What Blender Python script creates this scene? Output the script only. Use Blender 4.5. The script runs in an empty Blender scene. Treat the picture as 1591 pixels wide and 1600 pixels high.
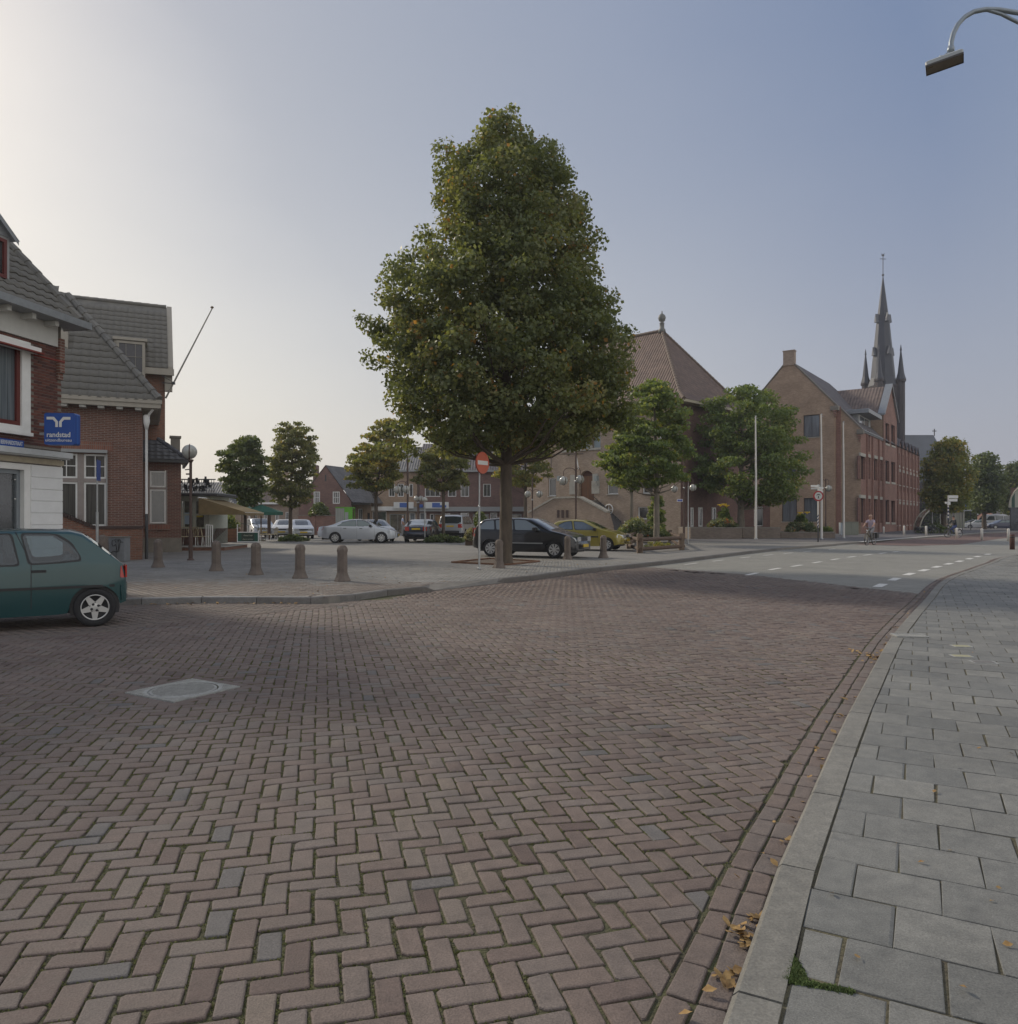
import bpy, bmesh, math, random
import numpy as np
from math import sin, cos, pi, radians as R, sqrt, atan2, hypot
from mathutils import Vector, Matrix
random.seed(7); rng = np.random.default_rng(7)
S = bpy.context.scene; COL = S.collection

# ------------------------------------------------ camera, sky, sun, exposure
F, CX, YH, CH = 1185.0, 795.5, 811.0, 1.55      # focal length in photo pixels, principal x, horizon row, eye height
cd = bpy.data.cameras.new('camera'); cam = bpy.data.objects.new('camera', cd); COL.objects.link(cam); S.camera = cam
cam.location = (0, 0, CH); cam.rotation_euler = (R(90), 0, 0)
cd.sensor_fit = 'HORIZONTAL'; cd.sensor_width = 36; cd.lens = 36 * F / 1591; cd.shift_y = (YH - 800) / 1591
cd.clip_start = .05; cd.clip_end = 3000
S.view_settings.view_transform = 'Standard'; S.view_settings.look = 'None'
S.view_settings.exposure = 0.42; S.view_settings.gamma = 1
S.cycles.max_bounces = 6; S.cycles.transparent_max_bounces = 12; S.cycles.use_denoising = True
S.cycles.caustics_reflective = False; S.cycles.caustics_refractive = False

SUN_AZ, SUN_EL = -50.0, 31.0        # sun behind the square, to the left
w = bpy.data.worlds.new('World'); S.world = w; w.use_nodes = True
nt = w.node_tree; nt.nodes.clear()
def wn(t, **k):
    n = nt.nodes.new(t)
    for a, b in k.items(): setattr(n, a, b)
    return n
sky = wn('ShaderNodeTexSky', sky_type='NISHITA', sun_disc=False, sun_elevation=R(SUN_EL), sun_rotation=R(SUN_AZ),
         air_density=1.6, dust_density=3.2, ozone_density=1.6, altitude=0)
# veil of high haze over the clear sky: paler and warmer towards the sun's side and the horizon
tc = wn('ShaderNodeTexCoord'); dot = wn('ShaderNodeVectorMath', operation='DOT_PRODUCT')
sd = (sin(R(SUN_AZ)) * cos(R(SUN_EL)), cos(R(SUN_AZ)) * cos(R(SUN_EL)), sin(R(SUN_EL)))
dot.inputs[1].default_value = (sin(R(SUN_AZ)), cos(R(SUN_AZ)), 0)
nt.links.new(tc.outputs['Generated'], dot.inputs[0])
def ramp(stops):
    r = wn('ShaderNodeValToRGB'); e = r.color_ramp.elements; r.color_ramp.interpolation = 'EASE' if False else 'LINEAR'
    e[0].position, e[0].color = stops[0][0], (*stops[0][1], 1); e[1].position, e[1].color = stops[-1][0], (*stops[-1][1], 1)
    for p, c in stops[1:-1]: q = e.new(p); q.color = (*c, 1)
    return r
noi = wn('ShaderNodeTexNoise'); noi.inputs['Scale'].default_value = 2.2; noi.inputs['Detail'].default_value = 5
mp = wn('ShaderNodeMapping'); mp.inputs['Scale'].default_value = (1, 1, 2.5)
nt.links.new(tc.outputs['Generated'], mp.inputs[0]); nt.links.new(mp.outputs[0], noi.inputs['Vector'])
nz = wn('ShaderNodeMath', operation='MULTIPLY_ADD'); nz.inputs[1].default_value = .14
nt.links.new(noi.outputs['Fac'], nz.inputs[0]); nt.links.new(dot.outputs['Value'], nz.inputs[2])
m2 = wn('ShaderNodeMapRange'); m2.inputs['From Min'].default_value = -1 + .07; m2.inputs['From Max'].default_value = 1 + .07
nt.links.new(nz.outputs[0], m2.inputs['Value'])
hi = ramp([(0, (5.2, 5.1, 5.0)), (.3, (4.6, 4.6, 4.7)), (.47, (1.4, 1.75, 2.5)), (.58, (1.0, 1.35, 2.2)), (.725, (1.6, 1.85, 2.5)), (.88, (2.1, 2.25, 2.65)), (.98, (4, 4, 4))])  # first stops of both ramps: unseen sky behind the camera, brightened as fill
lo = ramp([(0, (5.8, 5.5, 5.2)), (.3, (5.0, 4.8, 4.7)), (.5, (2.35, 2.4, 2.8)), (.64, (2.75, 2.75, 3.05)), (.8, (3.8, 3.75, 3.8)), (.96, (4.6, 4.4, 4.1)), (1, (5.6, 5.2, 4.7))])
nt.links.new(m2.outputs[0], hi.inputs[0]); nt.links.new(m2.outputs[0], lo.inputs[0])
sx = wn('ShaderNodeSeparateXYZ'); nt.links.new(tc.outputs['Generated'], sx.inputs[0])
m3 = wn('ShaderNodeMapRange', interpolation_type='SMOOTHSTEP'); m3.inputs['From Min'].default_value = -.12; m3.inputs['From Max'].default_value = .55
nt.links.new(sx.outputs[2], m3.inputs['Value'])
mx = wn('ShaderNodeMix', data_type='RGBA'); nt.links.new(m3.outputs[0], mx.inputs[0]); nt.links.new(lo.outputs[0], mx.inputs[6]); nt.links.new(hi.outputs[0], mx.inputs[7])
mx2 = wn('ShaderNodeMix', data_type='RGBA'); mx2.inputs[0].default_value = .9
nt.links.new(sky.outputs[0], mx2.inputs[6]); nt.links.new(mx.outputs[2], mx2.inputs[7])
bg = wn('ShaderNodeBackground'); bg.inputs[1].default_value = .125
out = wn('ShaderNodeOutputWorld'); nt.links.new(mx2.outputs[2], bg.inputs[0]); nt.links.new(bg.outputs[0], out.inputs[0])

sl = bpy.data.lights.new('sun', 'SUN'); sl.energy = 2.0; sl.angle = R(7); sl.color = (1, .90, .74)
so = bpy.data.objects.new('sun', sl); COL.objects.link(so); so.location = (-30, 40, 40)
so.rotation_euler = (-Vector(sd)).to_track_quat('-Z', 'Y').to_euler()

# ------------------------------------------------ photo pixel -> place
def gp(px, py, z=0.0):
    """ground point seen at a photo pixel, on the level z"""
    Y = F * (CH - z) / (py - YH); return ((px - CX) / F * Y, Y)
def zat(py, Y): return CH + (YH - py) / F * Y
def xat(px, Y): return (px - CX) / F * Y
PZ = .11           # level of the square and the far pavement
RZ = .05           # level of the near right pavement

# ------------------------------------------------ materials
MATS = {}
def lin(c): return tuple((v / 12.92 if v <= .04045 else ((v + .055) / 1.055) ** 2.4) for v in c)
def mat(name, col, rough=.7, metal=0, spec=.5, noise=0, nscale=6, bump=0, bscale=40, coat=0, trans=0, col2=None, coords='Object', stretch=(1, 1, 1), dirt=0):
    if name in MATS: return MATS[name]
    m = bpy.data.materials.new(name); m.use_nodes = True; t = m.node_tree; b = t.nodes['Principled BSDF']
    b.inputs['Base Color'].default_value = (*col, 1); b.inputs['Roughness'].default_value = rough
    b.inputs['Metallic'].default_value = metal; b.inputs['Specular IOR Level'].default_value = spec
    if coat: b.inputs['Coat Weight'].default_value = coat; b.inputs['Coat Roughness'].default_value = .04
    if trans: b.inputs['Transmission Weight'].default_value = trans
    L = t.links.new; N = t.nodes.new
    if noise or bump:
        tcn = N('ShaderNodeTexCoord'); mp = N('ShaderNodeMapping'); mp.inputs['Scale'].default_value = stretch
        L(tcn.outputs[coords], mp.inputs[0])
    if noise:
        n = N('ShaderNodeTexNoise'); n.inputs['Scale'].default_value = nscale; n.inputs['Detail'].default_value = 6; n.inputs['Roughness'].default_value = .65
        L(mp.outputs[0], n.inputs['Vector'])
        r = N('ShaderNodeMapRange'); r.inputs['From Min'].default_value = .3; r.inputs['From Max'].default_value = .7
        L(n.outputs['Fac'], r.inputs['Value'])
        x = N('ShaderNodeMix'); x.data_type = 'RGBA'; L(r.outputs[0], x.inputs[0])
        c2 = col2 or tuple(v * (1 + noise) for v in col); c1 = col if col2 else tuple(v * (1 - noise) for v in col)
        x.inputs[6].default_value = (*c1, 1); x.inputs[7].default_value = (*c2, 1)
        L(x.outputs[2], b.inputs['Base Color'])
        if not coat:
            q = N('ShaderNodeMapRange'); q.inputs['To Min'].default_value = max(0, rough - .12); q.inputs['To Max'].default_value = min(1, rough + .12)
            L(n.outputs['Fac'], q.inputs['Value']); L(q.outputs[0], b.inputs['Roughness'])
    if bump:
        n2 = N('ShaderNodeTexNoise'); n2.inputs['Scale'].default_value = bscale; n2.inputs['Detail'].default_value = 5; L(mp.outputs[0], n2.inputs['Vector'])
        bp = N('ShaderNodeBump'); bp.inputs['Strength'].default_value = bump; bp.inputs['Distance'].default_value = .02
        L(n2.outputs['Fac'], bp.inputs['Height']); L(bp.outputs[0], b.inputs['Normal'])
    MATS[name] = m; return m
BK_ = 1.9
def brickmat(name, c1, c2, mortar, bw=.22, bh=.0625, ms=.011, var=.25, rough=.85, blotch=.25, bumpd=.006, offset=.5):
    if name in MATS: return MATS[name]
    if bh < .08 or bw < .08: c1, c2 = [tuple(min(.6, v * BK_) for v in c) for c in (c1, c2)]; mortar = tuple(v * 1.35 for v in mortar)
    m = bpy.data.materials.new(name); m.use_nodes = True; t = m.node_tree; b = t.nodes['Principled BSDF']; L = t.links.new; N = t.nodes.new
    uv = N('ShaderNodeUVMap'); br = N('ShaderNodeTexBrick'); L(uv.outputs[0], br.inputs['Vector'])
    br.inputs['Scale'].default_value = 1; br.inputs['Brick Width'].default_value = bw; br.inputs['Row Height'].default_value = bh
    br.inputs['Mortar Size'].default_value = ms; br.inputs['Mortar Smooth'].default_value = .2; br.inputs['Bias'].default_value = 0; br.offset = offset
    br.inputs['Color1'].default_value = (*c1, 1); br.inputs['Color2'].default_value = (*c2, 1); br.inputs['Mortar'].default_value = (*mortar, 1)
    n = N('ShaderNodeTexNoise'); n.inputs['Scale'].default_value = .55; n.inputs['Detail'].default_value = 7; n.inputs['Roughness'].default_value = .7
    L(uv.outputs[0], n.inputs['Vector'])
    r = N('ShaderNodeMapRange'); r.inputs['From Min'].default_value = .25; r.inputs['From Max'].default_value = .75; r.inputs['To Min'].default_value = 1 - blotch; r.inputs['To Max'].default_value = 1 + blotch
    L(n.outputs['Fac'], r.inputs['Value'])
    n3 = N('ShaderNodeTexNoise'); n3.inputs['Scale'].default_value = 30; n3.inputs['Detail'].default_value = 3; L(uv.outputs[0], n3.inputs['Vector'])
    r3 = N('ShaderNodeMapRange'); r3.inputs['To Min'].default_value = .72; r3.inputs['To Max'].default_value = 1.28; L(n3.outputs['Fac'], r3.inputs['Value'])
    mm = N('ShaderNodeMath'); mm.operation = 'MULTIPLY'; L(r.outputs[0], mm.inputs[0]); L(r3.outputs[0], mm.inputs[1])
    x = N('ShaderNodeVectorMath'); x.operation = 'SCALE'; L(br.outputs['Color'], x.inputs[0]); L(mm.outputs[0], x.inputs['Scale'])
    L(x.outputs[0], b.inputs['Base Color']); b.inputs['Roughness'].default_value = rough; b.inputs['Specular IOR Level'].default_value = .3
    bp = N('ShaderNodeBump'); bp.invert = True; bp.inputs['Strength'].default_value = .8; bp.inputs['Distance'].default_value = bumpd
    L(br.outputs['Fac'], bp.inputs['Height']); L(bp.outputs[0], b.inputs['Normal'])
    MATS[name] = m; return m
def tilemat(name, col, tw=.25, th=.3, rough=.75, var=.3, mossy=None):
    """pantiles too far away to build: rounded columns across, stepped laps up the slope"""
    if name in MATS: return MATS[name]
    col = tuple(v * 1.25 for v in col)
    m = bpy.data.materials.new(name); m.use_nodes = True; t = m.node_tree; b = t.nodes['Principled BSDF']; L = t.links.new; N = t.nodes.new
    uv = N('ShaderNodeUVMap'); sp = N('ShaderNodeSeparateXYZ'); L(uv.outputs[0], sp.inputs[0])
    def M(op, a, b_=None, c=None):
        n = N('ShaderNodeMath'); n.operation = op
        for i, v in enumerate((a, b_, c)):
            if v is None: continue
            if isinstance(v, (int, float)): n.inputs[i].default_value = v
            else: L(v, n.inputs[i])
        return n.outputs[0]
    u = M('DIVIDE', sp.outputs[0], tw); v = M('DIVIDE', sp.outputs[1], th)
    col_h = M('MULTIPLY_ADD', M('SINE', M('MULTIPLY', u, 2 * pi)), .5, .5)
    lap = M('SUBTRACT', 1, M('FRACT', v))
    h = M('MULTIPLY_ADD', lap, .9, col_h)
    cu = M('FLOOR', u); cv = M('FLOOR', v); cb = N('ShaderNodeCombineXYZ'); L(cu, cb.inputs[0]); L(cv, cb.inputs[1])
    wn_ = N('ShaderNodeTexWhiteNoise'); wn_.noise_dimensions = '2D'; L(cb.outputs[0], wn_.inputs['Vector'])
    n = N('ShaderNodeTexNoise'); n.inputs['Scale'].default_value = .9; n.inputs['Detail'].default_value = 6; L(uv.outputs[0], n.inputs['Vector'])
    f = M('MULTIPLY', M('MULTIPLY_ADD', wn_.outputs['Value'], var, 1 - var / 2), M('MULTIPLY_ADD', n.outputs['Fac'], .8, .6))
    x = N('ShaderNodeVectorMath'); x.operation = 'SCALE'; x.inputs[0].default_value = col; L(f, x.inputs['Scale'])
    L(x.outputs[0], b.inputs['Base Color']); b.inputs['Roughness'].default_value = rough
    bp = N('ShaderNodeBump'); bp.inputs['Strength'].default_value = 1; bp.inputs['Distance'].default_value = .05
    L(h, bp.inputs['Height']); L(bp.outputs[0], b.inputs['Normal'])
    MATS[name] = m; return m
def pavemat(name, ramp, tonevar, rough, grain=120, spots=0, lich=None, bump=.25):
    """bricks and slabs: one tone for each piece, given by its 'tone' attribute, plus grain, pits and stains"""
    m = bpy.data.materials.new(name); m.use_nodes = True; t = m.node_tree; b = t.nodes['Principled BSDF']; L = t.links.new; N = t.nodes.new
    a1 = N('ShaderNodeAttribute'); a1.attribute_name = 'tone'; a2 = N('ShaderNodeAttribute'); a2.attribute_type = 'OBJECT'; a2.attribute_name = 'tone'
    ad = N('ShaderNodeMath'); L(a1.outputs['Fac'], ad.inputs[0]); L(a2.outputs['Fac'], ad.inputs[1])
    cr = N('ShaderNodeValToRGB'); el = cr.color_ramp.elements
    el[0].position = ramp[0][0]; el[0].color = (*ramp[0][1], 1); el[1].position = ramp[-1][0]; el[1].color = (*ramp[-1][1], 1)
    for p, c in ramp[1:-1]: q = el.new(p); q.color = (*c, 1)
    L(ad.outputs[0], cr.inputs[0])
    g = N('ShaderNodeNewGeometry')
    n1 = N('ShaderNodeTexNoise'); n1.inputs['Scale'].default_value = grain; n1.inputs['Detail'].default_value = 4; L(g.outputs['Position'], n1.inputs['Vector'])
    n2 = N('ShaderNodeTexNoise'); n2.inputs['Scale'].default_value = .7; n2.inputs['Detail'].default_value = 8; n2.inputs['Roughness'].default_value = .7; L(g.outputs['Position'], n2.inputs['Vector'])
    n3 = N('ShaderNodeTexNoise'); n3.inputs['Scale'].default_value = 14; n3.inputs['Detail'].default_value = 5; L(g.outputs['Position'], n3.inputs['Vector'])
    def mr(src, lo, hi, a=.3, c=.7):
        r = N('ShaderNodeMapRange'); r.inputs['From Min'].default_value = a; r.inputs['From Max'].default_value = c; r.inputs['To Min'].default_value = lo; r.inputs['To Max'].default_value = hi
        L(src, r.inputs['Value']); return r.outputs[0]
    k1 = mr(n1.outputs['Fac'], 1 - tonevar, 1 + tonevar); k2 = mr(n2.outputs['Fac'], .8, 1.2); k3 = mr(n3.outputs['Fac'], .86, 1.14)
    p1 = N('ShaderNodeMath'); p1.operation = 'MULTIPLY'; L(k1, p1.inputs[0]); L(k2, p1.inputs[1])
    p2 = N('ShaderNodeMath'); p2.operation = 'MULTIPLY'; L(p1.outputs[0], p2.inputs[0]); L(k3, p2.inputs[1])
    x = N('ShaderNodeVectorMath'); x.operation = 'SCALE'; L(cr.outputs[0], x.inputs[0]); L(p2.outputs[0], x.inputs['Scale'])
    outc = x.outputs[0]
    if spots:
        v = N('ShaderNodeTexVoronoi'); v.inputs['Scale'].default_value = 5.2; v.inputs['Randomness'].default_value = 1; L(g.outputs['Position'], v.inputs['Vector'])
        s = mr(v.outputs['Distance'], spots, 0, .035, .085)
        w2 = N('ShaderNodeTexWhiteNoise'); L(v.outputs['Position'], w2.inputs['Vector'])
        th = N('ShaderNodeMath'); th.operation = 'GREATER_THAN'; th.inputs[1].default_value = .78; L(w2.outputs['Value'], th.inputs[0])
        mu = N('ShaderNodeMath'); mu.operation = 'MULTIPLY'; L(s, mu.inputs[0]); L(th.outputs[0], mu.inputs[1])
        mx = N('ShaderNodeMix'); mx.data_type = 'RGBA'; L(mu.outputs[0], mx.inputs[0]); L(outc, mx.inputs[6]); mx.inputs[7].default_value = (.05, .05, .055, 1)
        v2 = N('ShaderNodeTexVoronoi'); v2.inputs['Scale'].default_value = 60; L(g.outputs['Position'], v2.inputs['Vector'])
        s2 = mr(v2.outputs['Distance'], .55, 0, .05, .14)
        w3 = N('ShaderNodeTexWhiteNoise'); L(v2.outputs['Position'], w3.inputs['Vector'])
        t3 = N('ShaderNodeMath'); t3.operation = 'GREATER_THAN'; t3.inputs[1].default_value = .8; L(w3.outputs['Value'], t3.inputs[0])
        m3_ = N('ShaderNodeMath'); m3_.operation = 'MULTIPLY'; L(s2, m3_.inputs[0]); L(t3.outputs[0], m3_.inputs[1])
        mx3 = N('ShaderNodeMix'); mx3.data_type = 'RGBA'; L(m3_.outputs[0], mx3.inputs[0]); L(mx.outputs[2], mx3.inputs[6]); mx3.inputs[7].default_value = (.42, .42, .4, 1)
        outc = mx3.outputs[2]
    L(outc, b.inputs['Base Color'])
    L(mr(n3.outputs['Fac'], rough - .1, rough + .1), b.inputs['Roughness']); b.inputs['Specular IOR Level'].default_value = .4
    bp = N('ShaderNodeBump'); bp.inputs['Strength'].default_value = bump; bp.inputs['Distance'].default_value = .006
    sm = N('ShaderNodeMath'); sm.operation = 'ADD'; L(n1.outputs['Fac'], sm.inputs[0]); L(n3.outputs['Fac'], sm.inputs[1])
    L(sm.outputs[0], bp.inputs['Height']); L(bp.outputs[0], b.inputs['Normal'])
    MATS[name] = m; return m

# ------------------------------------------------ mesh builder
def tag(o, label=None, cat=None, group=None, kind=None):
    if label: o['label'] = label
    if cat: o['category'] = cat
    if group: o['group'] = group
    if kind: o['kind'] = kind
    return o
def thing(name, label, cat, loc=(0, 0, 0), rz=0, group=None):
    o = bpy.data.objects.new(name, None); o.empty_display_size = .2; COL.objects.link(o); o.location = loc; o.rotation_euler = (0, 0, rz)
    return tag(o, label, cat, group)
def copy_tree(o, parent=None):
    c = o.copy(); COL.objects.link(c); c.parent = parent
    if parent is not None: c.matrix_parent_inverse = o.matrix_parent_inverse
    for ch in o.children: copy_tree(ch, c)
    return c
class MB:
    def __init__(s): s.v = []; s.f = []; s.m = []; s.sm = []
    def add(s, vs, fs, mi=0, smooth=False):
        o = len(s.v); s.v += [tuple(map(float, p)) for p in vs]
        for f in fs: s.f.append([i + o for i in f]); s.m.append(mi); s.sm.append(smooth)
        return s
    def quad(s, a, b, c, d, mi=0): return s.add([a, b, c, d], [(0, 1, 2, 3)], mi)
    def box(s, x0, x1, y0, y1, z0, z1, mi=0, M=None):
        v = [(x0, y0, z0), (x1, y0, z0), (x1, y1, z0), (x0, y1, z0), (x0, y0, z1), (x1, y0, z1), (x1, y1, z1), (x0, y1, z1)]
        if M is not None: v = [M @ Vector(p) for p in v]
        return s.add(v, [(0, 3, 2, 1), (4, 5, 6, 7), (0, 1, 5, 4), (1, 2, 6, 5), (2, 3, 7, 6), (3, 0, 4, 7)], mi)
    def bevbox(s, x0, x1, y0, y1, z0, z1, r=.01, mi=0, M=None):
        """box with its vertical and top edges chamfered"""
        v = []
        for (a, b, z) in ((0, 0, z0), (0, 0, z1 - r), (r, r, z1)):
            xa, xb, ya, yb = x0 + a, x1 - a, y0 + b, y1 - b
            v += [(xa + r, ya, z), (xb - r, ya, z), (xb, ya + r, z), (xb, yb - r, z), (xb - r, yb, z), (xa + r, yb, z), (xa, yb - r, z), (xa, ya + r, z)]
        if M is not None: v = [M @ Vector(p) for p in v]
        f = [tuple(reversed(range(8))), tuple(range(16, 24))]
        for k in (0, 8):
            for i in range(8): j = (i + 1) % 8; f.append((k + i, k + j, k + 8 + j, k + 8 + i))
        return s.add(v, f, mi)
    def prism(s, poly, z0, z1, mi=0, M=None, caps=True):
        """poly: counter-clockwise (x, y) outline pulled from z0 to z1"""
        n = len(poly); v = [(x, y, z0) for x, y in poly] + [(x, y, z1) for x, y in poly]
        if M is not None: v = [M @ Vector(p) for p in v]
        f = [(i, (i + 1) % n, n + (i + 1) % n, n + i) for i in range(n)]
        if caps: f += [tuple(reversed(range(n))), tuple(range(n, 2 * n))]
        return s.add(v, f, mi)
    def tube(s, pts, rad, n=8, mi=0, caps=True, smooth=True):
        pts = [Vector(p) for p in pts]; rs = rad if isinstance(rad, (list, tuple)) else [rad] * len(pts)
        rings = []; up = Vector((0, 0, 1)); prev = None
        for i, p in enumerate(pts):
            d = (pts[min(i + 1, len(pts) - 1)] - pts[max(i - 1, 0)]).normalized()
            a = (prev - d * prev.dot(d)) if prev is not None else d.cross(up if abs(d.z) < .95 else Vector((1, 0, 0)))
            if a.length < 1e-6: a = d.orthogonal()
            a.normalize(); b = d.cross(a); prev = a
            rings.append([p + (a * cos(2 * pi * k / n) + b * sin(2 * pi * k / n)) * rs[i] for k in range(n)])
        v = [q for r in rings for q in r]; f = []
        for i in range(len(rings) - 1):
            for k in range(n): j = (k + 1) % n; f.append((i * n + k, i * n + j, (i + 1) * n + j, (i + 1) * n + k))
        s.add(v, f, mi, smooth)
        if caps:
            s.add(rings[0], [tuple(reversed(range(n)))], mi); s.add(rings[-1], [tuple(range(n))], mi)
        return s
    def lathe(s, prof, n=16, mi=0, M=None, smooth=True, c=(0, 0)):
        """prof: (r, z) list bottom to top"""
        v = []; f = []
        for r, z in prof: v += [(c[0] + r * cos(2 * pi * k / n), c[1] + r * sin(2 * pi * k / n), z) for k in range(n)]
        if M is not None: v = [M @ Vector(p) for p in v]
        for i in range(len(prof) - 1):
            for k in range(n): j = (k + 1) % n; f.append((i * n + k, i * n + j, (i + 1) * n + j, (i + 1) * n + k))
        f.append(tuple(reversed(range(n)))); f.append(tuple((len(prof) - 1) * n + k for k in range(n)))
        return s.add(v, f, mi, smooth)
    def build(s, name, mats, parent=None, loc=None, rz=None, kind=None, label=None):
        me = bpy.data.meshes.new(name); me.from_pydata(s.v, [], s.f)
        if not isinstance(mats, (list, tuple)): mats = [mats]
        for m in mats: me.materials.append(m)
        me.polygons.foreach_set('material_index', s.m); me.polygons.foreach_set('use_smooth', s.sm)
        boxuv(me)
        o = bpy.data.objects.new(name, me); COL.objects.link(o)
        if parent is not None: o.parent = parent
        if loc is not None: o.location = loc
        if rz is not None: o.rotation_euler = (0, 0, rz)
        if kind: o['kind'] = kind
        if label: o['label'] = label
        return o
def boxuv(me):
    n = len(me.loops)
    if n == 0: return
    me.update()
    uvl = me.uv_layers.new(name='UVMap')
    nv = len(me.vertices); co = np.empty(nv * 3); me.vertices.foreach_get('co', co); co = co.reshape(-1, 3)
    lv = np.empty(n, dtype=np.int32); me.loops.foreach_get('vertex_index', lv)
    npoly = len(me.polygons); nor = np.empty(npoly * 3); me.polygons.foreach_get('normal', nor); nor = nor.reshape(-1, 3)
    lt = np.empty(npoly, dtype=np.int32); me.polygons.foreach_get('loop_total', lt)
    N = np.repeat(nor, lt, axis=0); P = co[lv]
    h = np.hypot(N[:, 0], N[:, 1]); flat = h < .15; hs = np.where(h < 1e-6, 1, h)
    tx, ty = -N[:, 1] / hs, N[:, 0] / hs
    u = P[:, 0] * tx + P[:, 1] * ty
    up = np.stack([-N[:, 2] * N[:, 0] / hs, -N[:, 2] * N[:, 1] / hs, h], 1)
    v = (P * up).sum(1)
    u = np.where(flat, P[:, 0], u); v = np.where(flat, P[:, 1], v)
    uvl.data.foreach_set('uv', np.stack([u, v], 1).ravel())
def npmesh(name, V, Fq, mats, parent=None, tone=None, tone_domain='FACE', kind=None, smooth=False, mi=None):
    """mesh from numpy arrays: V (n,3), Fq (m,k) all faces with k corners"""
    me = bpy.data.meshes.new(name); k = Fq.shape[1]
    me.vertices.add(len(V)); me.vertices.foreach_set('co', np.ascontiguousarray(V, dtype=np.float32).ravel())
    me.loops.add(Fq.size); me.loops.foreach_set('vertex_index', np.ascontiguousarray(Fq, dtype=np.int32).ravel())
    me.polygons.add(len(Fq)); me.polygons.foreach_set('loop_start', np.arange(0, Fq.size, k, dtype=np.int32))
    me.polygons.foreach_set('loop_total', np.full(len(Fq), k, dtype=np.int32))
    if smooth: me.polygons.foreach_set('use_smooth', np.ones(len(Fq), dtype=bool))
    if mi is not None: me.polygons.foreach_set('material_index', mi.astype(np.int32))
    if not isinstance(mats, (list, tuple)): mats = [mats]
    for m in mats: me.materials.append(m)
    me.update(calc_edges=True)
    if tone is not None:
        a = me.attributes.new('tone', 'FLOAT', tone_domain); a.data.foreach_set('value', tone.astype(np.float32))
    o = bpy.data.objects.new(name, me); COL.objects.link(o)
    if parent is not None: o.parent = parent
    if kind: o['kind'] = kind
    return o
def snoise(x, y, s=1.0, seed=0):
    """smooth cheap noise, about -1..1"""
    r = np.random.default_rng(seed + 99); v = 0
    for i in range(7):
        a = r.uniform(0, 2 * pi); k = s * r.uniform(.6, 2.2); ph = r.uniform(0, 6.28)
        v = v + np.sin((x * np.cos(a) + y * np.sin(a)) * k + ph + 1.3 * np.sin((x * np.sin(a) - y * np.cos(a)) * k * .7 + ph * 2))
    return v / 3.2
def inpoly(x, y, poly):
    inside = np.zeros(np.shape(x), bool); n = len(poly)
    for i in range(n):
        x1, y1 = poly[i]; x2, y2 = poly[(i + 1) % n]
        c = ((y1 > y) != (y2 > y)) & (x < (x2 - x1) * (y - y1) / (y2 - y1 + 1e-12) + x1)
        inside ^= c
    return inside
def resample(pts, step):
    out = [pts[0]]; acc = 0
    P = [np.array(p, float) for p in pts]
    cur = P[0]; i = 1; need = step
    while i < len(P):
        d = np.linalg.norm(P[i] - cur)
        if d >= need: cur = cur + (P[i] - cur) / d * need; out.append(tuple(cur)); need = step
        else: need -= d; cur = P[i]; i += 1
    return out
def smooth_path(pts, n=8):
    """Catmull-Rom through the points"""
    P = [np.array(p, float) for p in pts]; P = [2 * P[0] - P[1]] + P + [2 * P[-1] - P[-2]]; out = []
    for i in range(1, len(P) - 2):
        for k in range(n):
            t = k / n; a, b, c, d = P[i - 1:i + 3]
            out.append(tuple(.5 * ((2 * b) + (c - a) * t + (2 * a - 5 * b + 4 * c - d) * t * t + (-a + 3 * b - 3 * c + d) * t ** 3)))
    out.append(tuple(P[-2])); return out
def offset_path(pts, d):
    """shift a polyline sideways by d (positive = to the right of travel)"""
    out = []
    for i, p in enumerate(pts):
        a = pts[max(i - 1, 0)]; b = pts[min(i + 1, len(pts) - 1)]; tx, ty = b[0] - a[0], b[1] - a[1]; l = hypot(tx, ty) or 1
        out.append((p[0] + ty / l * d, p[1] - tx / l * d))
    return out

S.cycles.volume_bounces = 0; S.cycles.volume_step_rate = 4; S.cycles.volume_max_steps = 64
def haze_box(d):
    b = MB(); b.box(-190, 230, -12, 260, -1.2, 62); m = bpy.data.materials.new('haze'); m.use_nodes = True; t = m.node_tree; t.nodes.clear()
    v = t.nodes.new('ShaderNodeVolumePrincipled'); v.inputs['Color'].default_value = (.86, .9, 1, 1); v.inputs['Density'].default_value = d; v.inputs['Anisotropy'].default_value = .35
    o_ = t.nodes.new('ShaderNodeOutputMaterial'); t.links.new(v.outputs[0], o_.inputs['Volume']); o = b.build('haze', m); o['kind'] = 'stuff'; return o
# ================================================= GROUND
SOIL = mat('soil_and_moss', (.055, .045, .034), .95, noise=.3, nscale=5, col2=(.1, .105, .04), bump=1, bscale=60)
BRICK = pavemat('street_brick', [(0, (.115, .084, .074)), (.25, (.145, .11, .096)), (.5, (.165, .128, .11)), (.75, (.16, .134, .12)), (.9, (.19, .153, .125)), (1, (.135, .125, .12))], .24, .78, grain=150, bump=.5)
TILE = pavemat('pavement_slab', [(0, (.145, .147, .14)), (.5, (.178, .177, .165)), (1, (.21, .207, .19))], .26, .75, grain=190, spots=.75, bump=.35)
KERBM = pavemat('kerb_concrete', [(0, (.17, .163, .145)), (1, (.22, .212, .19))], .2, .75, grain=120, spots=.25, bump=.5)
PLAZAB = pavemat('square_brick', [(0, (.13, .105, .09)), (.45, (.185, .155, .135)), (.55, (.21, .205, .195)), (1, (.27, .262, .248))], .12, .7, grain=60)
DARKKERB = pavemat('old_kerb_stone', [(0, (.11, .1, .09)), (.5, (.16, .15, .14)), (1, (.24, .235, .23))], .2, .6, grain=80, bump=.4)
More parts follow.
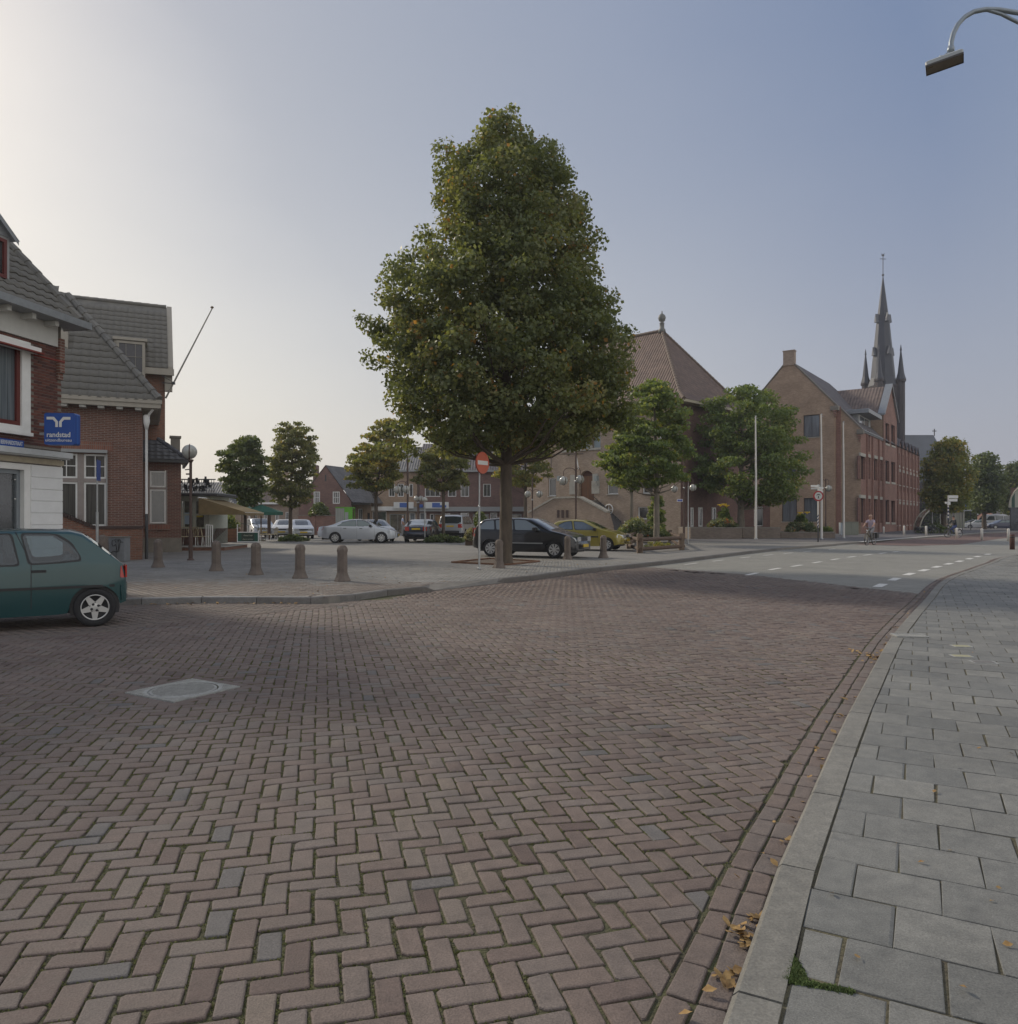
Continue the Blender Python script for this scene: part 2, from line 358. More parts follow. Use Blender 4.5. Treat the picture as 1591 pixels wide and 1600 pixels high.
GREYPAVE = brickmat('grey_clinker', (.235, .23, .205), (.285, .275, .245), (.13, .125, .11), .2, .1, .008, rough=.75, blotch=.16, bumpd=.003)
PLAZASH = brickmat('square_paving', (.2, .19, .172), (.25, .235, .215), (.12, .112, .1), .3, .15, .01, rough=.75, blotch=.2, bumpd=.003)
REDPAVE = brickmat('red_clinker', (.16, .105, .092), (.2, .135, .115), (.08, .06, .055), .2, .1, .008, rough=.8, blotch=.2, bumpd=.003)
FARPAVE = brickmat('blue_grey_clinker', (.125, .12, .125), (.165, .155, .155), (.08, .075, .075), .2, .1, .008, rough=.8, blotch=.2, bumpd=.003)

def sheet(name, poly, z, m, kind='structure'):
    b = MB(); b.add([(x, y, z) for x, y in poly], [tuple(range(len(poly)))]); o = b.build(name, m); o['kind'] = kind; return o
def poly_area(p): return .5 * sum(p[i][0] * p[(i + 1) % len(p)][1] - p[(i + 1) % len(p)][0] * p[i][1] for i in range(len(p)))
def ccw(p): return p if poly_area(p) > 0 else p[::-1]

kr_px = [(1135.6, 1600), (1174.6, 1494), (1204, 1397), (1241.5, 1308), (1273, 1237.4), (1297, 1181.7), (1328, 1117), (1344, 1087), (1362, 1053), (1384, 1013), (1397, 994), (1425, 961), (1445.7, 938.8), (1464, 917), (1486, 903), (1517, 892), (1547.5, 881), (1591, 868)]
KR = [gp(x, y, .0) for x, y in kr_px]
d0 = (KR[0][0] - KR[2][0], KR[0][1] - KR[2][1])
KR = [(KR[0][0] + d0[0] * 6.5, KR[0][1] + d0[1] * 6.5), (KR[0][0] + d0[0] * 2, KR[0][1] + d0[1] * 2)] + KR
dl = (KR[-1][0] - KR[-2][0], KR[-1][1] - KR[-2][1]); KR += [(KR[-1][0] + dl[0] * 3, KR[-1][1] + dl[1] * 2.4), (KR[-1][0] + dl[0] * 12, KR[-1][1] + dl[1] * 7)]
KR = smooth_path(KR, 6)                      # runs away from the camera; road on its left
GUT = offset_path(KR, -.215)                 # outer edge of the gutter
KRO = offset_path(KR, .15)                   # back of the kerb stones
kl_a = [(-90, 950), (185, 945.6), (314, 942.4), (462, 942.8), (500, 943), (531, 941.5), (592, 932), (650, 925.9), (664, 924.8)]
kl_c = [(787, 910.7), (840, 905.5), (880, 899.6), (934, 892.7), (1028.6, 883), (1140, 869), (1215, 860)]
KA = smooth_path([gp(*p) for p in kl_a], 4); KC = smooth_path([gp(*p) for p in kl_c], 4)
KA = [(KA[0][0] - 14, KA[0][1] - .9)] + KA
KE = [gp(*p) for p in [(1300, 853), (1330, 850)]] + [gp(1540, 834), gp(1640, 830)]
LEFTEDGE = KA + KC + KE

sheet('ground', [(-700, -60), (700, -60), (700, 900), (-700, 900)], -.12, mat('ground_earth', (.12, .12, .1), .9, noise=.3, nscale=.05))
# far part of the carriageway: grey clinkers
BND = [gp(x, y) for x, y in [(985, 884.5), (1060, 890), (1165, 898), (1257, 908), (1350, 919), (1462, 931)]]
kr_far = [p for p in KR if p[1] > BND[-1][1] - .3]
grey_poly = BND + kr_far + [(KR[-1][0], 200), (170, 200)] + KE[::-1] + [p for p in KC[::-1] if p[1] > BND[0][1]]
sheet('road_grey_clinkers', ccw(grey_poly), -.004, GREYPAVE)
bnd_left = [p for p in LEFTEDGE if p[1] <= BND[0][1] + .2 and p[0] < 12]
near_kr = [p for p in KR if p[1] < BND[-1][1]]
road_poly = ccw([(-40, -6)] + [(KR[0][0], -6)] + near_kr + BND[::-1] + bnd_left[::-1] + [(-40, KA[0][1])])
KRa, BNa, KLa = np.array(KR), np.array(BND), np.array(LEFTEDGE)
def hgt(x, y):
    f = np.clip((np.interp(y, KRa[:, 1], KRa[:, 0]) - x - .25) / .8, 0, 1) * np.clip((np.interp(x, BNa[::-1, 0][::-1], BNa[::-1, 1][::-1]) - y) / 1.5, 0, 1) * np.clip((np.interp(x, KLa[:, 0], KLa[:, 1]) - y - .05) / .8, 0, 1)
    return f * (.009 * snoise(x, y, 1.1, 3) + .004 * snoise(x, y, 4.5, 5) - .028 * np.exp(-((x + 1.95 + .5 * (y - 4.3)) ** 2 / .3 + (y - 4.3) ** 2 / .12)))
xs_, ys_ = np.meshgrid(np.arange(-22, 14, .16), np.arange(-1, 27, .16)); nr, ncol = xs_.shape
V_ = np.stack([xs_.ravel(), ys_.ravel(), hgt(xs_.ravel(), ys_.ravel()) - .0085], 1); I_ = np.arange(nr * ncol).reshape(nr, ncol)
Q_ = np.stack([I_[:-1, :-1], I_[:-1, 1:], I_[1:, 1:], I_[1:, :-1]], 2).reshape(-1, 4); cq = V_[Q_].mean(1)
okq = inpoly(cq[:, 0], cq[:, 1], road_poly); Q_ = Q_[okq]
road = npmesh('road', V_, Q_, SOIL, kind='structure', smooth=True)

# --- the square and pavements
ramp_far = [gp(672, 913, PZ), gp(780, 903.5, PZ)]
pl_edge = offset_path(KA, -.14) + ramp_far + offset_path(KC, -.14) + KE
sq = ccw(pl_edge + [(200, 240), (-250, 240), (-60, KA[0][1])])
square_s = sheet('square', sq, PZ - .009, PLAZASH)
rp = MB(); a, b_ = KA[-1], KC[0]; c, d = ramp_far[1], ramp_far[0]
rp.quad((*a, .004), (*b_, .004), (*c, PZ - .004), (*d, PZ - .004))
n1 = offset_path(KA, -.14)[-1]; n2 = offset_path(KC, -.14)[0]
rp.add([(*a, .004), (*d, PZ - .004), (*n1, PZ - .004)], [(0, 1, 2)]); rp.add([(*b_, .004), (*n2, PZ - .004), (*c, PZ - .004)], [(0, 1, 2)])
for p_, q_ in zip(pl_edge[:-1], pl_edge[1:]): rp.quad((*p_, -.04), (*q_, -.04), (*q_, PZ - .01), (*p_, PZ - .01))
rpo = rp.build('pavement_ramp', mat('ramp_slabs', (.2, .185, .165), .75, noise=.15, nscale=3, bump=.3)); rpo['kind'] = 'structure'

# --- near right pavement
pv = [p for p in KRO if p[1] < 60]
pave_poly = ccw(pv + [(120, 60), (120, -6), (KRO[0][0], -6)])
pavement = sheet('pavement', pave_poly, RZ - .006, mat('joint_sand', (.085, .07, .052), .95, noise=.3, nscale=6, col2=(.12, .11, .06), bump=.8, bscale=60))

# far bits: white line, red cycle crossing, blue-grey pavement by the big brick building
sheet('cycle_path', ccw([gp(*p) for p in [(1335, 850.5), (1420, 853), (1500, 851), (1560, 842), (1640, 834), (1640, 829), (1575, 832), (1500, 836), (1420, 842)]]), .0, REDPAVE)
sheet('far_pavement', ccw([gp(x, y, PZ) for x, y in [(1065, 846), (1200, 846), (1330, 846), (1440, 838), (1520, 833), (1560, 829.5), (1640, 826), (1640, 820), (1440, 820), (1050, 826)]]), PZ, FARPAVE)
WHITE = mat('road_paint', (.62, .61, .58), .7, noise=.12, nscale=8)
def strip(name, pts, wd, z, m):
    L_ = offset_path(pts, -wd / 2); R_ = offset_path(pts, wd / 2); b = MB()
    for i in range(len(pts) - 1): b.quad((*R_[i], z), (*R_[i + 1], z), (*L_[i + 1], z), (*L_[i], z))
    o = b.build(name, m); o['kind'] = 'structure'; return o
strip('white_edge_line', [gp(*p) for p in [(1345, 849.5), (1440, 841), (1490, 837.5), (1540, 834)]], .3, PZ + .004, WHITE)
for row, wd in (([(1175.6, 896.8), (1211, 889), (1245, 884), (1277, 878.6), (1305, 874), (1331, 870), (1356, 867), (1380, 864.3), (1400, 862)], .14),
                ([(1376, 914.7), (1398, 905), (1421, 897), (1444, 891), (1464, 885.7), (1482.7, 881), (1499.7, 877), (1515, 873), (1528, 869.6), (1544, 866)], .2),
                ([(1080, 881), (1122, 876), (1165, 871), (1200, 867.3), (1232, 864.5), (1262, 861.8), (1300, 858)], .1)):
    P = [gp(*p) for p in row]
    for i, p in enumerate(P):
        q = P[min(i + 1, len(P) - 1)]; r = P[max(i - 1, 0)]; tx, ty = q[0] - r[0], q[1] - r[1]; l = hypot(tx, ty)
        L = 1.0 if wd > .15 else 1.1
        strip('dashed_marking', [(p[0] - tx / l * L / 2, p[1] - ty / l * L / 2), (p[0] + tx / l * L / 2, p[1] + ty / l * L / 2)], wd, .002, WHITE)

# ---------------- single bricks and slabs

def brick_mesh(c, ux, uy, L, W, ztop, depth=.03, gap=.011, bev=.005, jit=.003, seed=0, fine=True, tilt=.004, wavy=True):
    """arrays of bricks. c (n,2) centres, (ux,uy) (n,) unit long direction, returns V, F (quads)"""
    n = len(c); r = np.random.default_rng(seed); L = np.broadcast_to(L, n); W = np.broadcast_to(W, n)
    hl = (L - gap) / 2 * (1 + r.uniform(-.02, .02, n)); hw = (W - gap) / 2 * (1 + r.uniform(-.04, .04, n))
    if fine: sg = np.array([(-1, -1), (-1, -1), (1, -1), (1, -1), (1, 1), (1, 1), (-1, 1), (-1, 1)]); cw = np.array([(0, 1), (1, 0), (-1, 0), (0, 1), (0, -1), (-1, 0), (1, 0), (0, -1)])
    else: sg = np.array([(-1, -1), (1, -1), (1, 1), (-1, 1)]); cw = np.zeros((4, 2))
    m_ = len(sg); ang = r.normal(0, .014, n); ca, sa = np.cos(ang), np.sin(ang); ux, uy = ux * ca - uy * sa, ux * sa + uy * ca
    lev = [(0.0, -depth)] + ([(0.0, -bev * 1.15), (bev * .35, -bev * .4), (bev * 1.3, 0.0)] if fine else [(0.0, 0.0)])
    dz = r.normal(0, tilt * .4, n); t1 = r.normal(0, tilt, n); t2 = r.normal(0, tilt * .6, n)
    base = (hgt(c[:, 0], c[:, 1]) if wavy else 0) + dz
    if wavy:
        e = .12; gx = (hgt(c[:, 0] + e, c[:, 1]) - hgt(c[:, 0] - e, c[:, 1])) / (2 * e); gy = (hgt(c[:, 0], c[:, 1] + e) - hgt(c[:, 0], c[:, 1] - e)) / (2 * e)
    else: gx = gy = np.zeros(n)
    q = 1 if m_ == 4 else 2
    cj = np.repeat(r.normal(0, jit, (n, 4, 2)), q, 1) + (r.normal(0, jit * .4, (n, m_, 2)) if fine else 0)
    chip = np.repeat(r.exponential(.003, (n, 4)) * (r.random((n, 4)) < .4), q, 1); cr_ = np.repeat(np.clip(bev * .9 + r.exponential(bev * .6, (n, 4)), 0, .022), q, 1)
    V = []
    for ins, z in lev:
        k_ = np.maximum(cr_ - ins * .3, .001)
        a = sg[None, :, 0] * (hl[:, None] - ins - chip) + cw[None, :, 0] * k_; b = sg[None, :, 1] * (hw[:, None] - ins - chip * .6) + cw[None, :, 1] * k_
        dx = a * ux[:, None] - b * uy[:, None] + cj[..., 0]; dy = a * uy[:, None] + b * ux[:, None] + cj[..., 1]
        zz = ztop + z + base[:, None] + dx * gx[:, None] + dy * gy[:, None] + a * t1[:, None] * .8 + b * t2[:, None]
        if z < -.02: zz = np.minimum(zz, ztop - depth)
        V.append(np.stack([c[:, 0, None] + dx, c[:, 1, None] + dy, zz], 2))
    V = np.concatenate(V, 1); k = V.shape[1]; t0 = k - m_
    F_ = [(t0, t0 + 1, t0 + 2, t0 + 3), (t0, t0 + 3, t0 + 4, t0 + 7), (t0 + 7, t0 + 4, t0 + 5, t0 + 6)] if m_ == 8 else [(t0, t0 + 1, t0 + 2, t0 + 3)]
    for l in range(len(lev) - 1):
        for i in range(m_): j = (i + 1) % m_; F_.append((m_ * l + i, m_ * l + j, m_ * l + m_ + j, m_ * l + m_ + i))
    F_ = np.array(F_); FF = (F_[None] + (np.arange(n) * k)[:, None, None]).reshape(-1, 4)
    return V.reshape(-1, 3), FF, len(F_), k
def clip_half(poly, p, nrm):
    out = []
    for i in range(len(poly)):
        a, b = poly[i], poly[(i + 1) % len(poly)]; da = (a[0] - p[0]) * nrm[0] + (a[1] - p[1]) * nrm[1]; db = (b[0] - p[0]) * nrm[0] + (b[1] - p[1]) * nrm[1]
        if da >= 0: out.append(a)
        if (da >= 0) != (db >= 0): t = da / (da - db); out.append((a[0] + (b[0] - a[0]) * t, a[1] + (b[1] - a[1]) * t))
    return out
def lay(name, parent, material, centers, ux, uy, L, W, ztop, tone, edges, nsingle=300, seed=0, single='brick', fine_to=14., gap=.011, bev=.005, jit=.003, wavy=True, tilt=.004, region=None, grow=0.0):
    """lay bricks: pieces wholly inside stay whole, those crossing an edge are cut to it.
    edges: list of (polyline, side); keeps what lies on the left (side=1) or right (-1) of the polyline"""
    c = np.array(centers); n = len(c); ux = np.broadcast_to(ux, n).astype(float); uy = np.broadcast_to(uy, n).astype(float); L = np.broadcast_to(L, n).astype(float); W = np.broadcast_to(W, n).astype(float)
    tone = np.asarray(tone); keep = np.ones(n, bool); cut = np.zeros(n, bool); cuts = [[] for _ in range(n)]
    rad = np.hypot(L, W) / 2
    for path, side in edges:
        P = np.array(path); A, B = P[:-1], P[1:]; D = B - A; ll = (D ** 2).sum(1) + 1e-12
        for s in range(0, n, 4000):
            q = c[s:s + 4000]; t = np.clip(((q[:, None] - A) * D).sum(2) / ll, 0, 1); pr = A + D * t[..., None]; dd = np.hypot(*(q[:, None] - pr).transpose(2, 0, 1))
            k = dd.argmin(1); i = np.arange(len(q)); dk = D[k]; rel = q - A[k]; sgn = np.sign(dk[:, 0] * rel[:, 1] - dk[:, 1] * rel[:, 0]) * side; dm = dd[i, k]
            tk = t[i, k]; end = ((k == 0) & (tk <= 0)) | ((k == len(A) - 1) & (tk >= 1))
            keep[s:s + 4000] &= ~((sgn < 0) & (dm > rad[s:s + 4000]) & ~end)
            for j in np.where((dm <= rad[s:s + 4000]) & ~end)[0]:
                nn = np.array([-dk[j, 1], dk[j, 0]]) * side; nn /= np.linalg.norm(nn); cut[s + j] = True; cuts[s + j].append((A[k[j]], nn))
    whole = np.where(keep & ~cut)[0]; part = np.where(keep & cut)[0]
    dist = np.hypot(c[:, 0], c[:, 1]); vis = (np.abs(c[:, 0]) < c[:, 1] * .68 + .15) & (c[:, 1] > 1.85)
    order = whole[np.lexsort((dist[whole], ~vis[whole]))]; sing = order[:nsingle]; rest = order[nsingle:]
    if len(sing):
        # a few worn shapes shared by all single pieces
        tmpl = []
        for v in range(12):
            V_, F_, nf, k = brick_mesh(np.zeros((1, 2)), np.ones(1), np.zeros(1), L[sing[0]], W[sing[0]], 0, gap=gap, bev=bev, jit=jit, seed=100 + v, wavy=False, tilt=0)
            me = bpy.data.meshes.new(single); me.from_pydata([tuple(p) for p in V_], [], [tuple(f) for f in F_]); me.materials.append(material); tmpl.append(me)
        for q, i in enumerate(sing):
            o = bpy.data.objects.new(single, tmpl[q % 12]); COL.objects.link(o); o.parent = parent; x, y = c[i]; h = float(hgt(x, y)) if wavy else 0
            e = .12; gx = float(hgt(x + e, y) - hgt(x - e, y)) / (2 * e) if wavy else 0; gy = float(hgt(x, y + e) - hgt(x, y - e)) / (2 * e) if wavy else 0
            X = Vector((ux[i], uy[i], gx * ux[i] + gy * uy[i] + random.gauss(0, tilt))).normalized(); Z = Vector((-gx, -gy, 1)).normalized(); Y_ = Z.cross(X).normalized(); Z = X.cross(Y_)
            fl = 1 if (q // 12) % 2 else -1
            M_ = Matrix(((X.x * fl, Y_.x * fl, Z.x, x), (X.y * fl, Y_.y * fl, Z.y, y), (X.z * fl, Y_.z * fl, Z.z, ztop + h + random.gauss(0, tilt * .4)), (0, 0, 0, 1)))
            o.matrix_local = M_; o['tone'] = float(tone[i])
    outs = []
    for sub, fine in ((rest[dist[rest] < fine_to], True), (rest[dist[rest] >= fine_to], False)):
        if len(sub) == 0: continue
        V_, F_, nf, k = brick_mesh(c[sub], ux[sub], uy[sub], L[sub], W[sub], ztop, gap=gap, bev=bev, jit=jit, seed=seed, fine=fine, wavy=wavy, tilt=tilt)
        outs.append((V_, F_, np.repeat(tone[sub], nf)))
    off = 0; VV = []; FF = []; TT = []
    for V_, F_, t_ in outs: VV.append(V_); FF.append(F_ + off); TT.append(t_); off += len(V_)
    if VV: npmesh(name, np.concatenate(VV), np.concatenate(FF), material, parent, np.concatenate(TT), kind='stuff')
    if len(part):
        b = MB(); tn = []
        for i in part:
            hl, hw = L[i] / 2 - gap / 2, W[i] / 2 - gap / 2; x, y = c[i]
            poly = [(x + a * hl * ux[i] - d_ * hw * uy[i], y + a * hl * uy[i] + d_ * hw * ux[i]) for a, d_ in ((-1, -1), (1, -1), (1, 1), (-1, 1))]
            for p, nn in cuts[i]:
                poly = clip_half(poly, p + nn * (gap * .6 + grow + random.uniform(0, .012)), nn)
                if len(poly) < 3: break
            if len(poly) < 3 or abs(poly_area(poly)) < .0009: continue
            h = float(hgt(x, y)) if wavy else 0; cx_ = sum(p[0] for p in poly) / len(poly); cy_ = sum(p[1] for p in poly) / len(poly); m_ = len(poly)
            ins = [(cx_ + (p[0] - cx_) * .93, cy_ + (p[1] - cy_) * .93) for p in poly]; z = ztop + h + random.gauss(0, .002)
            vs = [(px_, py_, ztop - .03) for px_, py_ in poly] + [(px_, py_, z - .005) for px_, py_ in poly] + [(px_, py_, z) for px_, py_ in ins]
            fs = [tuple(range(2 * m_, 3 * m_))] + [(l * m_ + j, l * m_ + (j + 1) % m_, (l + 1) * m_ + (j + 1) % m_, (l + 1) * m_ + j) for l in (0, 1) for j in range(m_)]
            b.add(vs, fs); tn += [tone[i]] * len(fs)
        o = b.build(name + '_cut', material, parent); o['kind'] = 'stuff'
        a = o.data.attributes.new('tone', 'FLOAT', 'FACE'); a.data.foreach_set('value', tn)

# herringbone carriageway
th = R(13.9); ub = np.array([cos(th), sin(th)]); vb = np.array([-sin(th), cos(th)]); A0 = .1; O = np.array(gp(683.3, 1574.7))
ii, jj = np.meshgrid(np.arange(-330, 330), np.arange(-60, 330)); ii = ii.ravel(); jj = jj.ravel()
ph = (ii + jj) % 4
ch, cv = ph == 0, ph == 2
cH = np.stack([ii[ch] + 1.0, jj[ch] + .5], 1); cV = np.stack([ii[cv] + .5, jj[cv] + 1.0], 1)
cc = np.concatenate([cH, cV]); isv = np.concatenate([np.zeros(len(cH), bool), np.ones(len(cV), bool)])
C_ = O + A0 * (cc[:, :1] * ub + cc[:, 1:] * vb)
C_[:, 0] += .012 * snoise(C_[:, 0], C_[:, 1], .8, 11); C_[:, 1] += .012 * snoise(C_[:, 0], C_[:, 1], .8, 12)
sel = (C_[:, 1] > .9) & (C_[:, 1] < 26) & (np.abs(C_[:, 0]) < C_[:, 1] * .72 + 1.2)
PARK = ccw([gp(*p) for p in [(-160, 1022), (0, 1004), (100, 994), (190, 984), (300, 968), (430, 956.5), (520, 949), (548, 945)]] + [p for p in KA[::-1] if p[0] < gp(548, 945)[0] + .3])
parkline = [gp(*p) for p in [(-300, 1040), (-160, 1022), (0, 1004), (100, 994), (190, 984), (300, 968), (430, 956.5), (520, 949), (600, 941)]]
MC = np.array((-2.955, 6.885)); ma = R(-31); mu = np.array([cos(ma), sin(ma)]); mv = np.array([-sin(ma), cos(ma)])
rp_ = [(p[0], p[1]) for p in road_poly]
grow_ = ccw(road_poly)
sel &= inpoly(C_[:, 0], C_[:, 1], ccw([(-40, -6), (KR[0][0] + .5, -6)] + offset_path(near_kr, .3) + [(p[0] + .05, p[1] + .12) for p in BND[::-1]] + offset_path(bnd_left, -.3)[::-1] + [(-40, KA[0][1] + .3)]))
sel &= ~inpoly(C_[:, 0], C_[:, 1], ccw(offset_path(parkline, -.16) + [(p[0], p[1] + .6) for p in KA[::-1]]))
rel = C_ - MC; MS = .35 + .1
sel &= ~((np.abs(rel @ mu) < MS - .02) & (np.abs(rel @ mv) < MS - .02))
Cs = C_[sel]; vs = isv[sel]; uxs = np.where(vs, vb[0], ub[0]); uys = np.where(vs, vb[1], ub[1])
tn = np.clip(rng.normal(.45, .17, len(Cs)) + .12 * snoise(Cs[:, 0], Cs[:, 1], .5, 21), 0, .88); o_ = rng.random(len(Cs)); tn[o_ < .02] = .95; tn[o_ > .978] = 1.0
kl_path = LEFTEDGE[:]
bd = np.array(BND); q_ = np.interp(Cs[:, 0], bd[::-1, 0][::-1], bd[::-1, 1][::-1]) - Cs[:, 1]; tn = np.where((q_ < 3.5) & (Cs[:, 0] > 3), tn * np.clip(q_ / 3.5, .1, 1) + .74 * (1 - np.clip(q_ / 3.5, .1, 1)), tn)
lay('road_bricks', road, BRICK, Cs, uxs, uys, .2, .1, 0.0, tn, [(GUT, 1), (kl_path, -1), (parkline, -1)], seed=1, fine_to=15, gap=.0105, jit=.0022)

# parking strip, bricks laid in rows
pk = gp(200, 945); pa = atan2(gp(462, 943)[1] - gp(200, 945)[1], gp(462, 943)[0] - gp(200, 945)[0]); pu = np.array([cos(pa), sin(pa)]); pw = np.array([-sin(pa), cos(pa)])
i_, j_ = np.meshgrid(np.arange(-60, 30), np.arange(-60, 6)); i_ = i_.ravel(); j_ = j_.ravel()
Cp = np.array(pk) + pu * ((i_ + .5 * (j_ % 2)) * .205)[:, None] + pw * (j_ * .1 - .06)[:, None]
s_ = inpoly(Cp[:, 0], Cp[:, 1], ccw(offset_path(parkline, .15) + [(p[0], p[1] + .2) for p in KA[::-1]])) & (Cp[:, 0] > -.75 * Cp[:, 1]) & (Cp[:, 1] > 8)
Cp = Cp[s_]
lay('parking_bricks', road, BRICK, Cp, pu[0], pu[1], .205, .1, .0, np.clip(rng.normal(.68, .1, len(Cp)), 0, .88), [(kl_path, -1), (parkline, 1)], nsingle=0, seed=2, fine_to=12)

# gutter: two rows of bricks laid along the kerb
gutter = MB(); gutter.add([(0, 0, -.2), (.01, 0, -.2), (0, .01, -.2)], [(0, 1, 2)])
gutter = strip('gutter', offset_path(KR, -.107), .225, -.006, SOIL)
gc, gx_, gy_ = [], [], []
for row, off in enumerate((-.055, -.16)):
    path = resample(offset_path([p for p in KR if p[1] < 40], off), .205)
    for a, b in zip(path[:-1], path[1:]):
        l = hypot(b[0] - a[0], b[1] - a[1]); gc.append(((a[0] + b[0]) / 2, (a[1] + b[1]) / 2)); gx_.append((b[0] - a[0]) / l); gy_.append((b[1] - a[1]) / l)
gc = np.array(gc); m_ = gc[:, 1] > 1.0
lay('gutter_bricks', gutter, BRICK, gc[m_], np.array(gx_)[m_], np.array(gy_)[m_], .205, .104, .004, np.clip(rng.normal(.6, .12, m_.sum()), 0, .88), [], nsingle=120, seed=4, gap=.009, jit=.002)
# kerb stones, one by one
def kerb(name, path, width, h0, h1, m, step=1.0, side=1, tones=None, label=None, gap=.006, drop=None):
    st = MB(); st.add([(path[0][0], path[0][1], -.3), (path[0][0] + .01, path[0][1], -.3), (path[0][0], path[0][1] + .01, -.3)], [(0, 1, 2)])
    root = bpy.data.objects.new(name, None); COL.objects.link(root); root['kind'] = 'structure'
    tl_ = sum(hypot(q[0] - p[0], q[1] - p[1]) for p, q in zip(path[:-1], path[1:])); P = resample(path, tl_ / max(1, round(tl_ / step)) * .99999)
    for k, (a, b) in enumerate(zip(P[:-1], P[1:])):
        l = hypot(b[0] - a[0], b[1] - a[1]); t = Vector(((b[0] - a[0]) / l, (b[1] - a[1]) / l, 0)); nn = Vector((t.y, -t.x, 0)) * side
        A = Vector((*a, 0)) + t * gap; B_ = Vector((*b, 0)) - t * gap
        za = zb = h1
        c_ = .018; mb = MB(); v = []
        for q, z in ((A, za), (B_, zb)):
            cc_ = min(c_, max(z - h0, .001) * .5)
            v += [q + Vector((0, 0, h0 - .06)), q + Vector((0, 0, z - cc_)), q + nn * cc_ + Vector((0, 0, z)), q + nn * width + Vector((0, 0, z)), q + nn * width + Vector((0, 0, h0 - .06))]
        f = [(0, 5, 6, 1), (1, 6, 7, 2), (2, 7, 8, 3), (3, 8, 9, 4), (0, 1, 2, 3, 4), (9, 8, 7, 6, 5)]
        if side < 0: f = [tuple(reversed(x)) for x in f]
        if drop and ((k == len(P) - 2 and drop > 0) or (k == 0 and drop < 0)):
            e0, e1 = (v[5:], 1) if drop > 0 else (v[:5], -1); ex = [q + t * (.3 * e1) for q in e0]; ex = [ex[0]] + [Vector((q.x, q.y, .012)) for q in ex[1:4]] + [ex[4]]; w_ = e0 + ex if e1 > 0 else ex + e0; mb.add(w_, f)
        mb.add(v, f); o = mb.build('kerb_stone', m, root); o['tone'] = (tones(k) if tones else random.uniform(.2, .8))
    return root
near_path = [p for p in KR if p[1] < 34]
kerb('kerb_near_pavement', near_path, .15, 0, RZ + .004, KERBM, 1.0, 1)
kerb('kerb_square_west', KA, .14, 0, PZ + .006, DARKKERB, 1.0, -1, tones=lambda k: random.uniform(.55, 1) if k < 22 else random.uniform(0, .3), drop=1)
kerb('kerb_square_east', KC, .14, 0, PZ + .006, DARKKERB, 1.0, -1, tones=lambda k: random.uniform(0, .35), drop=-1)

# slabs of the near pavement
tt = .4978; su = np.array([cos(tt), -sin(tt)]); sv_ = np.array([-sin(tt), -cos(tt)])
TW, TH = .2083 * (CH - RZ), .2168 * (CH - RZ); T0 = np.array([1.4268 * (CH - RZ), 2.9625 * (CH - RZ) ])
T0 = np.array([1.42676034, 2.96247367]) * (CH - RZ)
i_, j_ = np.meshgrid(np.arange(-10, 130), np.arange(-130, 12)); i_ = i_.ravel(); j_ = j_.ravel()
Ct = T0 + su * ((i_ + .5 + .5 * (j_ % 2)) * TW)[:, None] + sv_ * ((j_ + .5) * TH)[:, None]
s_ = (Ct[:, 1] > .9) & (Ct[:, 1] < 31) & (np.abs(Ct[:, 0]) < Ct[:, 1] * .72 + 1.0) & inpoly(Ct[:, 0], Ct[:, 1], ccw(offset_path(pv, -.25) + [(120, 60), (120, -6), (KRO[0][0] - .3, -6)]))
Ct = Ct[s_]; tn = np.clip(rng.normal(.5, .22, len(Ct)), 0, 1)
lay('pavement_slabs', pavement, TILE, Ct, su[0], su[1], TW, TH, RZ, tn, [(KRO, -1)], single='paving_slab', seed=6, fine_to=14, gap=.0065, bev=.0025, jit=.001, wavy=False, tilt=.0018)

# bricks of the square's edge (near part of it)
i_, j_ = np.meshgrid(np.arange(-120, 110), np.arange(0, 130)); i_ = i_.ravel(); j_ = j_.ravel()
qa = R(-4); qu = np.array([cos(qa), sin(qa)]); qv = np.array([-sin(qa), cos(qa)])
Cq = np.array((-3., 13.)) + qu * ((i_ + .5 * (j_ % 2)) * .205)[:, None] + qv * (j_ * .1025)[:, None]
qe = offset_path(KA, -.15)[:-1] + ramp_far + offset_path(KC, -.15)[1:]
s_ = (Cq[:, 1] < 26) & (np.abs(Cq[:, 0]) < Cq[:, 1] * .7) & inpoly(Cq[:, 0], Cq[:, 1], ccw(offset_path(qe, .1) + [(40, 60), (-40, 60)]))
Cq = Cq[s_]; zone = snoise(Cq[:, 0], Cq[:, 1], .3, 31) * .35 + (Cq[:, 1] - 17.2) * .8
tq = np.clip(rng.normal(.3, .12, len(Cq)) + .45 / (1 + np.exp(-3 * zone)), 0, 1)
lay('square_bricks', square_s, PLAZAB, Cq, qu[0], qu[1], .205, .1025, PZ, tq, [(qe, 1)], nsingle=0, seed=8, fine_to=0, gap=.01, wavy=False, tilt=.003)

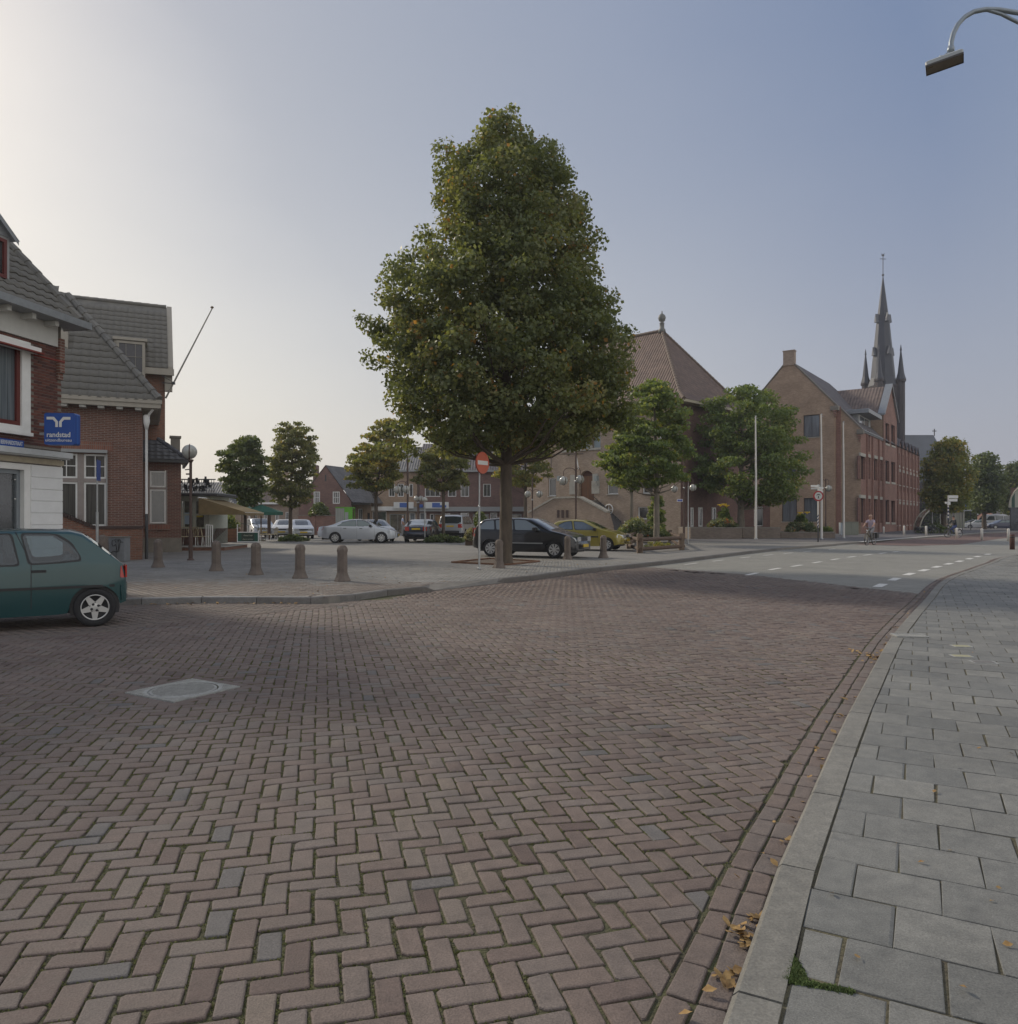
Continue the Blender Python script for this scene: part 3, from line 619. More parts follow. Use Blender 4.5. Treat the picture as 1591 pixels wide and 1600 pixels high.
# manhole cover with its ring of bricks
mh = thing('manhole_cover', 'square cast iron manhole plate with round lid in the brick road', 'manhole cover', (MC[0], MC[1], 0), ma)
IRON = mat('worn_cast_iron', (.36, .36, .34), .5, metal=.3, noise=.25, nscale=12, bump=.3, bscale=90)
DARK = mat('black_gap', (.012, .012, .012), .9)
fr = MB(); fr.box(-.35, .35, -.35, .35, -.03, -.006)
n = 40; ring = [(.30 * cos(2 * pi * k / n), .30 * sin(2 * pi * k / n)) for k in range(n)]; ri2 = [(.285 * cos(2 * pi * k / n), .285 * sin(2 * pi * k / n)) for k in range(n)]
sqr = []
for k in range(n):
    a = 2 * pi * k / n; s = .345 / max(abs(cos(a)), abs(sin(a))); sqr.append((s * cos(a), s * sin(a)))
for k in range(n):
    j = (k + 1) % n; fr.quad((*ring[k], .004), (*sqr[k], .004), (*sqr[j], .004), (*ring[j], .004)); fr.quad((*ring[j], .004), (*ring[j], -.01), (*ring[k], -.01), (*ring[k], .004)); fr.quad((*sqr[k], .004), (*sqr[k], -.02), (*sqr[j], -.02), (*sqr[j], .004))
for ix in range(-11, 12):                     # raised tread in the corners
    for iy in range(-11, 12):
        x, y = ix * .03, iy * .03
        if hypot(x, y) > .325: fr.box(x - .006, x + .006, y - .011, y + .011, .003, .0075)
fr.build('frame', IRON, mh)
ld = MB(); ld.lathe([(.285, -.012), (.285, .002), (.28, .004)], 40, smooth=False)
for ix in range(-14, 15):
    for iy in range(-14, 15):
        x, y = ix * .02 + (iy % 2) * .01, iy * .02
        if hypot(x, y) < .265: ld.box(x - .007, x + .007, y - .004, y + .004, .003, .008)
ld.build('lid', IRON, mh)
for s4 in range(4):
    for k in range(4):
        M_ = Matrix.Rotation(s4 * pi / 2, 4, 'Z') @ Matrix.Translation((-.35 + k * .2 - .0, -.405, 0)); b = MB(); b.bevbox(-.096 + .1, .096 + .1, -.045, .045, -.03, .001, .005, M=M_)
        o = b.build('brick', BRICK, mh); o['tone'] = random.uniform(.3, .6)
# gully grate in the kerb, service covers
gx0, gy0 = gp(1421, 994.5, RZ)
g = thing('gully_grate', 'iron gully grate let into the kerb of the near pavement', 'drain grate', (gx0, gy0, RZ + .008), R(-8))
b = MB()
for (x0, x1, y0, y1) in ((-.19, .19, -.13, -.11), (-.19, .19, .11, .13), (-.19, -.17, -.11, .11), (.17, .19, -.11, .11)): b.box(x0, x1, y0, y1, -.01, .012)
b.build('frame', IRON, g); b = MB(); b.box(-.17, .17, -.11, .11, -.008, -.002); b.build('pit', DARK, g)
for k in range(11): b = MB(); x = -.155 + k * .031; b.box(x - .008, x + .008, -.11, .11, -.004, .01); b.build('bar', IRON, g)
for (px_, py_, wd, col, lb) in ((1503, 1010, .17, (.34, .32, .2), 'small pale yellow service cover in the grey pavement, the farther one'), (1503, 1025.5, .17, (.34, .32, .2), 'small pale yellow service cover in the grey pavement, the nearer one'), (1537, 1035, .2, (.16, .15, .14), 'dark oblong service cover beside the yellow covers in the pavement')):
    x, y = gp(px_, py_, RZ); t_ = thing('service_cover', lb, 'service cover', (x, y, RZ + .002), R(-10))
    b = MB(); b.bevbox(-wd / 2, wd / 2, -.06, .06, -.02, .006, .004); b.build('lid', mat('cover_%.2f' % col[0], col, .7, noise=.15), t_)
    b = MB(); b.box(-wd / 2 - .02, wd / 2 + .02, -.08, .08, -.02, .003); b.build('frame', IRON, t_)

# moss in the joints and a mossy corner between slabs
LEAFG = mat('moss_green', (.1, .115, .035), .9, noise=.4, nscale=20, col2=(.19, .185, .07))
def tufts(P, s, z0, seed, name, m, par=None):
    r = np.random.default_rng(seed); n = len(P); k = 3; V = []; 
    a = r.uniform(0, 2 * pi, (n, k)); l = s * r.uniform(.5, 1.4, (n, k)); 
    base = np.stack([P[:, 0], P[:, 1], np.full(n, z0) + (hgt(P[:, 0], P[:, 1]) if z0 < 0 else 0)], 1)[:, None, :] + np.concatenate([r.normal(0, s * .5, (n, k, 2)), np.zeros((n, k, 1))], 2)
    d = np.stack([np.cos(a), np.sin(a), np.zeros_like(a)], 2); up = np.zeros_like(d); up[..., 2] = r.uniform(.3, 1.0, (n, k))
    v0 = base - d * l[..., None] * .5; v1 = base + d * l[..., None] * .5; side = np.stack([-d[..., 1], d[..., 0], d[..., 2]], 2)
    v2 = base + (up + side * r.uniform(-.6, .6, (n, k, 1))) * l[..., None]
    V = np.stack([v0, v1, v2], 2).reshape(-1, 3); F_ = np.arange(len(V)).reshape(-1, 3)
    o = npmesh(name, V, F_, m, par, kind='stuff'); return o
near = Cs[(Cs[:, 1] < 9)]; nv_ = vs[Cs[:, 1] < 9]
r_ = np.random.default_rng(5); sel2 = r_.integers(0, len(near), 60000); e_ = r_.random(len(sel2)) * .2 - .1; sd_ = np.where(r_.random(len(sel2)) < .5, -.05, .05)
U = np.where(nv_[sel2][:, None], vb, ub); W_ = np.stack([-U[:, 1], U[:, 0]], 1)
edge_end = r_.random(len(sel2)) < .3
P = near[sel2] + np.where(edge_end[:, None], U * (np.sign(e_)[:, None] * .1) + W_ * (e_ * .5)[:, None], U * e_[:, None] + W_ * sd_[:, None])
ms = snoise(P[:, 0], P[:, 1], 1.4, 41) + .55 * snoise(P[:, 0], P[:, 1], 5, 42)
P = P[ms > -.22]
mo = tufts(P, .0075, -.006, 6, 'moss', LEAFG)
x0, y0 = gp(1243, 1522, RZ); r_ = np.random.default_rng(8)
T = [np.array(gp(*p, RZ)) for p in ((1240, 1492), (1224, 1530), (1262, 1532))]; w1 = r_.random((1500, 2)); w1[w1.sum(1) > 1] = 1 - w1[w1.sum(1) > 1]
Pm = T[0] + w1[:, :1] * (T[1] - T[0]) + w1[:, 1:] * (T[2] - T[0])
q1 = np.array(gp(1228, 1530, RZ)); q2 = np.array(gp(1330, 1548, RZ)); l = r_.random((1500, 1)) ** 1.6; Pm = np.concatenate([Pm, q1 + (q2 - q1) * l + r_.normal(0, .004, (1500, 2))])
tufts(Pm, .009, RZ - .004, 9, 'pavement_moss', mat('bright_moss', (.1, .14, .045), .9, noise=.4))
# joints between slabs: sparse moss
# dry leaves in the gutter and strewn about
DRY = mat('dry_leaf', (.22, .12, .04), .75, noise=.45, nscale=25, col2=(.42, .28, .11))
def leaves(P, z, size, seed, name, m):
    r = np.random.default_rng(seed); n = len(P); size = size * r.uniform(.6, 1.3, n); a = r.uniform(0, 2 * pi, n)
    u = np.stack([np.cos(a), np.sin(a), r.uniform(-.3, .3, n)], 1); v = np.stack([-np.sin(a), np.cos(a), r.uniform(-.5, .5, n)], 1)
    out = np.array([(0, 0), (.35, .28), (.75, .22), (1, 0), (.7, -.25), (.3, -.3)]) - [.5, 0]; curl = np.array([.0, .16, .12, .2, .14, .1])
    c = np.stack([P[:, 0], P[:, 1], np.broadcast_to(z, n) + r.uniform(.001, .012, n)], 1)
    V = c[:, None] + size[:, None, None] * (out[None, :, :1] * u[:, None] + out[None, :, 1:] * v[:, None]); V[..., 2] += size[:, None] * curl * r.uniform(.3, 2.2, (n, 1))
    F_ = np.array([(0, 1, 2, 3), (0, 3, 4, 5)]); FF = (F_[None] + (np.arange(n) * 6)[:, None, None]).reshape(-1, 4)
    return npmesh(name, V.reshape(-1, 3), FF, m, kind='stuff')
r_ = np.random.default_rng(12); pts = []
gpath = np.array([p for p in KR if 1.5 < p[1] < 16])
def near_gut(px_, py_, n_, sx, sy): x, y = gp(px_, py_); return np.stack([r_.normal(x, sx, n_), r_.normal(y, sy, n_)], 1)
pts += [near_gut(1172, 1478, 30, .03, .06), near_gut(1190, 1446, 12, .02, .03), near_gut(1154, 1540, 8, .02, .05), near_gut(1236, 1318, 5, .02, .02), near_gut(1366, 1028, 60, .06, .22), near_gut(1310, 1120, 4, .02, .02)]
k_ = r_.integers(0, len(gpath), 70); pts.append(gpath[k_] + np.stack([r_.uniform(-.1, -.01, 70), r_.normal(0, .08, 70)], 1))
leaves(np.concatenate(pts), .006, .042, 3, 'gutter_leaves', DRY)
ex = np.array([gp(*p, RZ) for p in [(1505, 1550), (1530, 1170), (1580, 1180), (1550, 1410), (1440, 1350), (1520, 1020), (1340, 1500), (1400, 1320), (1575, 1480), (1300, 1400), (1460, 1240), (1485, 1330), (1561, 1390)]])
leaves(ex, RZ + .0, .028, 4, 'pavement_leaves', DRY)
ka = np.array(KA); k_ = r_.integers(2, len(ka), 150); pk_ = ka[k_] + np.stack([r_.normal(0, .5, 150), -np.abs(r_.normal(0, .12, 150)) - .02], 1)
leaves(pk_[(pk_[:, 0] < -3.8)], .006, .06, 5, 'kerb_leaves', DRY)
sq_l = np.stack([r_.uniform(-7, 4, 130), r_.uniform(14.5, 26, 130)], 1); m_ = inpoly(sq_l[:, 0], sq_l[:, 1], ccw(offset_path(qe, -.1) + [(40, 60), (-40, 60)])); leaves(sq_l[m_], PZ + .003, .05, 6, 'square_leaves', DRY)
# ================================================= BUILDINGS
class Fr:
    """upright plane: local x runs along it, local y goes into the building"""
    def __init__(s, x, y, deg): s.o = (x, y); s.a = R(deg); s.c, s.s = cos(s.a), sin(s.a)
    def w(s, x, y=0, z=0): return Vector((s.o[0] + x * s.c - y * s.s, s.o[1] + x * s.s + y * s.c, z))
    def lx(s, px, y=0):
        k = (px - CX) / F; ox = s.o[0] - y * s.s; oy = s.o[1] + y * s.c
        return (k * oy - ox) / (s.c - k * s.s)
    def Y(s, px, y=0): return s.w(s.lx(px, y), y).y
    def lz(s, py, px, y=0): return zat(py, s.Y(px, y))
    def put(s, mb, name, m, parent, kind=None, label=None):
        o = mb.build(name, m, parent, kind=kind, label=label); p = parent.matrix_world if False else None
        base = Vector((0, 0, 0)); q = parent
        while q is not None: base += Vector(q.location); q = q.parent
        o.location = Vector((s.o[0], s.o[1], 0)) - base; o.rotation_euler = (0, 0, s.a); return o
    def sub(s, mb, name, m, parent, kind=None):
        """child of a part that already sits in this frame"""
        return mb.build(name, m, parent, kind=kind)
    def sh(s, x, y=0, turn=0): p = s.w(x, y); f = Fr(p.x, p.y, 0); f.a = s.a + R(turn); f.c, f.s = cos(f.a), sin(f.a); return f
def clip_poly_convex(poly, outline):
    for i in range(len(outline)):
        a, b = outline[i], outline[(i + 1) % len(outline)]; nn = (-(b[1] - a[1]), b[0] - a[0]); poly = clip_half(poly, a, nn)
        if len(poly) < 3: return []
    return poly
def wall(mb, x0, x1, z0, z1, ops=(), outline=None, y=0, depth=.14, mi=0, back=None):
    """front skin with real openings and reveals. ops: (x0, x1, z0, z1)"""
    xs = sorted({x0, x1} | {v for o in ops for v in o[:2] if x0 < v < x1}); zs = sorted({z0, z1} | {v for o in ops for v in o[2:4] if z0 < v < z1})
    for i in range(len(xs) - 1):
        for j in range(len(zs) - 1):
            a, b, c, d = xs[i], xs[i + 1], zs[j], zs[j + 1]; mx_, mz_ = (a + b) / 2, (c + d) / 2
            if any(o[0] < mx_ < o[1] and o[2] < mz_ < o[3] for o in ops): continue
            p = [(a, c), (b, c), (b, d), (a, d)]
            if outline: p = clip_poly_convex(p, outline)
            if len(p) >= 3: mb.add([(u, y, v) for u, v in p], [tuple(range(len(p)))], mi)
    for a, b, c, d in [o[:4] for o in ops]:
        mb.quad((a, y, c), (a, y, d), (a, y + depth, d), (a, y + depth, c), mi); mb.quad((b, y, d), (b, y, c), (b, y + depth, c), (b, y + depth, d), mi)
        mb.quad((a, y, d), (b, y, d), (b, y + depth, d), (a, y + depth, d), mi); mb.quad((b, y, c), (a, y, c), (a, y + depth, c), (b, y + depth, c), mi)
def glassmat(name, c1, c2, sc=3.0, st=(6, 1, .3)):
    m = mat(name, c1, .12, spec=.9, noise=.3, nscale=sc, col2=c2, stretch=st, coat=.6); return m
GLASS = glassmat('window_glass', (.018, .022, .026), (.07, .08, .085), 1.2, (1.5, 1, 1))
CURT = glassmat('window_glass_curtain', (.07, .085, .1), (.22, .25, .28), 4.0, (8, 1, .15))
CURTD = glassmat('window_glass_dark_curtain', (.03, .03, .03), (.11, .11, .105), 3.0, (7, 1, .2))
WPAINT = mat('white_paint', (.78, .78, .76), .55, noise=.08, nscale=3)
TAUPE = mat('taupe_paint', (.3, .26, .24), .6, noise=.1)
GREYP = mat('grey_paint', (.33, .34, .34), .6, noise=.08)
REDP = mat('red_paint', (.12, .022, .017), .5)
CREAM = mat('cream_paint', (.5, .47, .38), .6, noise=.06)
DGREY = mat('dark_grey_metal', (.06, .062, .065), .5)
ZINC = mat('zinc_grey', (.27, .285, .3), .5, metal=.3, noise=.15)
STONE = mat('pale_stone', (.42, .4, .35), .8, noise=.15, nscale=3, bump=.3)
CONC = mat('grey_concrete', (.22, .2, .17), .85, noise=.2, nscale=2.5, bump=.4)
def window(fr, parent, x0, x1, z0, z1, y=.1, fm=None, gm=None, nx=1, nz=1, t=.06, tb=.03, sill=None, transom=None, name='window'):
    fm = fm or WPAINT; gm = gm or GLASS; b = MB(); d = .05
    b.box(x0, x0 + t, y - d, y + .02, z0, z1); b.box(x1 - t, x1, y - d, y + .02, z0, z1); b.box(x0 + t, x1 - t, y - d, y + .02, z1 - t, z1); b.box(x0 + t, x1 - t, y - d, y + .02, z0, z0 + t)
    for k in range(1, nx): x = x0 + (x1 - x0) * k / nx; b.box(x - tb / 2, x + tb / 2, y - d + .01, y + .015, z0 + t, z1 - t)
    for k in range(1, nz): z = z0 + (z1 - z0) * k / nz; b.box(x0 + t, x1 - t, y - d + .014, y + .012, z - tb / 2, z + tb / 2)
    if transom: b.box(x0 + t, x1 - t, y - d + .005, y + .018, transom - .04, transom + .04)
    o = fr.put(b, name, fm, parent)
    g = MB(); g.box(x0 + t * .5, x1 - t * .5, y, y + .008, z0 + t * .5, z1 - t * .5); fr.sub(g, 'pane', gm, o)
    if sill: s = MB(); s.box(x0 - .05, x1 + .05, -.07, y - d, z0 - .07, z0); fr.sub(s, 'sill', sill, o)
    return o
def building(name, label, cat, fr, group=None):
    o = thing(name, label, cat, (fr.o[0], fr.o[1], 0), 0, group); return o
def put(mb, fr, name, m, par): return fr.put(mb, name, m, par)
RB = brickmat('dark_red_brick', (.075, .034, .026), (.11, .05, .037), (.2, .165, .14), rough=.85)
RB2 = brickmat('brown_red_brick', (.1, .045, .032), (.15, .068, .045), (.17, .13, .1))
TANB = brickmat('tan_brick', (.2, .148, .108), (.27, .205, .155), (.22, .185, .15))
TANB2 = brickmat('warm_brown_brick', (.195, .137, .095), (.255, .182, .13), (.19, .15, .115))
REDM = brickmat('red_brown_brick', (.145, .075, .06), (.19, .1, .08), (.15, .11, .095))
DARKB = brickmat('dark_and_shaded_brick', (.1, .055, .048), (.135, .075, .062), (.12, .095, .085))  # own colour of the dark houses; painted shade on the town hall side
GREYB = brickmat('grey_brown_brick', (.18, .135, .105), (.235, .18, .14), (.2, .165, .135))
SOLDB = brickmat('soldier_brick', (.11, .04, .028), (.15, .06, .04), (.19, .155, .13), .0625, .22, .011, offset=0)
TILEG = mat('grey_pantile', (.115, .112, .105), .7, noise=.35, nscale=2, col2=(.2, .19, .165), bump=.3, bscale=30)
TILEK = mat('dark_pantile', (.07, .07, .075), .5, noise=.3, nscale=3, col2=(.12, .12, .125), bump=.2)
TOWNT = tilemat('brown_roof_tiles', (.115, .078, .062), .26, .32)
SLATE = tilemat('dark_roof_tiles', (.085, .075, .08), .26, .3)
GREYT = tilemat('grey_roof_tiles', (.1, .1, .105), .26, .32)
BROWNT = tilemat('brown_pan_roof', (.16, .12, .09), .3, .34)

def tile_mesh(name, w, l, m):
    """one pantile: an S-shaped sheet with a thick lower edge; x across, y up the slope"""
    n = 6; v = []; 
    prof = [(-.5, .0), (-.3, .028), (-.1, .02), (.12, -.004), (.32, .0), (.5, .012)]
    for yy, dz in ((-.02, .028), (l + .03, .0)):
        v += [(x * w * 1.06, yy, h + dz) for x, h in prof]
    v += [(x * w * 1.06, -.02, h + .006) for x, h in prof]
    f = [(i, i + 1, 7 + i, 6 + i) for i in range(5)] + [(12 + i, 13 + i, i + 1, i) for i in range(5)]
    me = bpy.data.meshes.new(name); me.from_pydata(v, [], f); me.materials.append(m); me.polygons.foreach_set('use_smooth', [i < 5 for i in range(len(f))]); boxuv(me); return me
def lay_tiles(parent, fr, P0, ux, vy, cols, rows, w, l, m, mask=None, nmax=300, name='roof_tile'):
    """tiles on the slope spanned by unit vectors ux (along eave) and vy (up), from P0, all in frame fr. parent = roof object placed by fr"""
    me = tile_mesh(name, w, l, m); ux = Vector(ux).normalized(); vy = Vector(vy).normalized(); nz = ux.cross(vy); k = 0
    for j in range(rows):
        for i in range(cols):
            p = Vector(P0) + ux * ((i + .5) * w) + vy * (j * l)
            if mask and not mask(p): continue
            if k >= nmax: return
            k += 1; o = bpy.data.objects.new(name, me); COL.objects.link(o); o.parent = parent
            q = p + Vector((random.gauss(0, .004), random.gauss(0, .004), random.gauss(0, .003)))
            o.matrix_local = Matrix(((ux.x, vy.x, nz.x, q.x), (ux.y, vy.y, nz.y, q.y), (ux.z, vy.z, nz.z, q.z), (0, 0, 0, 1)))
def ridge_tiles(parent, fr, a, b, m, n, r=.1, name='ridge_tile'):
    a, b = Vector(a), Vector(b); d = (b - a) / n
    for i in range(n):
        mb = MB(); p = a + d * i; mb.tube([p, p + d * 1.04], [r * 1.12, r * .92], 8, smooth=False); fr.sub(mb, name, m, parent)

# ---------------------------------------- employment agency shop, left edge
f1 = Fr(-9.87, 16.7, 80.2)
B1 = building('corner_shop', 'brick corner shop with white tiled ground floor and slate-grey gutter at the left edge', 'shop', f1)
zl = f1.lz(715, 100, -.1)                                   # ledge height
x_w = f1.lx(36); zt = f1.lz(733, 20)
mb = MB(); wall(mb, -6.5, 0, 3.05, 5.35, [(-3.4, f1.lx(43), f1.lz(676, 40), f1.lz(542, 40))], depth=.12); mb.quad((0, 0, 0), (0, 4.2, 0), (0, 4.2, 6), (0, 0, 6)); mb.add([(0, -.0, 5.9), (0, 4.2, 5.9), (0, 1.9, 8.1)], [(0, 1, 2)])
# the wall behind the single bricks is the mortar
MORT = mat('pale_mortar', (.2, .175, .15), .9, noise=.2, nscale=20)
w1 = put(mb, f1, 'wall', MORT, B1)
me_b = []
for v in range(8):
    q = MB(); s = random.uniform(-.004, .004); q.bevbox(-.105 + s, .105, -.012, .02, -.0255, .0255 + s * .3, .002); o_ = q.build('wall_brick', RB, None); me_b.append(o_.data); bpy.data.objects.remove(o_)
wx0, wx1, wz0, wz1 = -3.4, f1.lx(43), f1.lz(676, 40), f1.lz(542, 40)
TONEB = [mat('shop_brick_%d' % i, c, .85, noise=.25, nscale=12, bump=.3) for i, c in enumerate([(.105, .04, .032), (.13, .05, .038), (.16, .062, .045), (.085, .038, .034), (.14, .06, .05)])]
k = 0; zr = 3.1
for me in me_b: me.materials.clear(); me.materials.append(TONEB[0])
var = []
for me in me_b:
    for t_ in TONEB: c = me.copy(); c.materials.clear(); c.materials.append(t_); var.append(c)
row = 0
while zr < 5.35:
    x = -.105 - (.11 if row % 2 else 0)
    while x > -2.0 and k < 300:
        if not (wx0 - .1 < x < wx1 + .1 and wz0 - .04 < zr < wz1 + .04) and k < 300:
            o = bpy.data.objects.new('wall_brick', random.choice(var)); COL.objects.link(o); o.parent = w1; o.location = (x, random.gauss(0, .0015), zr + .03); k += 1
        x -= .22
    zr += .0625; row += 1
mb = MB(); wall(mb, -6.5, -2.0, 3.05, 5.35, [(-3.4, -2.0, wz0, wz1)], y=-.01); put(mb, f1, 'wall_bricks', RB, B1)['kind'] = 'stuff'
# corner bricks above the corbel
mb = MB(); mb.box(f1.lx(87), .0, -.1, -.004, 4.75, 5.5); mb.box(f1.lx(87), .0, -.06, -.004, 4.6, 4.75); put(mb, f1, 'corbel', RB, B1)
# white shop front
mb = MB(); wall(mb, -6.5, 0, 0, f1.lz(727, 60), [(-3.9, x_w, .55, zt)], y=-.03, depth=.16); mb.quad((0, -.03, 0), (0, .3, 0), (0, .3, 3), (0, -.03, 3)); put(mb, f1, 'shop_front', WPAINT, B1)
zj = [f1.lz(p, 70) for p in (746.5, 765, 783, 801.5, 820, 838, 857, 876, 895)]
for i in range(len(zj) - 1):
    mb = MB(); mb.bevbox(x_w + .16, -.006, -.055, -.03, zj[i + 1] + .006, zj[i] - .006, .004); put(mb, f1, 'cladding_panel', mat('white_cladding', (.76, .77, .77), .5, noise=.05, nscale=4), B1)
mb = MB(); mb.box(x_w + .16, -.006, -.055, -.03, zj[0] + .006, f1.lz(729, 70)); put(mb, f1, 'cladding_panel', MATS['white_cladding'], B1)
wn1 = window(f1, B1, -3.9, x_w, .55, zt, y=.12, fm=mat('alu_grey', (.28, .31, .34), .35, metal=.5), gm=GLASS, t=.09)
mb = MB(); mb.box(-6.5, .0, -.08, -.03, f1.lz(727, 80), f1.lz(719, 80)); put(mb, f1, 'fascia', mat('beige_fascia', (.38, .33, .24), .7, noise=.12), B1)
mb = MB(); mb.box(-6.5, .1, -.22, .0, zl - .02, zl + .1); mb.box(-6.5, .06, -.18, .0, zl - .05, zl - .02); put(mb, f1, 'ledge', mat('grey_white_ledge', (.5, .52, .53), .6, noise=.08), B1)
# first floor window
wd1 = window(f1, B1, wx0, wx1 - .2, wz0 + .12, wz1 - .02, y=.04, fm=REDP, gm=CURT, t=.09)
mb = MB(); mb.box(wx1 - .2, wx1 + .03, -.05, .06, wz0, wz1 + .05); mb.box(wx0, wx1 - .2, -.05, .06, wz0, wz0 + .12); mb.box(wx0, wx1 + .06, -.09, .0, wz0 - .07, wz0); mb.box(wx0, wx1 + .03, -.05, .06, wz1 - .0, wz1 + .1)
put(mb, f1, 'window_surround', WPAINT, B1)
za = f1.lz(545, 40, -.2)
aw = MB(); aw.box(-3.6, wx1 + .15, -.2, -.03, za - .02, za + .1); put(aw, f1, 'awning_box', WPAINT, B1)
aw = MB(); aw.box(-3.6, wx1 + .12, -.3, -.2, za - .04, za - .01); aw.tube([(wx1 + .05, -.1, za - .05), (wx1 + .45, -.5, za - .14)], .018); put(aw, f1, 'awning_arm', mat('awning_red', (.2, .03, .02), .7), B1)
# cornice, gutter, roof
mb = MB(); mb.box(-6.5, f1.lx(87), -.06, .02, 5.3, 5.78); put(mb, f1, 'cornice_board', mat('cornice_white', (.56, .56, .53), .6, noise=.06), B1)
for i in range(6): mb = MB(); x = -.5 - i * .62; mb.box(x - .05, x + .05, -.34, -.06, 5.66, 5.78); put(mb, f1, 'bracket', MATS['cornice_white'], B1)
gz = 5.86
mb = MB(); mb.box(-6.5, .32, -.46, .0, gz - .09, gz - .04); mb.box(-6.5, .34, -.5, -.46, gz - .09, gz + .06); mb.box(.3, .34, -.46, .2, gz - .09, gz + .06); put(mb, f1, 'gutter', ZINC, B1)
mb = MB(); mb.add([(-6.5, -.42, gz), (.12, -.42, gz), (.12, 1.9, gz + 2.32), (-6.5, 1.9, gz + 2.32)], [(0, 1, 2, 3)]); mb.add([(.12, 1.9, gz + 2.32), (.12, 4.2, gz), (-6.5, 4.2, gz), (-6.5, 1.9, gz + 2.32)], [(0, 1, 2, 3)])  # unseen ridge kept low and roof short to limit the shadow cast
r1 = put(mb, f1, 'roof', TILEG, B1)
lay_tiles(r1, f1, (.12 - .25 * 12, -.42, gz + .01), (1, 0, 0), (0, 1, 1), 12, 11, .25, .3, TILEG, mask=lambda p: p.y < 1.8)
ridge_tiles(r1, f1, (.1, -.4, gz + .06), (.1, 2.0, gz + 2.46), TILEG, 9, .1, 'verge_tile')
dx = f1.lx(16, .1); dz0, dz1 = f1.lz(443, 10, .1), f1.lz(370, 10, .1)
mb = MB(); mb.box(dx - 2.2, dx, .12, 2.2, dz0, dz1); put(mb, f1, 'dormer', GREYP, B1)
window(f1, B1, dx - 2.1, dx - .13, dz0 + .08, dz1 - .08, y=.1, fm=REDP, gm=GLASS, t=.07)
mb = MB(); mb.add([(dx + .14, 0, dz1 - .02), (dx - 1.1, 0, dz1 + .95), (dx - 1.1, 2.6, dz1 + .95), (dx + .14, 2.2, dz1 - .02)], [(0, 3, 2, 1), (0, 1, 2, 3)]); mb.add([(dx + .1, -.01, dz1 - .02), (dx + .1, -.01, dz1 - .12), (dx - 1.1, -.01, dz1 + .83), (dx - 1.1, -.01, dz1 + .95)], [(0, 1, 2, 3)]); mb.add([(dx, .1, dz1), (dx - 1.1, .1, dz1 + .9), (dx - 2.2, .1, dz1)], [(0, 1, 2)])
put(mb, f1, 'dormer_roof', ZINC, B1)

def text_obj(s, size, name, m, parent, loc, rot, extrude=.003, align='LEFT', shear=0, xs=1.0, bold=0.0):
    cu = bpy.data.curves.new(name, 'FONT'); cu.body = s; cu.size = size; cu.extrude = extrude; cu.align_x = align; cu.align_y = 'CENTER'; cu.resolution_u = 3; cu.offset = bold; cu.shear = shear
    cu.materials.append(m); tmp = bpy.data.objects.new(name, cu); COL.objects.link(tmp); dg = bpy.context.evaluated_depsgraph_get(); dg.update()
    me = bpy.data.meshes.new_from_object(tmp.evaluated_get(dg)); bpy.data.objects.remove(tmp); bpy.data.curves.remove(cu)
    o = bpy.data.objects.new(name, me); COL.objects.link(o); o.parent = parent; o.location = loc; o.rotation_euler = rot; o.scale = (xs, 1, 1); return o
SIGNW = mat('sign_white', (.7, .7, .68), .5)
SBLUE = mat('sign_blue', (.012, .07, .32), .35, spec=.5)
# vertical lettering on the shop window
q_ = f1.w(f1.lx(27, .1), .085, f1.lz(811, 27, .1)) - Vector((*f1.o, 0)); to = text_obj('randstad', .24, 'window_lettering', SIGNW, B1, q_, (0, 0, 0), xs=1.0)
to.matrix_local = Matrix(((0, -f1.c, f1.s, q_.x), (0, -f1.s, -f1.c, q_.y), (1, 0, 0, q_.z), (0, 0, 0, 1)))
# blue box sign, square to the wall
p = f1.w(f1.lx(95, -.05), -.05, 0); 
fs = Fr(xat(69, 15.35), 15.35, 4)
sgn = thing('box_sign', 'blue box sign with white branching emblem and lettering on the corner shop wall', 'sign', (fs.o[0], fs.o[1], 0), fs.a)
sw = fs.lx(117); zs0, zs1 = zat(695, 15.4), zat(645.5, 15.4)
mb = MB(); r_ = .04; pts = []
for cx_, cz_, a0 in ((sw - r_, zs0 + r_, -90), (sw - r_, zs1 - r_, 0), (r_, zs1 - r_, 90), (r_, zs0 + r_, 180)):
    for k in range(5): a = R(a0 + k * 22.5); pts.append((cx_ + r_ * cos(a), cz_ + r_ * sin(a)))
M_ = Matrix.Rotation(pi / 2, 4, 'X'); mb.prism(pts, -.22, 0, M=M_); mb.build('box', SBLUE, sgn)
mb = MB(); mb.prism([(.5 * sw + (x - .5 * sw) * 1.006, .5 * (zs0 + zs1) + (z - .5 * (zs0 + zs1)) * 1.006) for x, z in pts], -.13, -.1, M=M_); mb.build('seam', mat('sign_blue_light', (.03, .13, .45), .35), sgn)
mb = MB(); hh = zs1 - zs0; cx_ = sw * .47; u = hh / 50.
def poly3(mb, pts, y): mb.add([(x, y, z) for x, z in pts], [tuple(range(len(pts)))])
for sg in (-1, 1):
    q = [(sg * .9, -14), (sg * 4.8, -14), (sg * 4.8, -6.5), (sg * 8.5, -2.3), (sg * 18, -2.3), (sg * 18, 2.0), (sg * 7.0, 2.0), (sg * .9, -5.5)]
    q = [(cx_ + x * u, zs1 - 8.2 * u + z * u) for x, z in q]; q = q if sg < 0 else q[::-1]; mb.prism(ccw(q), .0, .006, M=M_)
mb.build('emblem', SIGNW, sgn)
text_obj('randstad', .185 * hh / .82 * 1.0, 'lettering', SIGNW, sgn, (cx_, -.002, zs1 - 34.5 * u), (pi / 2, 0, 0), align='CENTER', xs=.93, bold=.002)
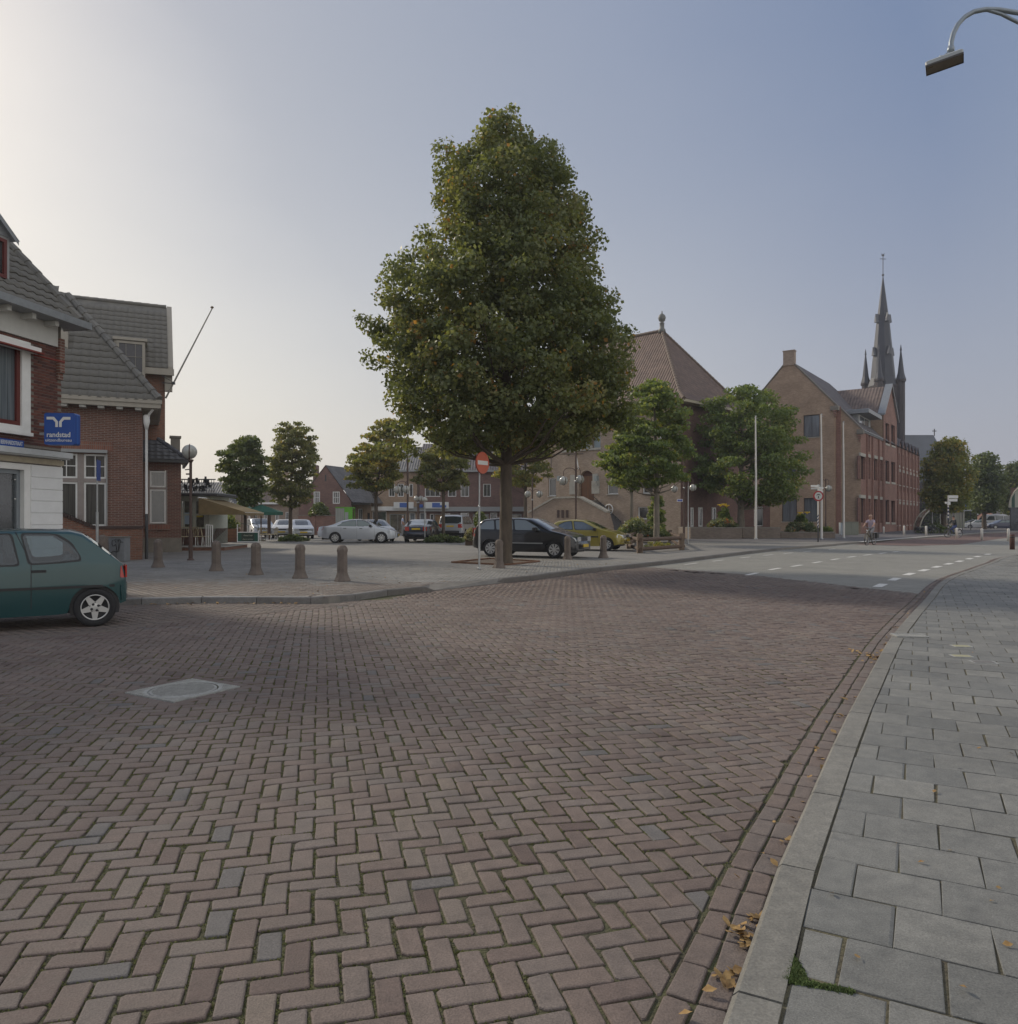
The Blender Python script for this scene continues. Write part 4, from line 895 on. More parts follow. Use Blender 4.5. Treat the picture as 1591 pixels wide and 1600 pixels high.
text_obj('uitzendbureau', .115 * hh / .82 * 1.0, 'lettering', SIGNW, sgn, (cx_, -.002, zs1 - 43 * u), (pi / 2, 0, 0), align='CENTER', xs=1.0, bold=.0)
mb = MB(); mb.box(-.12, 0, .05, .09, zs1 - .25, zs1 - .2); mb.box(-.12, 0, .05, .09, zs0 + .2, zs0 + .25); mb.build('wall_bracket', ZINC, sgn)
# street name plate
ss = thing('street_name_sign', 'blue enamel street name plate under the first floor window of the corner shop', 'sign', (f1.o[0], f1.o[1], 0), f1.a)
mb = MB(); xa, xb = f1.lx(35) - .74, f1.lx(35); z0, z1 = f1.lz(699.8, 30), f1.lz(690.3, 34); mb.bevbox(xa, xb, -.04, -.014, z0, z1 + .02, .004); mb.build('plate', SBLUE, ss)
text_obj('BERNHARDSTRAAT', .125, 'lettering', SIGNW, ss, (xb - .04, -.042, (z0 + z1) / 2 + .01), (pi / 2, 0, 0), align='RIGHT', xs=.5)

# ---------------------------------------- brick house with hipped roof
f2 = Fr(-13.3, 27.5, 25.5)
B2 = building('brick_house', 'dark red brick house with big grey pantile hipped roof next to the corner shop', 'house', f2)
ez = 5.55
wz = (f2.lz(822, 130), f2.lz(709, 130)); wxa, wxb = f2.lx(86), f2.lx(166)
mb = MB(); wall(mb, -9, 0, 0, ez, [(wxa, wxb, wz[0], wz[1])], depth=.12); mb.quad((0, 0, 0), (0, 6, 0), (0, 6, ez), (0, 0, ez)); put(mb, f2, 'wall', RB, B2)
mb = MB(); zz = wz[1] + .02; mb.box(wxa - .3, wxb + .2, -.006, .0, zz + .12, zz + .42); put(mb, f2, 'soldier_course', SOLDB, B2)
mb = MB(); mb.box(wxa - .2, wxb + .04, -.16, -.002, zz + .02, zz + .13); mb.box(wxb + .0, wxb + .03, -.1, -.07, wz[0] - .25, zz); put(mb, f2, 'sunblind_box', GREYP, B2)
zt_ = f2.lz(751, 140); xm = f2.lx(126)
window(f2, B2, wxa, xm - .1, zt_ + .08, wz[1], fm=WPAINT, gm=CURTD, nx=2, nz=2); window(f2, B2, xm + .1, wxb, zt_ + .08, wz[1], fm=WPAINT, gm=CURTD, nx=2, nz=2)
window(f2, B2, wxa, xm - .1, wz[0], zt_ - .06, fm=WPAINT, gm=CURTD); window(f2, B2, xm + .1, wxb, wz[0], zt_ - .06, fm=WPAINT, gm=CURTD)
mb = MB(); mb.box(xm - .1, xm + .1, .02, .11, wz[0], wz[1]); mb.box(wxa, xm - .1, .03, .1, zt_ - .06, zt_ + .08); mb.box(xm + .1, wxb, .03, .1, zt_ - .06, zt_ + .08); mb.box(wxb - .0, wxb + .05, -.02, .1, wz[0], wz[1]); mb.box(wxa, wxb + .05, -.05, .1, wz[0] - .1, wz[0]); put(mb, f2, 'window_mullion', TAUPE, B2)
# low garden wall with sloping end and coping bricks
mb = MB(); xs_ = f2.lx(148, -.5); zc = f2.lz(826, 200, -.5); zc2 = f2.lz(803, 95, -.5)
mb.box(xs_, .0, -.5, -.004, 0, zc); mb.add([(xs_, -.5, 0), (xs_, -.5, zc), (f2.lx(80, -.5), -.5, zc2 + .1), (f2.lx(80, -.5), -.5, 0)], [(0, 1, 2, 3)]); mb.add([(xs_, -.5, zc), (xs_, -.1, zc), (f2.lx(80, -.5), -.1, zc2 + .1), (f2.lx(80, -.5), -.5, zc2 + .1)], [(0, 1, 2, 3)]); put(mb, f2, 'garden_wall', RB2, B2)
mb = MB(); mb.box(xs_, .04, -.55, -.0, zc, zc + .09); put(mb, f2, 'coping', mat('coping_dark', (.07, .045, .04), .8, noise=.3, nscale=20), B2)
mb = MB(); n = 16
for k in range(n):
    a = k / n; x = xs_ + (f2.lx(80, -.5) - xs_) * a; z = zc + (zc2 + .1 - zc) * a; mb.box(x - .07, x - .005, -.56, -.08, z + .0, z + .12)
put(mb, f2, 'stepped_coping', MATS['coping_dark'], B2)['kind'] = 'stuff'
# gutter, brackets, roof
gz = 5.79; oe = .6; of = .5; xl = -9
mb = MB(); mb.box(xl, oe, -of, -of + .05, gz - .26, gz + .02); mb.box(oe - .05, oe, -of + .05, 5, gz - .26, gz + .02); mb.box(xl, oe - .05, -of + .05, 0, gz - .24, gz - .2); mb.box(0, oe - .05, 0, 5, gz - .24, gz - .2); mb.box(xl, oe + .04, -of - .04, -of, gz - .1, gz + .04); mb.box(oe, oe + .04, -of, 5, gz - .1, gz + .04); put(mb, f2, 'gutter', mat('gutter_taupe', (.36, .33, .28), .6, noise=.08), B2)
for px_ in (72, 100, 129, 158, 187, 216): mb = MB(); x = f2.lx(px_, -.3); mb.box(x - .1, x + .1, -.42, -.02, gz - .34, gz - .24); put(mb, f2, 'bracket', MATS['cornice_white'], B2)
for k in range(12): mb = MB(); y = -.3 + k * .28; mb.box(.05, oe - .08, y, y + .08, gz - .3, gz - .24); put(mb, f2, 'soffit_slat', MATS['gutter_taupe'], B2)
sl_ = 1.33; hgt_a = 3.15
mb = MB(); mb.add([(xl, -of, gz), (oe, -of, gz), (oe - hgt_a, -of + hgt_a, gz + sl_ * hgt_a), (xl, -of + hgt_a, gz + sl_ * hgt_a)], [(0, 1, 2, 3)]); mb.add([(oe, -of, gz), (oe, 8, gz), (oe - hgt_a, 8, gz + sl_ * hgt_a), (oe - hgt_a, -of + hgt_a, gz + sl_ * hgt_a)], [(0, 1, 2, 3)])
r2 = put(mb, f2, 'roof', TILEG, B2)
ln = sqrt(1 + sl_ ** 2); tl = .34
lay_tiles(r2, f2, (oe - .29 * 22, -of, gz + .01), (1, 0, 0), (0, 1, sl_), 22, 17, .29, tl, TILEG, mask=lambda p: p.x < oe - (p.y + of) - .12 and p.x > -4.9)
ridge_tiles(r2, f2, (oe - .05, -of + .02, gz + .08), (oe - hgt_a, -of + hgt_a, gz + sl_ * hgt_a + .08), TILEG, 15, .13, 'hip_tile')
# taller rear part with its own pitched roof
yb = 7.3; xr = f2.lx(258, yb); ze = f2.lz(566, 245, yb); yr = yb + 2.6; zr_ = f2.lz(480, 250, yr)
mb = MB(); mb.quad((-9, yb, 0), (xr, yb, 0), (xr, yb, ze), (-9, yb, ze)); mb.add([(xr, yb, 0), (xr, yb + 5.2, 0), (xr, yb + 5.2, ze), (xr, yr, zr_ - .1), (xr, yb, ze)], [(0, 1, 2, 3, 4)]); put(mb, f2, 'rear_wall', RB2, B2)
mb = MB(); s2 = (zr_ - ze) / 2.6; ov = .35; mb.add([(-9, yb - ov, ze - s2 * ov + .12), (xr + .12, yb - ov, ze - s2 * ov + .12), (xr + .12, yr, zr_), (-9, yr, zr_)], [(0, 1, 2, 3)]); mb.add([(xr + .12, yr, zr_), (xr + .12, yb + 5.5, ze), (-9, yb + 5.5, ze), (-9, yr, zr_)], [(0, 1, 2, 3)])
r3 = put(mb, f2, 'rear_roof', TILEG, B2)
lay_tiles(r3, f2, (xr + .1 - .28 * 17, yb - ov, ze - s2 * ov + .13), (1, 0, 0), (0, 1, s2), 17, 12, .28, .34, TILEG, nmax=220, mask=lambda p: True)
ridge_tiles(r3, f2, (xr + .1, yr, zr_ + .04), (xr - 5, yr, zr_ + .04), TILEG, 14, .09)
mb = MB(); mb.add([(xr + .12, yb - ov - .02, ze - s2 * ov - .1), (xr + .34, yb - ov - .02, ze - s2 * ov - .1), (xr + .34, yr, zr_ + .08), (xr + .12, yr, zr_ + .08)], [(0, 1, 2, 3)]); mb.add([(xr + .34, yb - ov - .02, ze - s2 * ov - .1), (xr + .34, yb - ov - .02, ze - s2 * ov - .35), (xr + .34, yr, zr_ - .2), (xr + .34, yr, zr_ + .08)], [(0, 1, 2, 3)]); mb.box(xr - .95, xr + .36, yb - ov - .16, yb - ov, ze - s2 * ov - .2, ze - s2 * ov + .08); mb.box(xr - .02, xr + .3, yb - .2, yb + .1, ze - 1.3, ze - .2); put(mb, f2, 'verge_board', MATS['gutter_taupe'], B2)
ydm = 6.7; xa, xb = f2.lx(178, ydm), f2.lx(227, ydm); z0, z1 = f2.lz(606, 215, ydm), f2.lz(534, 215, ydm)
mb = MB(); mb.box(xa, xb, ydm, yb + 1, z0, z1 + .02); mb.box(xa - .05, xb + .08, ydm - .12, yb + 1.2, z1 + .02, z1 + .14); put(mb, f2, 'dormer', MATS['gutter_taupe'], B2)
window(f2, B2, xa + .1, xb - .02, z0 + .02, z1 - .02, y=ydm - .02, fm=MATS['gutter_taupe'], gm=mat('leaded_glass', (.07, .07, .08), .35, noise=.2, nscale=9), t=.1, nx=3, nz=3, tb=.015)
ydm = .9; xa, xb = f2.lx(92, ydm), f2.lx(106, ydm); z0, z1 = f2.lz(594, 100, ydm), f2.lz(516, 100, ydm)
mb = MB(); mb.box(xa - 2, xb, ydm, ydm + 1.8, z0, z1); put(mb, f2, 'dormer', MATS['gutter_taupe'], B2)
# rain pipe
mb = MB(); x = f2.lx(229, -.08); y = -.09; mb.tube([(x + .22, -.3, gz - .28), (x + .1, -.2, gz - .42), (x, y, gz - .62), (x, y, f2.lz(803, 229))], .045); mb.lathe([(.05, gz - 1.0), (.11, gz - .72), (.11, gz - .5), (.06, gz - .46)], 10, c=(x, y)); put(mb, f2, 'rain_pipe', WPAINT, B2)
mb = MB(); mb.tube([(x, y, f2.lz(803, 229)), (x, y, 0.1)], .055); put(mb, f2, 'rain_pipe_base', DGREY, B2)
# lower wing
f3 = Fr(xat(283, 33.5), 33.5, 25.5)
gzw = f3.lz(719, 270, -.3); wz = (f3.lz(819, 250), f3.lz(735, 250)); wxa, wxb = f3.lx(232), f3.lx(261.5)
mb = MB(); wall(mb, -5, 0, .7, gzw, [(wxa, wxb, wz[0], wz[1])], depth=.1); mb.quad((0, 0, 0), (0, 5, 0), (0, 5, gzw), (0, 0, gzw)); put(mb, f3, 'wing_wall', RB, B2)
mb = MB(); mb.box(-5, .03, -.04, .2, 0, .72); put(mb, f3, 'wing_plinth', CONC, B2)
zt_ = f3.lz(763, 248)
window(f3, B2, wxa + .06, wxb - .06, zt_ + .05, wz[1] - .03, y=.06, gm=CURTD); window(f3, B2, wxa + .06, wxb - .06, wz[0] + .03, zt_ - .05, y=.06, gm=GLASS)
mb = MB(); mb.box(wxa, wxb, .0, .05, zt_ - .05, zt_ + .05); mb.box(wxa, wxa + .06, .0, .08, wz[0], wz[1]); mb.box(wxb - .06, wxb, .0, .08, wz[0], wz[1]); put(mb, f3, 'window_mullion', TAUPE, B2)
mb = MB(); mb.box(wxa - .1, wxb + .1, -.06, .0, wz[0] - .25, wz[0]); put(mb, f3, 'brick_sill', SOLDB, B2)
mb = MB(); mb.box(-5, .3, -.32, -.2, gzw - .1, gzw + .06); mb.box(.2, .3, -.2, 4, gzw - .1, gzw + .06); put(mb, f3, 'wing_gutter', DGREY, B2)
mb = MB(); hz = f3.lz(689, 265, 1.2) - gzw; mb.add([(-5, -.3, gzw), (.28, -.3, gzw), (-.9, 1.1, gzw + hz), (-5, 1.1, gzw + hz)], [(0, 1, 2, 3)]); mb.add([(.28, -.3, gzw), (.28, 4, gzw), (-.9, 4, gzw + hz), (-.9, 1.1, gzw + hz)], [(0, 1, 2, 3)])
r4 = put(mb, f3, 'wing_roof', TILEK, B2)
lay_tiles(r4, f3, (.28 - .26 * 9, -.3, gzw + .01), (1, 0, 0), (0, 1.4, hz), 9, 5, .26, .32, TILEK, mask=lambda p: p.x < .2 - (p.y + .3) * .84)
ridge_tiles(r4, f3, (.26, -.28, gzw + .05), (-.9, 1.1, gzw + hz + .06), TILEK, 6, .1, 'hip_tile')
mb = MB(); xa, xb = f3.lx(267, 1.6), f3.lx(281.5, 1.6); mb.box(xa, xb, 1.6, 2.1, gzw, f3.lz(684, 275, 1.6)); mb.box(xa - .05, xb + .05, 1.55, 2.15, f3.lz(684, 275, 1.6), f3.lz(681, 275, 1.6)); put(mb, f3, 'chimney', CONC, B2)

# slanting flagpole
fp = thing('wall_flagpole', 'bare slanting flagpole bracketed to the tall brick house', 'flagpole', (xat(259, 33.8), 33.8, zat(622, 33.8)))
P0 = Vector((xat(259, 33.8), 33.8, zat(622, 33.8))); P1 = Vector((xat(331.5, 32.6), 32.6, zat(482, 32.6)))
mb = MB(); mb.tube([(0, 0, 0), P1 - P0], [.04, .025], 8); mb.build('pole', mat('old_white_pole', (.4, .38, .34), .6), fp)
mb = MB(); mb.lathe([(.02, 0), (.07, .03), (.07, .07), (.02, .1)], 10, M=Matrix.Translation(P1 - P0)); mb.build('finial', mat('bronze_brown', (.12, .08, .04), .5), fp)
mb = MB(); q = (P1 - P0) * .17; mb.tube([q, q + Vector((-.55, .15, .05))], .02); mb.tube([q + Vector((0, 0, .05)), q + Vector((-.55, .1, .35))], .012); mb.box(q.x - .06, q.x + .06, q.y - .06, q.y + .06, q.z - .05, q.z + .05); mb.build('bracket', DGREY, fp)
# ---------------------------------------- café pavilion
f4 = Fr(xat(284, 37.), 37., 4)
B4 = building('cafe_pavilion', 'white framed glass café pavilion with roof railing behind the brown lamp post', 'café', f4)
zf = f4.lz(770, 300); dk = .28; xr4 = f4.lx(327)
PALE = mat('pale_green_white', (.5, .53, .46), .55, noise=.06)
mb = MB(); mb.box(-2.5, f4.lx(352, -2.2) , -2.3, 1.5, 0, dk - .03); put(mb, f4, 'deck_riser', RB2, B4)
mb = MB(); mb.box(-2.5, f4.lx(352, -2.2) + .03, -2.34, 1.5, dk - .03, dk); put(mb, f4, 'deck', mat('deck_grey', (.38, .38, .36), .7, noise=.1), B4)
zb1 = f4.lz(826, 310)
mb = MB(); mb.box(-2.5, xr4, 0, 3, dk, zb1); put(mb, f4, 'wall_base', DARKB, B4)
zt = f4.lz(781, 310)
for a, b in ((276, 284.5), (286, 303), (304, 321)): window(f4, B4, f4.lx(a), f4.lx(b), zb1, zt, y=.05, fm=PALE, gm=glassmat('cafe_glass', (.06, .07, .06), (.2, .2, .17), 3, (2, 1, 2)), t=.07, transom=f4.lz(804, 310))
mb = MB(); mb.box(f4.lx(321), xr4, 0, 3, dk, zt); put(mb, f4, 'corner_post', PALE, B4)
mb = MB(); mb.box(-2.5, xr4 + .1, -.1, 3, zt, zf - .16); put(mb, f4, 'fascia', PALE, B4)
mb = MB(); mb.box(-2.5, f4.lx(342, -.2), -.5, 3, zf - .16, zf - .06); put(mb, f4, 'roof_edge', DGREY, B4)
mb = MB(); mb.box(-2.5, f4.lx(341), -.46, 3, zf - .06, zf); put(mb, f4, 'roof', ZINC, B4)
zr = f4.lz(749.5, 310); mb = MB(); mb.tube([(-2.5, -.3, zr), (f4.lx(340), -.3, zr)], .03, 6); mb.tube([(-2.5, -.3, zf + .08), (f4.lx(340), -.3, zf + .08)], .02, 6); put(mb, f4, 'railing', DGREY, B4)
x = -2.4
while x < f4.lx(340): mb = MB(); mb.box(x - .012, x + .012, -.31, -.29, zf, zr); put(mb, f4, 'baluster', DGREY, B4); x += .115
mb = MB(); r_ = random.Random(3)
for k in range(60): x = r_.uniform(-1.2, f4.lx(332)); z = zf + r_.uniform(.05, .5); mb.box(x, x + r_.uniform(.03, .12), -.2, -.1, z, z + r_.uniform(.06, .3))
put(mb, f4, 'banner', mat('dark_banner', (.05, .05, .05), .8), B4)
text_obj('café', .16, 'window_notice', mat('notice_yellow', (.6, .5, .05), .6), B4, Vector((f4.lx(309), -.05, zb1 + .62)), (pi / 2, 0, f4.a)) if False else None
mb = MB(); mb.box(f4.lx(307), f4.lx(317), .02, .03, f4.lz(808, 310), f4.lz(804, 310)); put(mb, f4, 'window_notice', mat('notice_yellow', (.55, .47, .05), .6), B4)
mb = MB(); mb.box(f4.lx(287), f4.lx(297), .02, .03, f4.lz(819, 310), f4.lz(801, 310)); put(mb, f4, 'window_poster', mat('poster_pale_blue', (.4, .5, .6), .6), B4)
# awning
CAN = mat('brown_canvas', (.22, .165, .085), .9, noise=.15, nscale=3)
aw = thing('terrace_awning', 'faded brown canvas awning sloping down from the café pavilion', 'awning', (f4.w(xr4).x, f4.w(xr4).y, 0), f4.a)
n = 11; mb = MB(); ztop, zlow = f4.lz(779, 328) , f4.lz(800.5, 395); L_ = f4.lx(397) - xr4
for k in range(n):
    y0, y1 = -1.6 + k * .32, -1.6 + (k + 1) * .32; s = .0; ym = (y0 + y1) / 2
    mb.add([(.02, y0, ztop), (.02, ym, ztop - .03), (.02, y1, ztop), (L_, y0, zlow), (L_, ym, zlow - .05), (L_, y1, zlow)], [(0, 3, 4, 1), (1, 4, 5, 2)])
    mb.add([(L_, y0, zlow), (L_, y1, zlow), (L_, y1, zlow - .13), (L_, ym, zlow - .17), (L_, y0, zlow - .13)], [(0, 1, 2, 3, 4)])
mb.add([(.02, -1.6, ztop), (L_, -1.6, zlow), (L_, -1.6, zlow - .13), (.02, -1.6, zlow - .13)], [(0, 3, 2, 1)]); mb.build('canvas', CAN, aw)
mb = MB(); mb.tube([(.0, -1.55, ztop - .05), (L_, -1.55, zlow - .03)], .02, 6); mb.tube([(.0, 1.9, ztop - .05), (L_, 1.9, zlow - .03)], .02, 6); mb.tube([(L_ - .02, -1.6, zlow - .02), (L_ - .02, 1.92, zlow - .02)], .025, 6); mb.tube([(.0, -1.6, ztop), (.0, 1.92, ztop)], .04, 6); mb.build('frame', WPAINT, aw)
# green parasols
GRN = mat('green_canvas', (.03, .115, .085), .85, noise=.12, nscale=3)
def parasol(px, py_top, py_edge, Y, wpx, label):
    x = xat(px, Y); t = thing('parasol', label, 'parasol', (x, Y, PZ), R(20), 'green parasols over the café terrace'); zt, ze = zat(py_top, Y) - PZ, zat(py_edge, Y) - PZ; r = wpx / 2 / F * Y
    mb = MB(); n = 8; top = (0, 0, zt)
    for k in range(n):
        a, b = 2 * pi * k / n, 2 * pi * (k + 1) / n; A = (r * cos(a), r * sin(a), ze); B_ = (r * cos(b), r * sin(b), ze)
        Mm = ((A[0] + B_[0]) / 2 * .55, (A[1] + B_[1]) / 2 * .55, ze + (zt - ze) * .42)
        mb.add([top, A, B_, Mm], [(0, 1, 3), (1, 2, 3), (2, 0, 3)]); mb.add([A, B_, (B_[0], B_[1], ze - .2), (A[0], A[1], ze - .2)], [(0, 3, 2, 1)])
    mb.build('canopy', GRN, t); mb = MB(); mb.tube([(0, 0, 0), (0, 0, zt + .08)], .04, 8); mb.build('pole', mat('parasol_wood', (.16, .09, .045), .6), t)
    mb = MB(); mb.lathe([(.3, 0), (.3, .06), (.08, .14)], 12); mb.build('base', CONC, t); return t
parasol(408, 788, 800, 50., 66, 'green parasol beside the brown awning, the nearer one')
parasol(378, 787, 797, 57., 56, 'green parasol half hidden behind the brown awning')
# pub sign board: white frame, green panels, round-topped panes above
fsn = Fr(xat(370.6, 46.6), 46.6, 0); fsn_z = PZ
T = thing('menu_board', 'green and white café board with two open panes above and script lettering', 'sign', (fsn.o[0], fsn.o[1], PZ), 0)
W_ = 34 / F * 46.6; H1 = 16 / F * 46.6; H2 = 29.5 / F * 46.6; t_ = .045
mb = MB(); mb.box(0, t_, -.03, .03, 0, H2 - .05); mb.box(W_ - t_, W_, -.03, .03, 0, H1 + .1); mb.box(t_, W_ - t_, -.03, .03, 0.02, .02 + t_); mb.box(t_, W_ - t_, -.03, .03, H1 - t_ / 2, H1 + t_ / 2); mb.box(W_ / 2 - .02, W_ / 2 + .02, -.03, .03, H1 + t_ / 2, H2 - .08); mb.build('frame', WPAINT, T)
mb = MB(); mb.box(t_, W_ - t_, -.01, .01, t_ + .02, H1 - t_ / 2); mb.build('panel', mat('board_green', (.015, .09, .06), .5), T)
mb = MB(); mb.box(W_ * .2, W_ * .8, -.02, -.01, t_ + .04, H1 - t_); mb.build('name_panel', mat('board_dark', (.03, .05, .035), .5), T)
PL = mat('script_pale', (.5, .52, .4), .6)
text_obj('Grand Café', .115, 'lettering', PL, T, (W_ / 2, -.024, H1 * .68), (pi / 2, 0, 0), align='CENTER', shear=.25); text_obj('Terrasblick', .13, 'lettering', PL, T, (W_ / 2, -.024, H1 * .32), (pi / 2, 0, 0), align='CENTER', shear=.25) if False else text_obj('Eten en drinken', .1, 'lettering', PL, T, (W_ / 2, -.024, H1 * .32), (pi / 2, 0, 0), align='CENTER', shear=.25)
for s_ in (0, 1):
    mb = MB(); pts = []; x0 = t_ + .01 if s_ == 0 else W_ / 2 + .03; x1 = W_ / 2 - .03 if s_ == 0 else W_ - t_; r = (x1 - x0)
    arc = [(x0 + r * (k / 8), H2 - .1 + .1 * sin(pi * (k / 8) if True else 0)) for k in range(9)]
    for k in range(8): mb.tube([(arc[k][0], 0, arc[k][1]), (arc[k + 1][0], 0, arc[k + 1][1])], .022, 5)
    mb.tube([(x0, 0, H1), (x0, 0, H2 - .1)], .018, 5); mb.tube([(x1, 0, H1), (x1, 0, H2 - .1)], .022, 5); mb.build('pane_frame', mat('board_black_green', (.02, .035, .03), .5), T)

# ---------------------------------------- row behind the square
def simple_house(name, label, fr, x0, x1, ez, rz_, m, tm, wins, depth=7., group=None, chim=(), extra=None, gut=None, wm=None, hip=0):
    B = building(name, label, 'house', fr, group)
    ops = [(w[0], w[1], w[2], w[3]) for w in wins]
    mb = MB(); wall(mb, x0, x1, 0, ez, ops, depth=.12); mb.quad((x1, 0, 0), (x1, depth, 0), (x1, depth, ez), (x1, 0, ez)); mb.quad((x0, depth, 0), (x0, 0, 0), (x0, 0, ez), (x0, depth, ez))
    if not hip: mb.add([(x1, 0, ez), (x1, depth, ez), (x1, depth / 2, rz_)], [(0, 1, 2)]); mb.add([(x0, depth, ez), (x0, 0, ez), (x0, depth / 2, rz_)], [(0, 1, 2)])
    put(mb, fr, 'wall', m, B)
    o = .3; s = (rz_ - ez) / (depth / 2); mb = MB(); mb.add([(x0 - .1, -o, ez - s * o + .05), (x1 + .1, -o, ez - s * o + .05), (x1 + .1 - hip, depth / 2, rz_ + .05), (x0 - .1 + hip, depth / 2, rz_ + .05)], [(0, 1, 2, 3)]); mb.add([(x1 + .1 - hip, depth / 2, rz_ + .05), (x1 + .1, depth + o, ez - s * o + .05), (x0 - .1, depth + o, ez - s * o + .05), (x0 - .1 + hip, depth / 2, rz_ + .05)], [(0, 1, 2, 3)])
    if hip: mb.add([(x1 + .1, -o, ez - s * o + .05), (x1 + .1, depth + o, ez - s * o + .05), (x1 + .1 - hip, depth / 2, rz_ + .05)], [(0, 1, 2)]); mb.add([(x0 - .1, depth + o, ez - s * o + .05), (x0 - .1, -o, ez - s * o + .05), (x0 - .1 + hip, depth / 2, rz_ + .05)], [(0, 1, 2)])
    put(mb, fr, 'roof', tm, B)
    mb = MB(); mb.box(x0 - .05, x1 + .05, -o - .1, -o + .04, ez - s * o - .1, ez - s * o + .08); put(mb, fr, 'gutter', gut or GREYP, B)
    for w in wins: window(fr, B, *w[:4], y=.1, nx=w[4] if len(w) > 4 else 2, gm=w[5] if len(w) > 5 else CURTD, fm=(w[6] if len(w) > 6 else None) or wm, t=.07, sill=w[7] if len(w) > 7 else None)
    for (cx_, cw, cz0, cz1) in chim:
        mb = MB(); mb.box(cx_ - cw / 2, cx_ + cw / 2, depth / 2 - .3, depth / 2 + .4, cz0, cz1); mb.box(cx_ - cw / 2 - .06, cx_ + cw / 2 + .06, depth / 2 - .36, depth / 2 + .46, cz1, cz1 + .12); put(mb, fr, 'chimney', m, B)
    return B
def W(fr, a, b, c, d, *rest): return (fr.lx(a), fr.lx(b), fr.lz(d, (a + b) / 2), fr.lz(c, (a + b) / 2)) + rest
Q = DARKB
fA = Fr(xat(330, 74), 74, 0); simple_house('far_house', 'low house with grey pantile roof and small dormer beyond the awning', fA, -5, fA.lx(392), fA.lz(788, 350), fA.lz(752, 350), GREYB, GREYT, [W(fA, 388, 391, 806, 832)], depth=6.)
mb = MB(); B_ = bpy.data.objects['far_house']; xa, xb = fA.lx(351), fA.lx(365); z0, z1 = fA.lz(783, 358, 1.0), fA.lz(768, 358, 1.0); mb.box(xa, xb, .9, 3, z0, z1); put(mb, fA, 'dormer', GREYP, B_); window(fA, B_, xa + .1, xb - .1, z0 + .1, z1 - .1, y=.88, gm=CURT)
fB = Fr(xat(392, 75), 75, 0)
simple_house('plastered_house', 'low brown brick house with white gutter behind the parasols', fB, 0, fB.lx(467), fB.lz(784, 420), fB.lz(756, 420), GREYB, BROWNT, [W(fB, 396, 402, 798, 825), W(fB, 412, 418, 798, 825), W(fB, 446, 453, 800, 833, 1, GLASS), W(fB, 430, 436, 798, 825)], gut=WPAINT, chim=[(2.2, .8, 5, 6.3)])
# dark gable house: the gable faces the square
fC = Fr(xat(467, 72), 72, 0); zE = fC.lz(783, 470); zR = fC.lz(728, 509); xR = fC.lx(509); xE = fC.lx(549)
BC = building('gabled_house', 'dark brick house whose plain gable looks over a garden wall and shrub', 'house', fC)
wins = [W(fC, 490, 500, 768, 787), W(fC, 520, 531, 768, 787)]
mb = MB(); wall(mb, 0, xE, 0, zR, [w[:4] for w in wins], outline=[(0, 0), (xE, 0), (xE, zE), (xR, zR), (0, zE)], depth=.1); mb.quad((0, 9, 0), (0, 0, 0), (0, 0, zE), (0, 9, zE)); put(mb, fC, 'wall', DARKB, BC)
mb = MB(); mb.add([(-.15, -.1, zE - .1), (xR, -.1, zR + .08), (xR + 3, 9, zR + .08), (-.15, 9, zE - .1)], [(0, 1, 2, 3)]); mb.add([(xR, -.1, zR + .08), (xE + .15, -.1, zE - .1), (xE + 3, 9, zE - .1), (xR + 3, 9, zR + .08)], [(0, 1, 2, 3)]); put(mb, fC, 'roof', GREYT, BC)
for w in wins: window(fC, BC, *w[:4], y=.08, nx=3, nz=2, gm=CURTD, t=.08)
mb = MB(); mb.box(fC.lx(472), fC.lx(479), 4, 4.8, zE, fC.lz(722, 475)); put(mb, fC, 'chimney', DARKB, BC)
mb = MB(); mb.box(fC.lx(509) - .06, fC.lx(509) + .06, -.05, 0, fC.lz(752, 509), fC.lz(742, 509)); put(mb, fC, 'wall_anchor', DGREY, BC)
gw = thing('garden_wall', 'low brick garden wall with square pillar in front of the dark gabled house', 'wall', (xat(466, 69), 69, 0)); fg = Fr(xat(466, 69), 69, 0)
mb = MB(); mb.box(0, fg.lx(488), 0, .3, 0, fg.lz(806, 480)); mb.box(fg.lx(492), fg.lx(536), 0, .3, 0, fg.lz(806, 520)); mb.build('wall', REDM, gw)
mb = MB(); mb.box(fg.lx(487), fg.lx(493), -.1, .4, 0, fg.lz(803, 490)); mb.prism([(fg.lx(486.5), -.15), (fg.lx(493.5), -.15), (fg.lx(493.5), .45), (fg.lx(486.5), .45)], fg.lz(803, 490), fg.lz(801, 490)); mb.build('pillar', REDM, gw)
mb = MB(); mb.box(-.05, fg.lx(486.5), -.05, .35, fg.lz(806, 480), fg.lz(804.5, 480)); mb.box(fg.lx(493.5), fg.lx(536), -.05, .35, fg.lz(806, 480), fg.lz(804.8, 480)); mb.build('coping', CONC, gw)
fD = Fr(xat(536, 77), 77, 0)
simple_house('low_house', 'low brown house with slate roof between the gabled house and the shops', fD, fD.lx(536), fD.lx(579), fD.lz(785, 560), fD.lz(762, 560), TANB2, GREYT, [W(fD, 560, 566.5, 795, 816, 2, CURT), W(fD, 573.5, 579 - .5, 801, 836, 1, GLASS, mat('brown_door', (.14, .07, .04), .6))], depth=6)
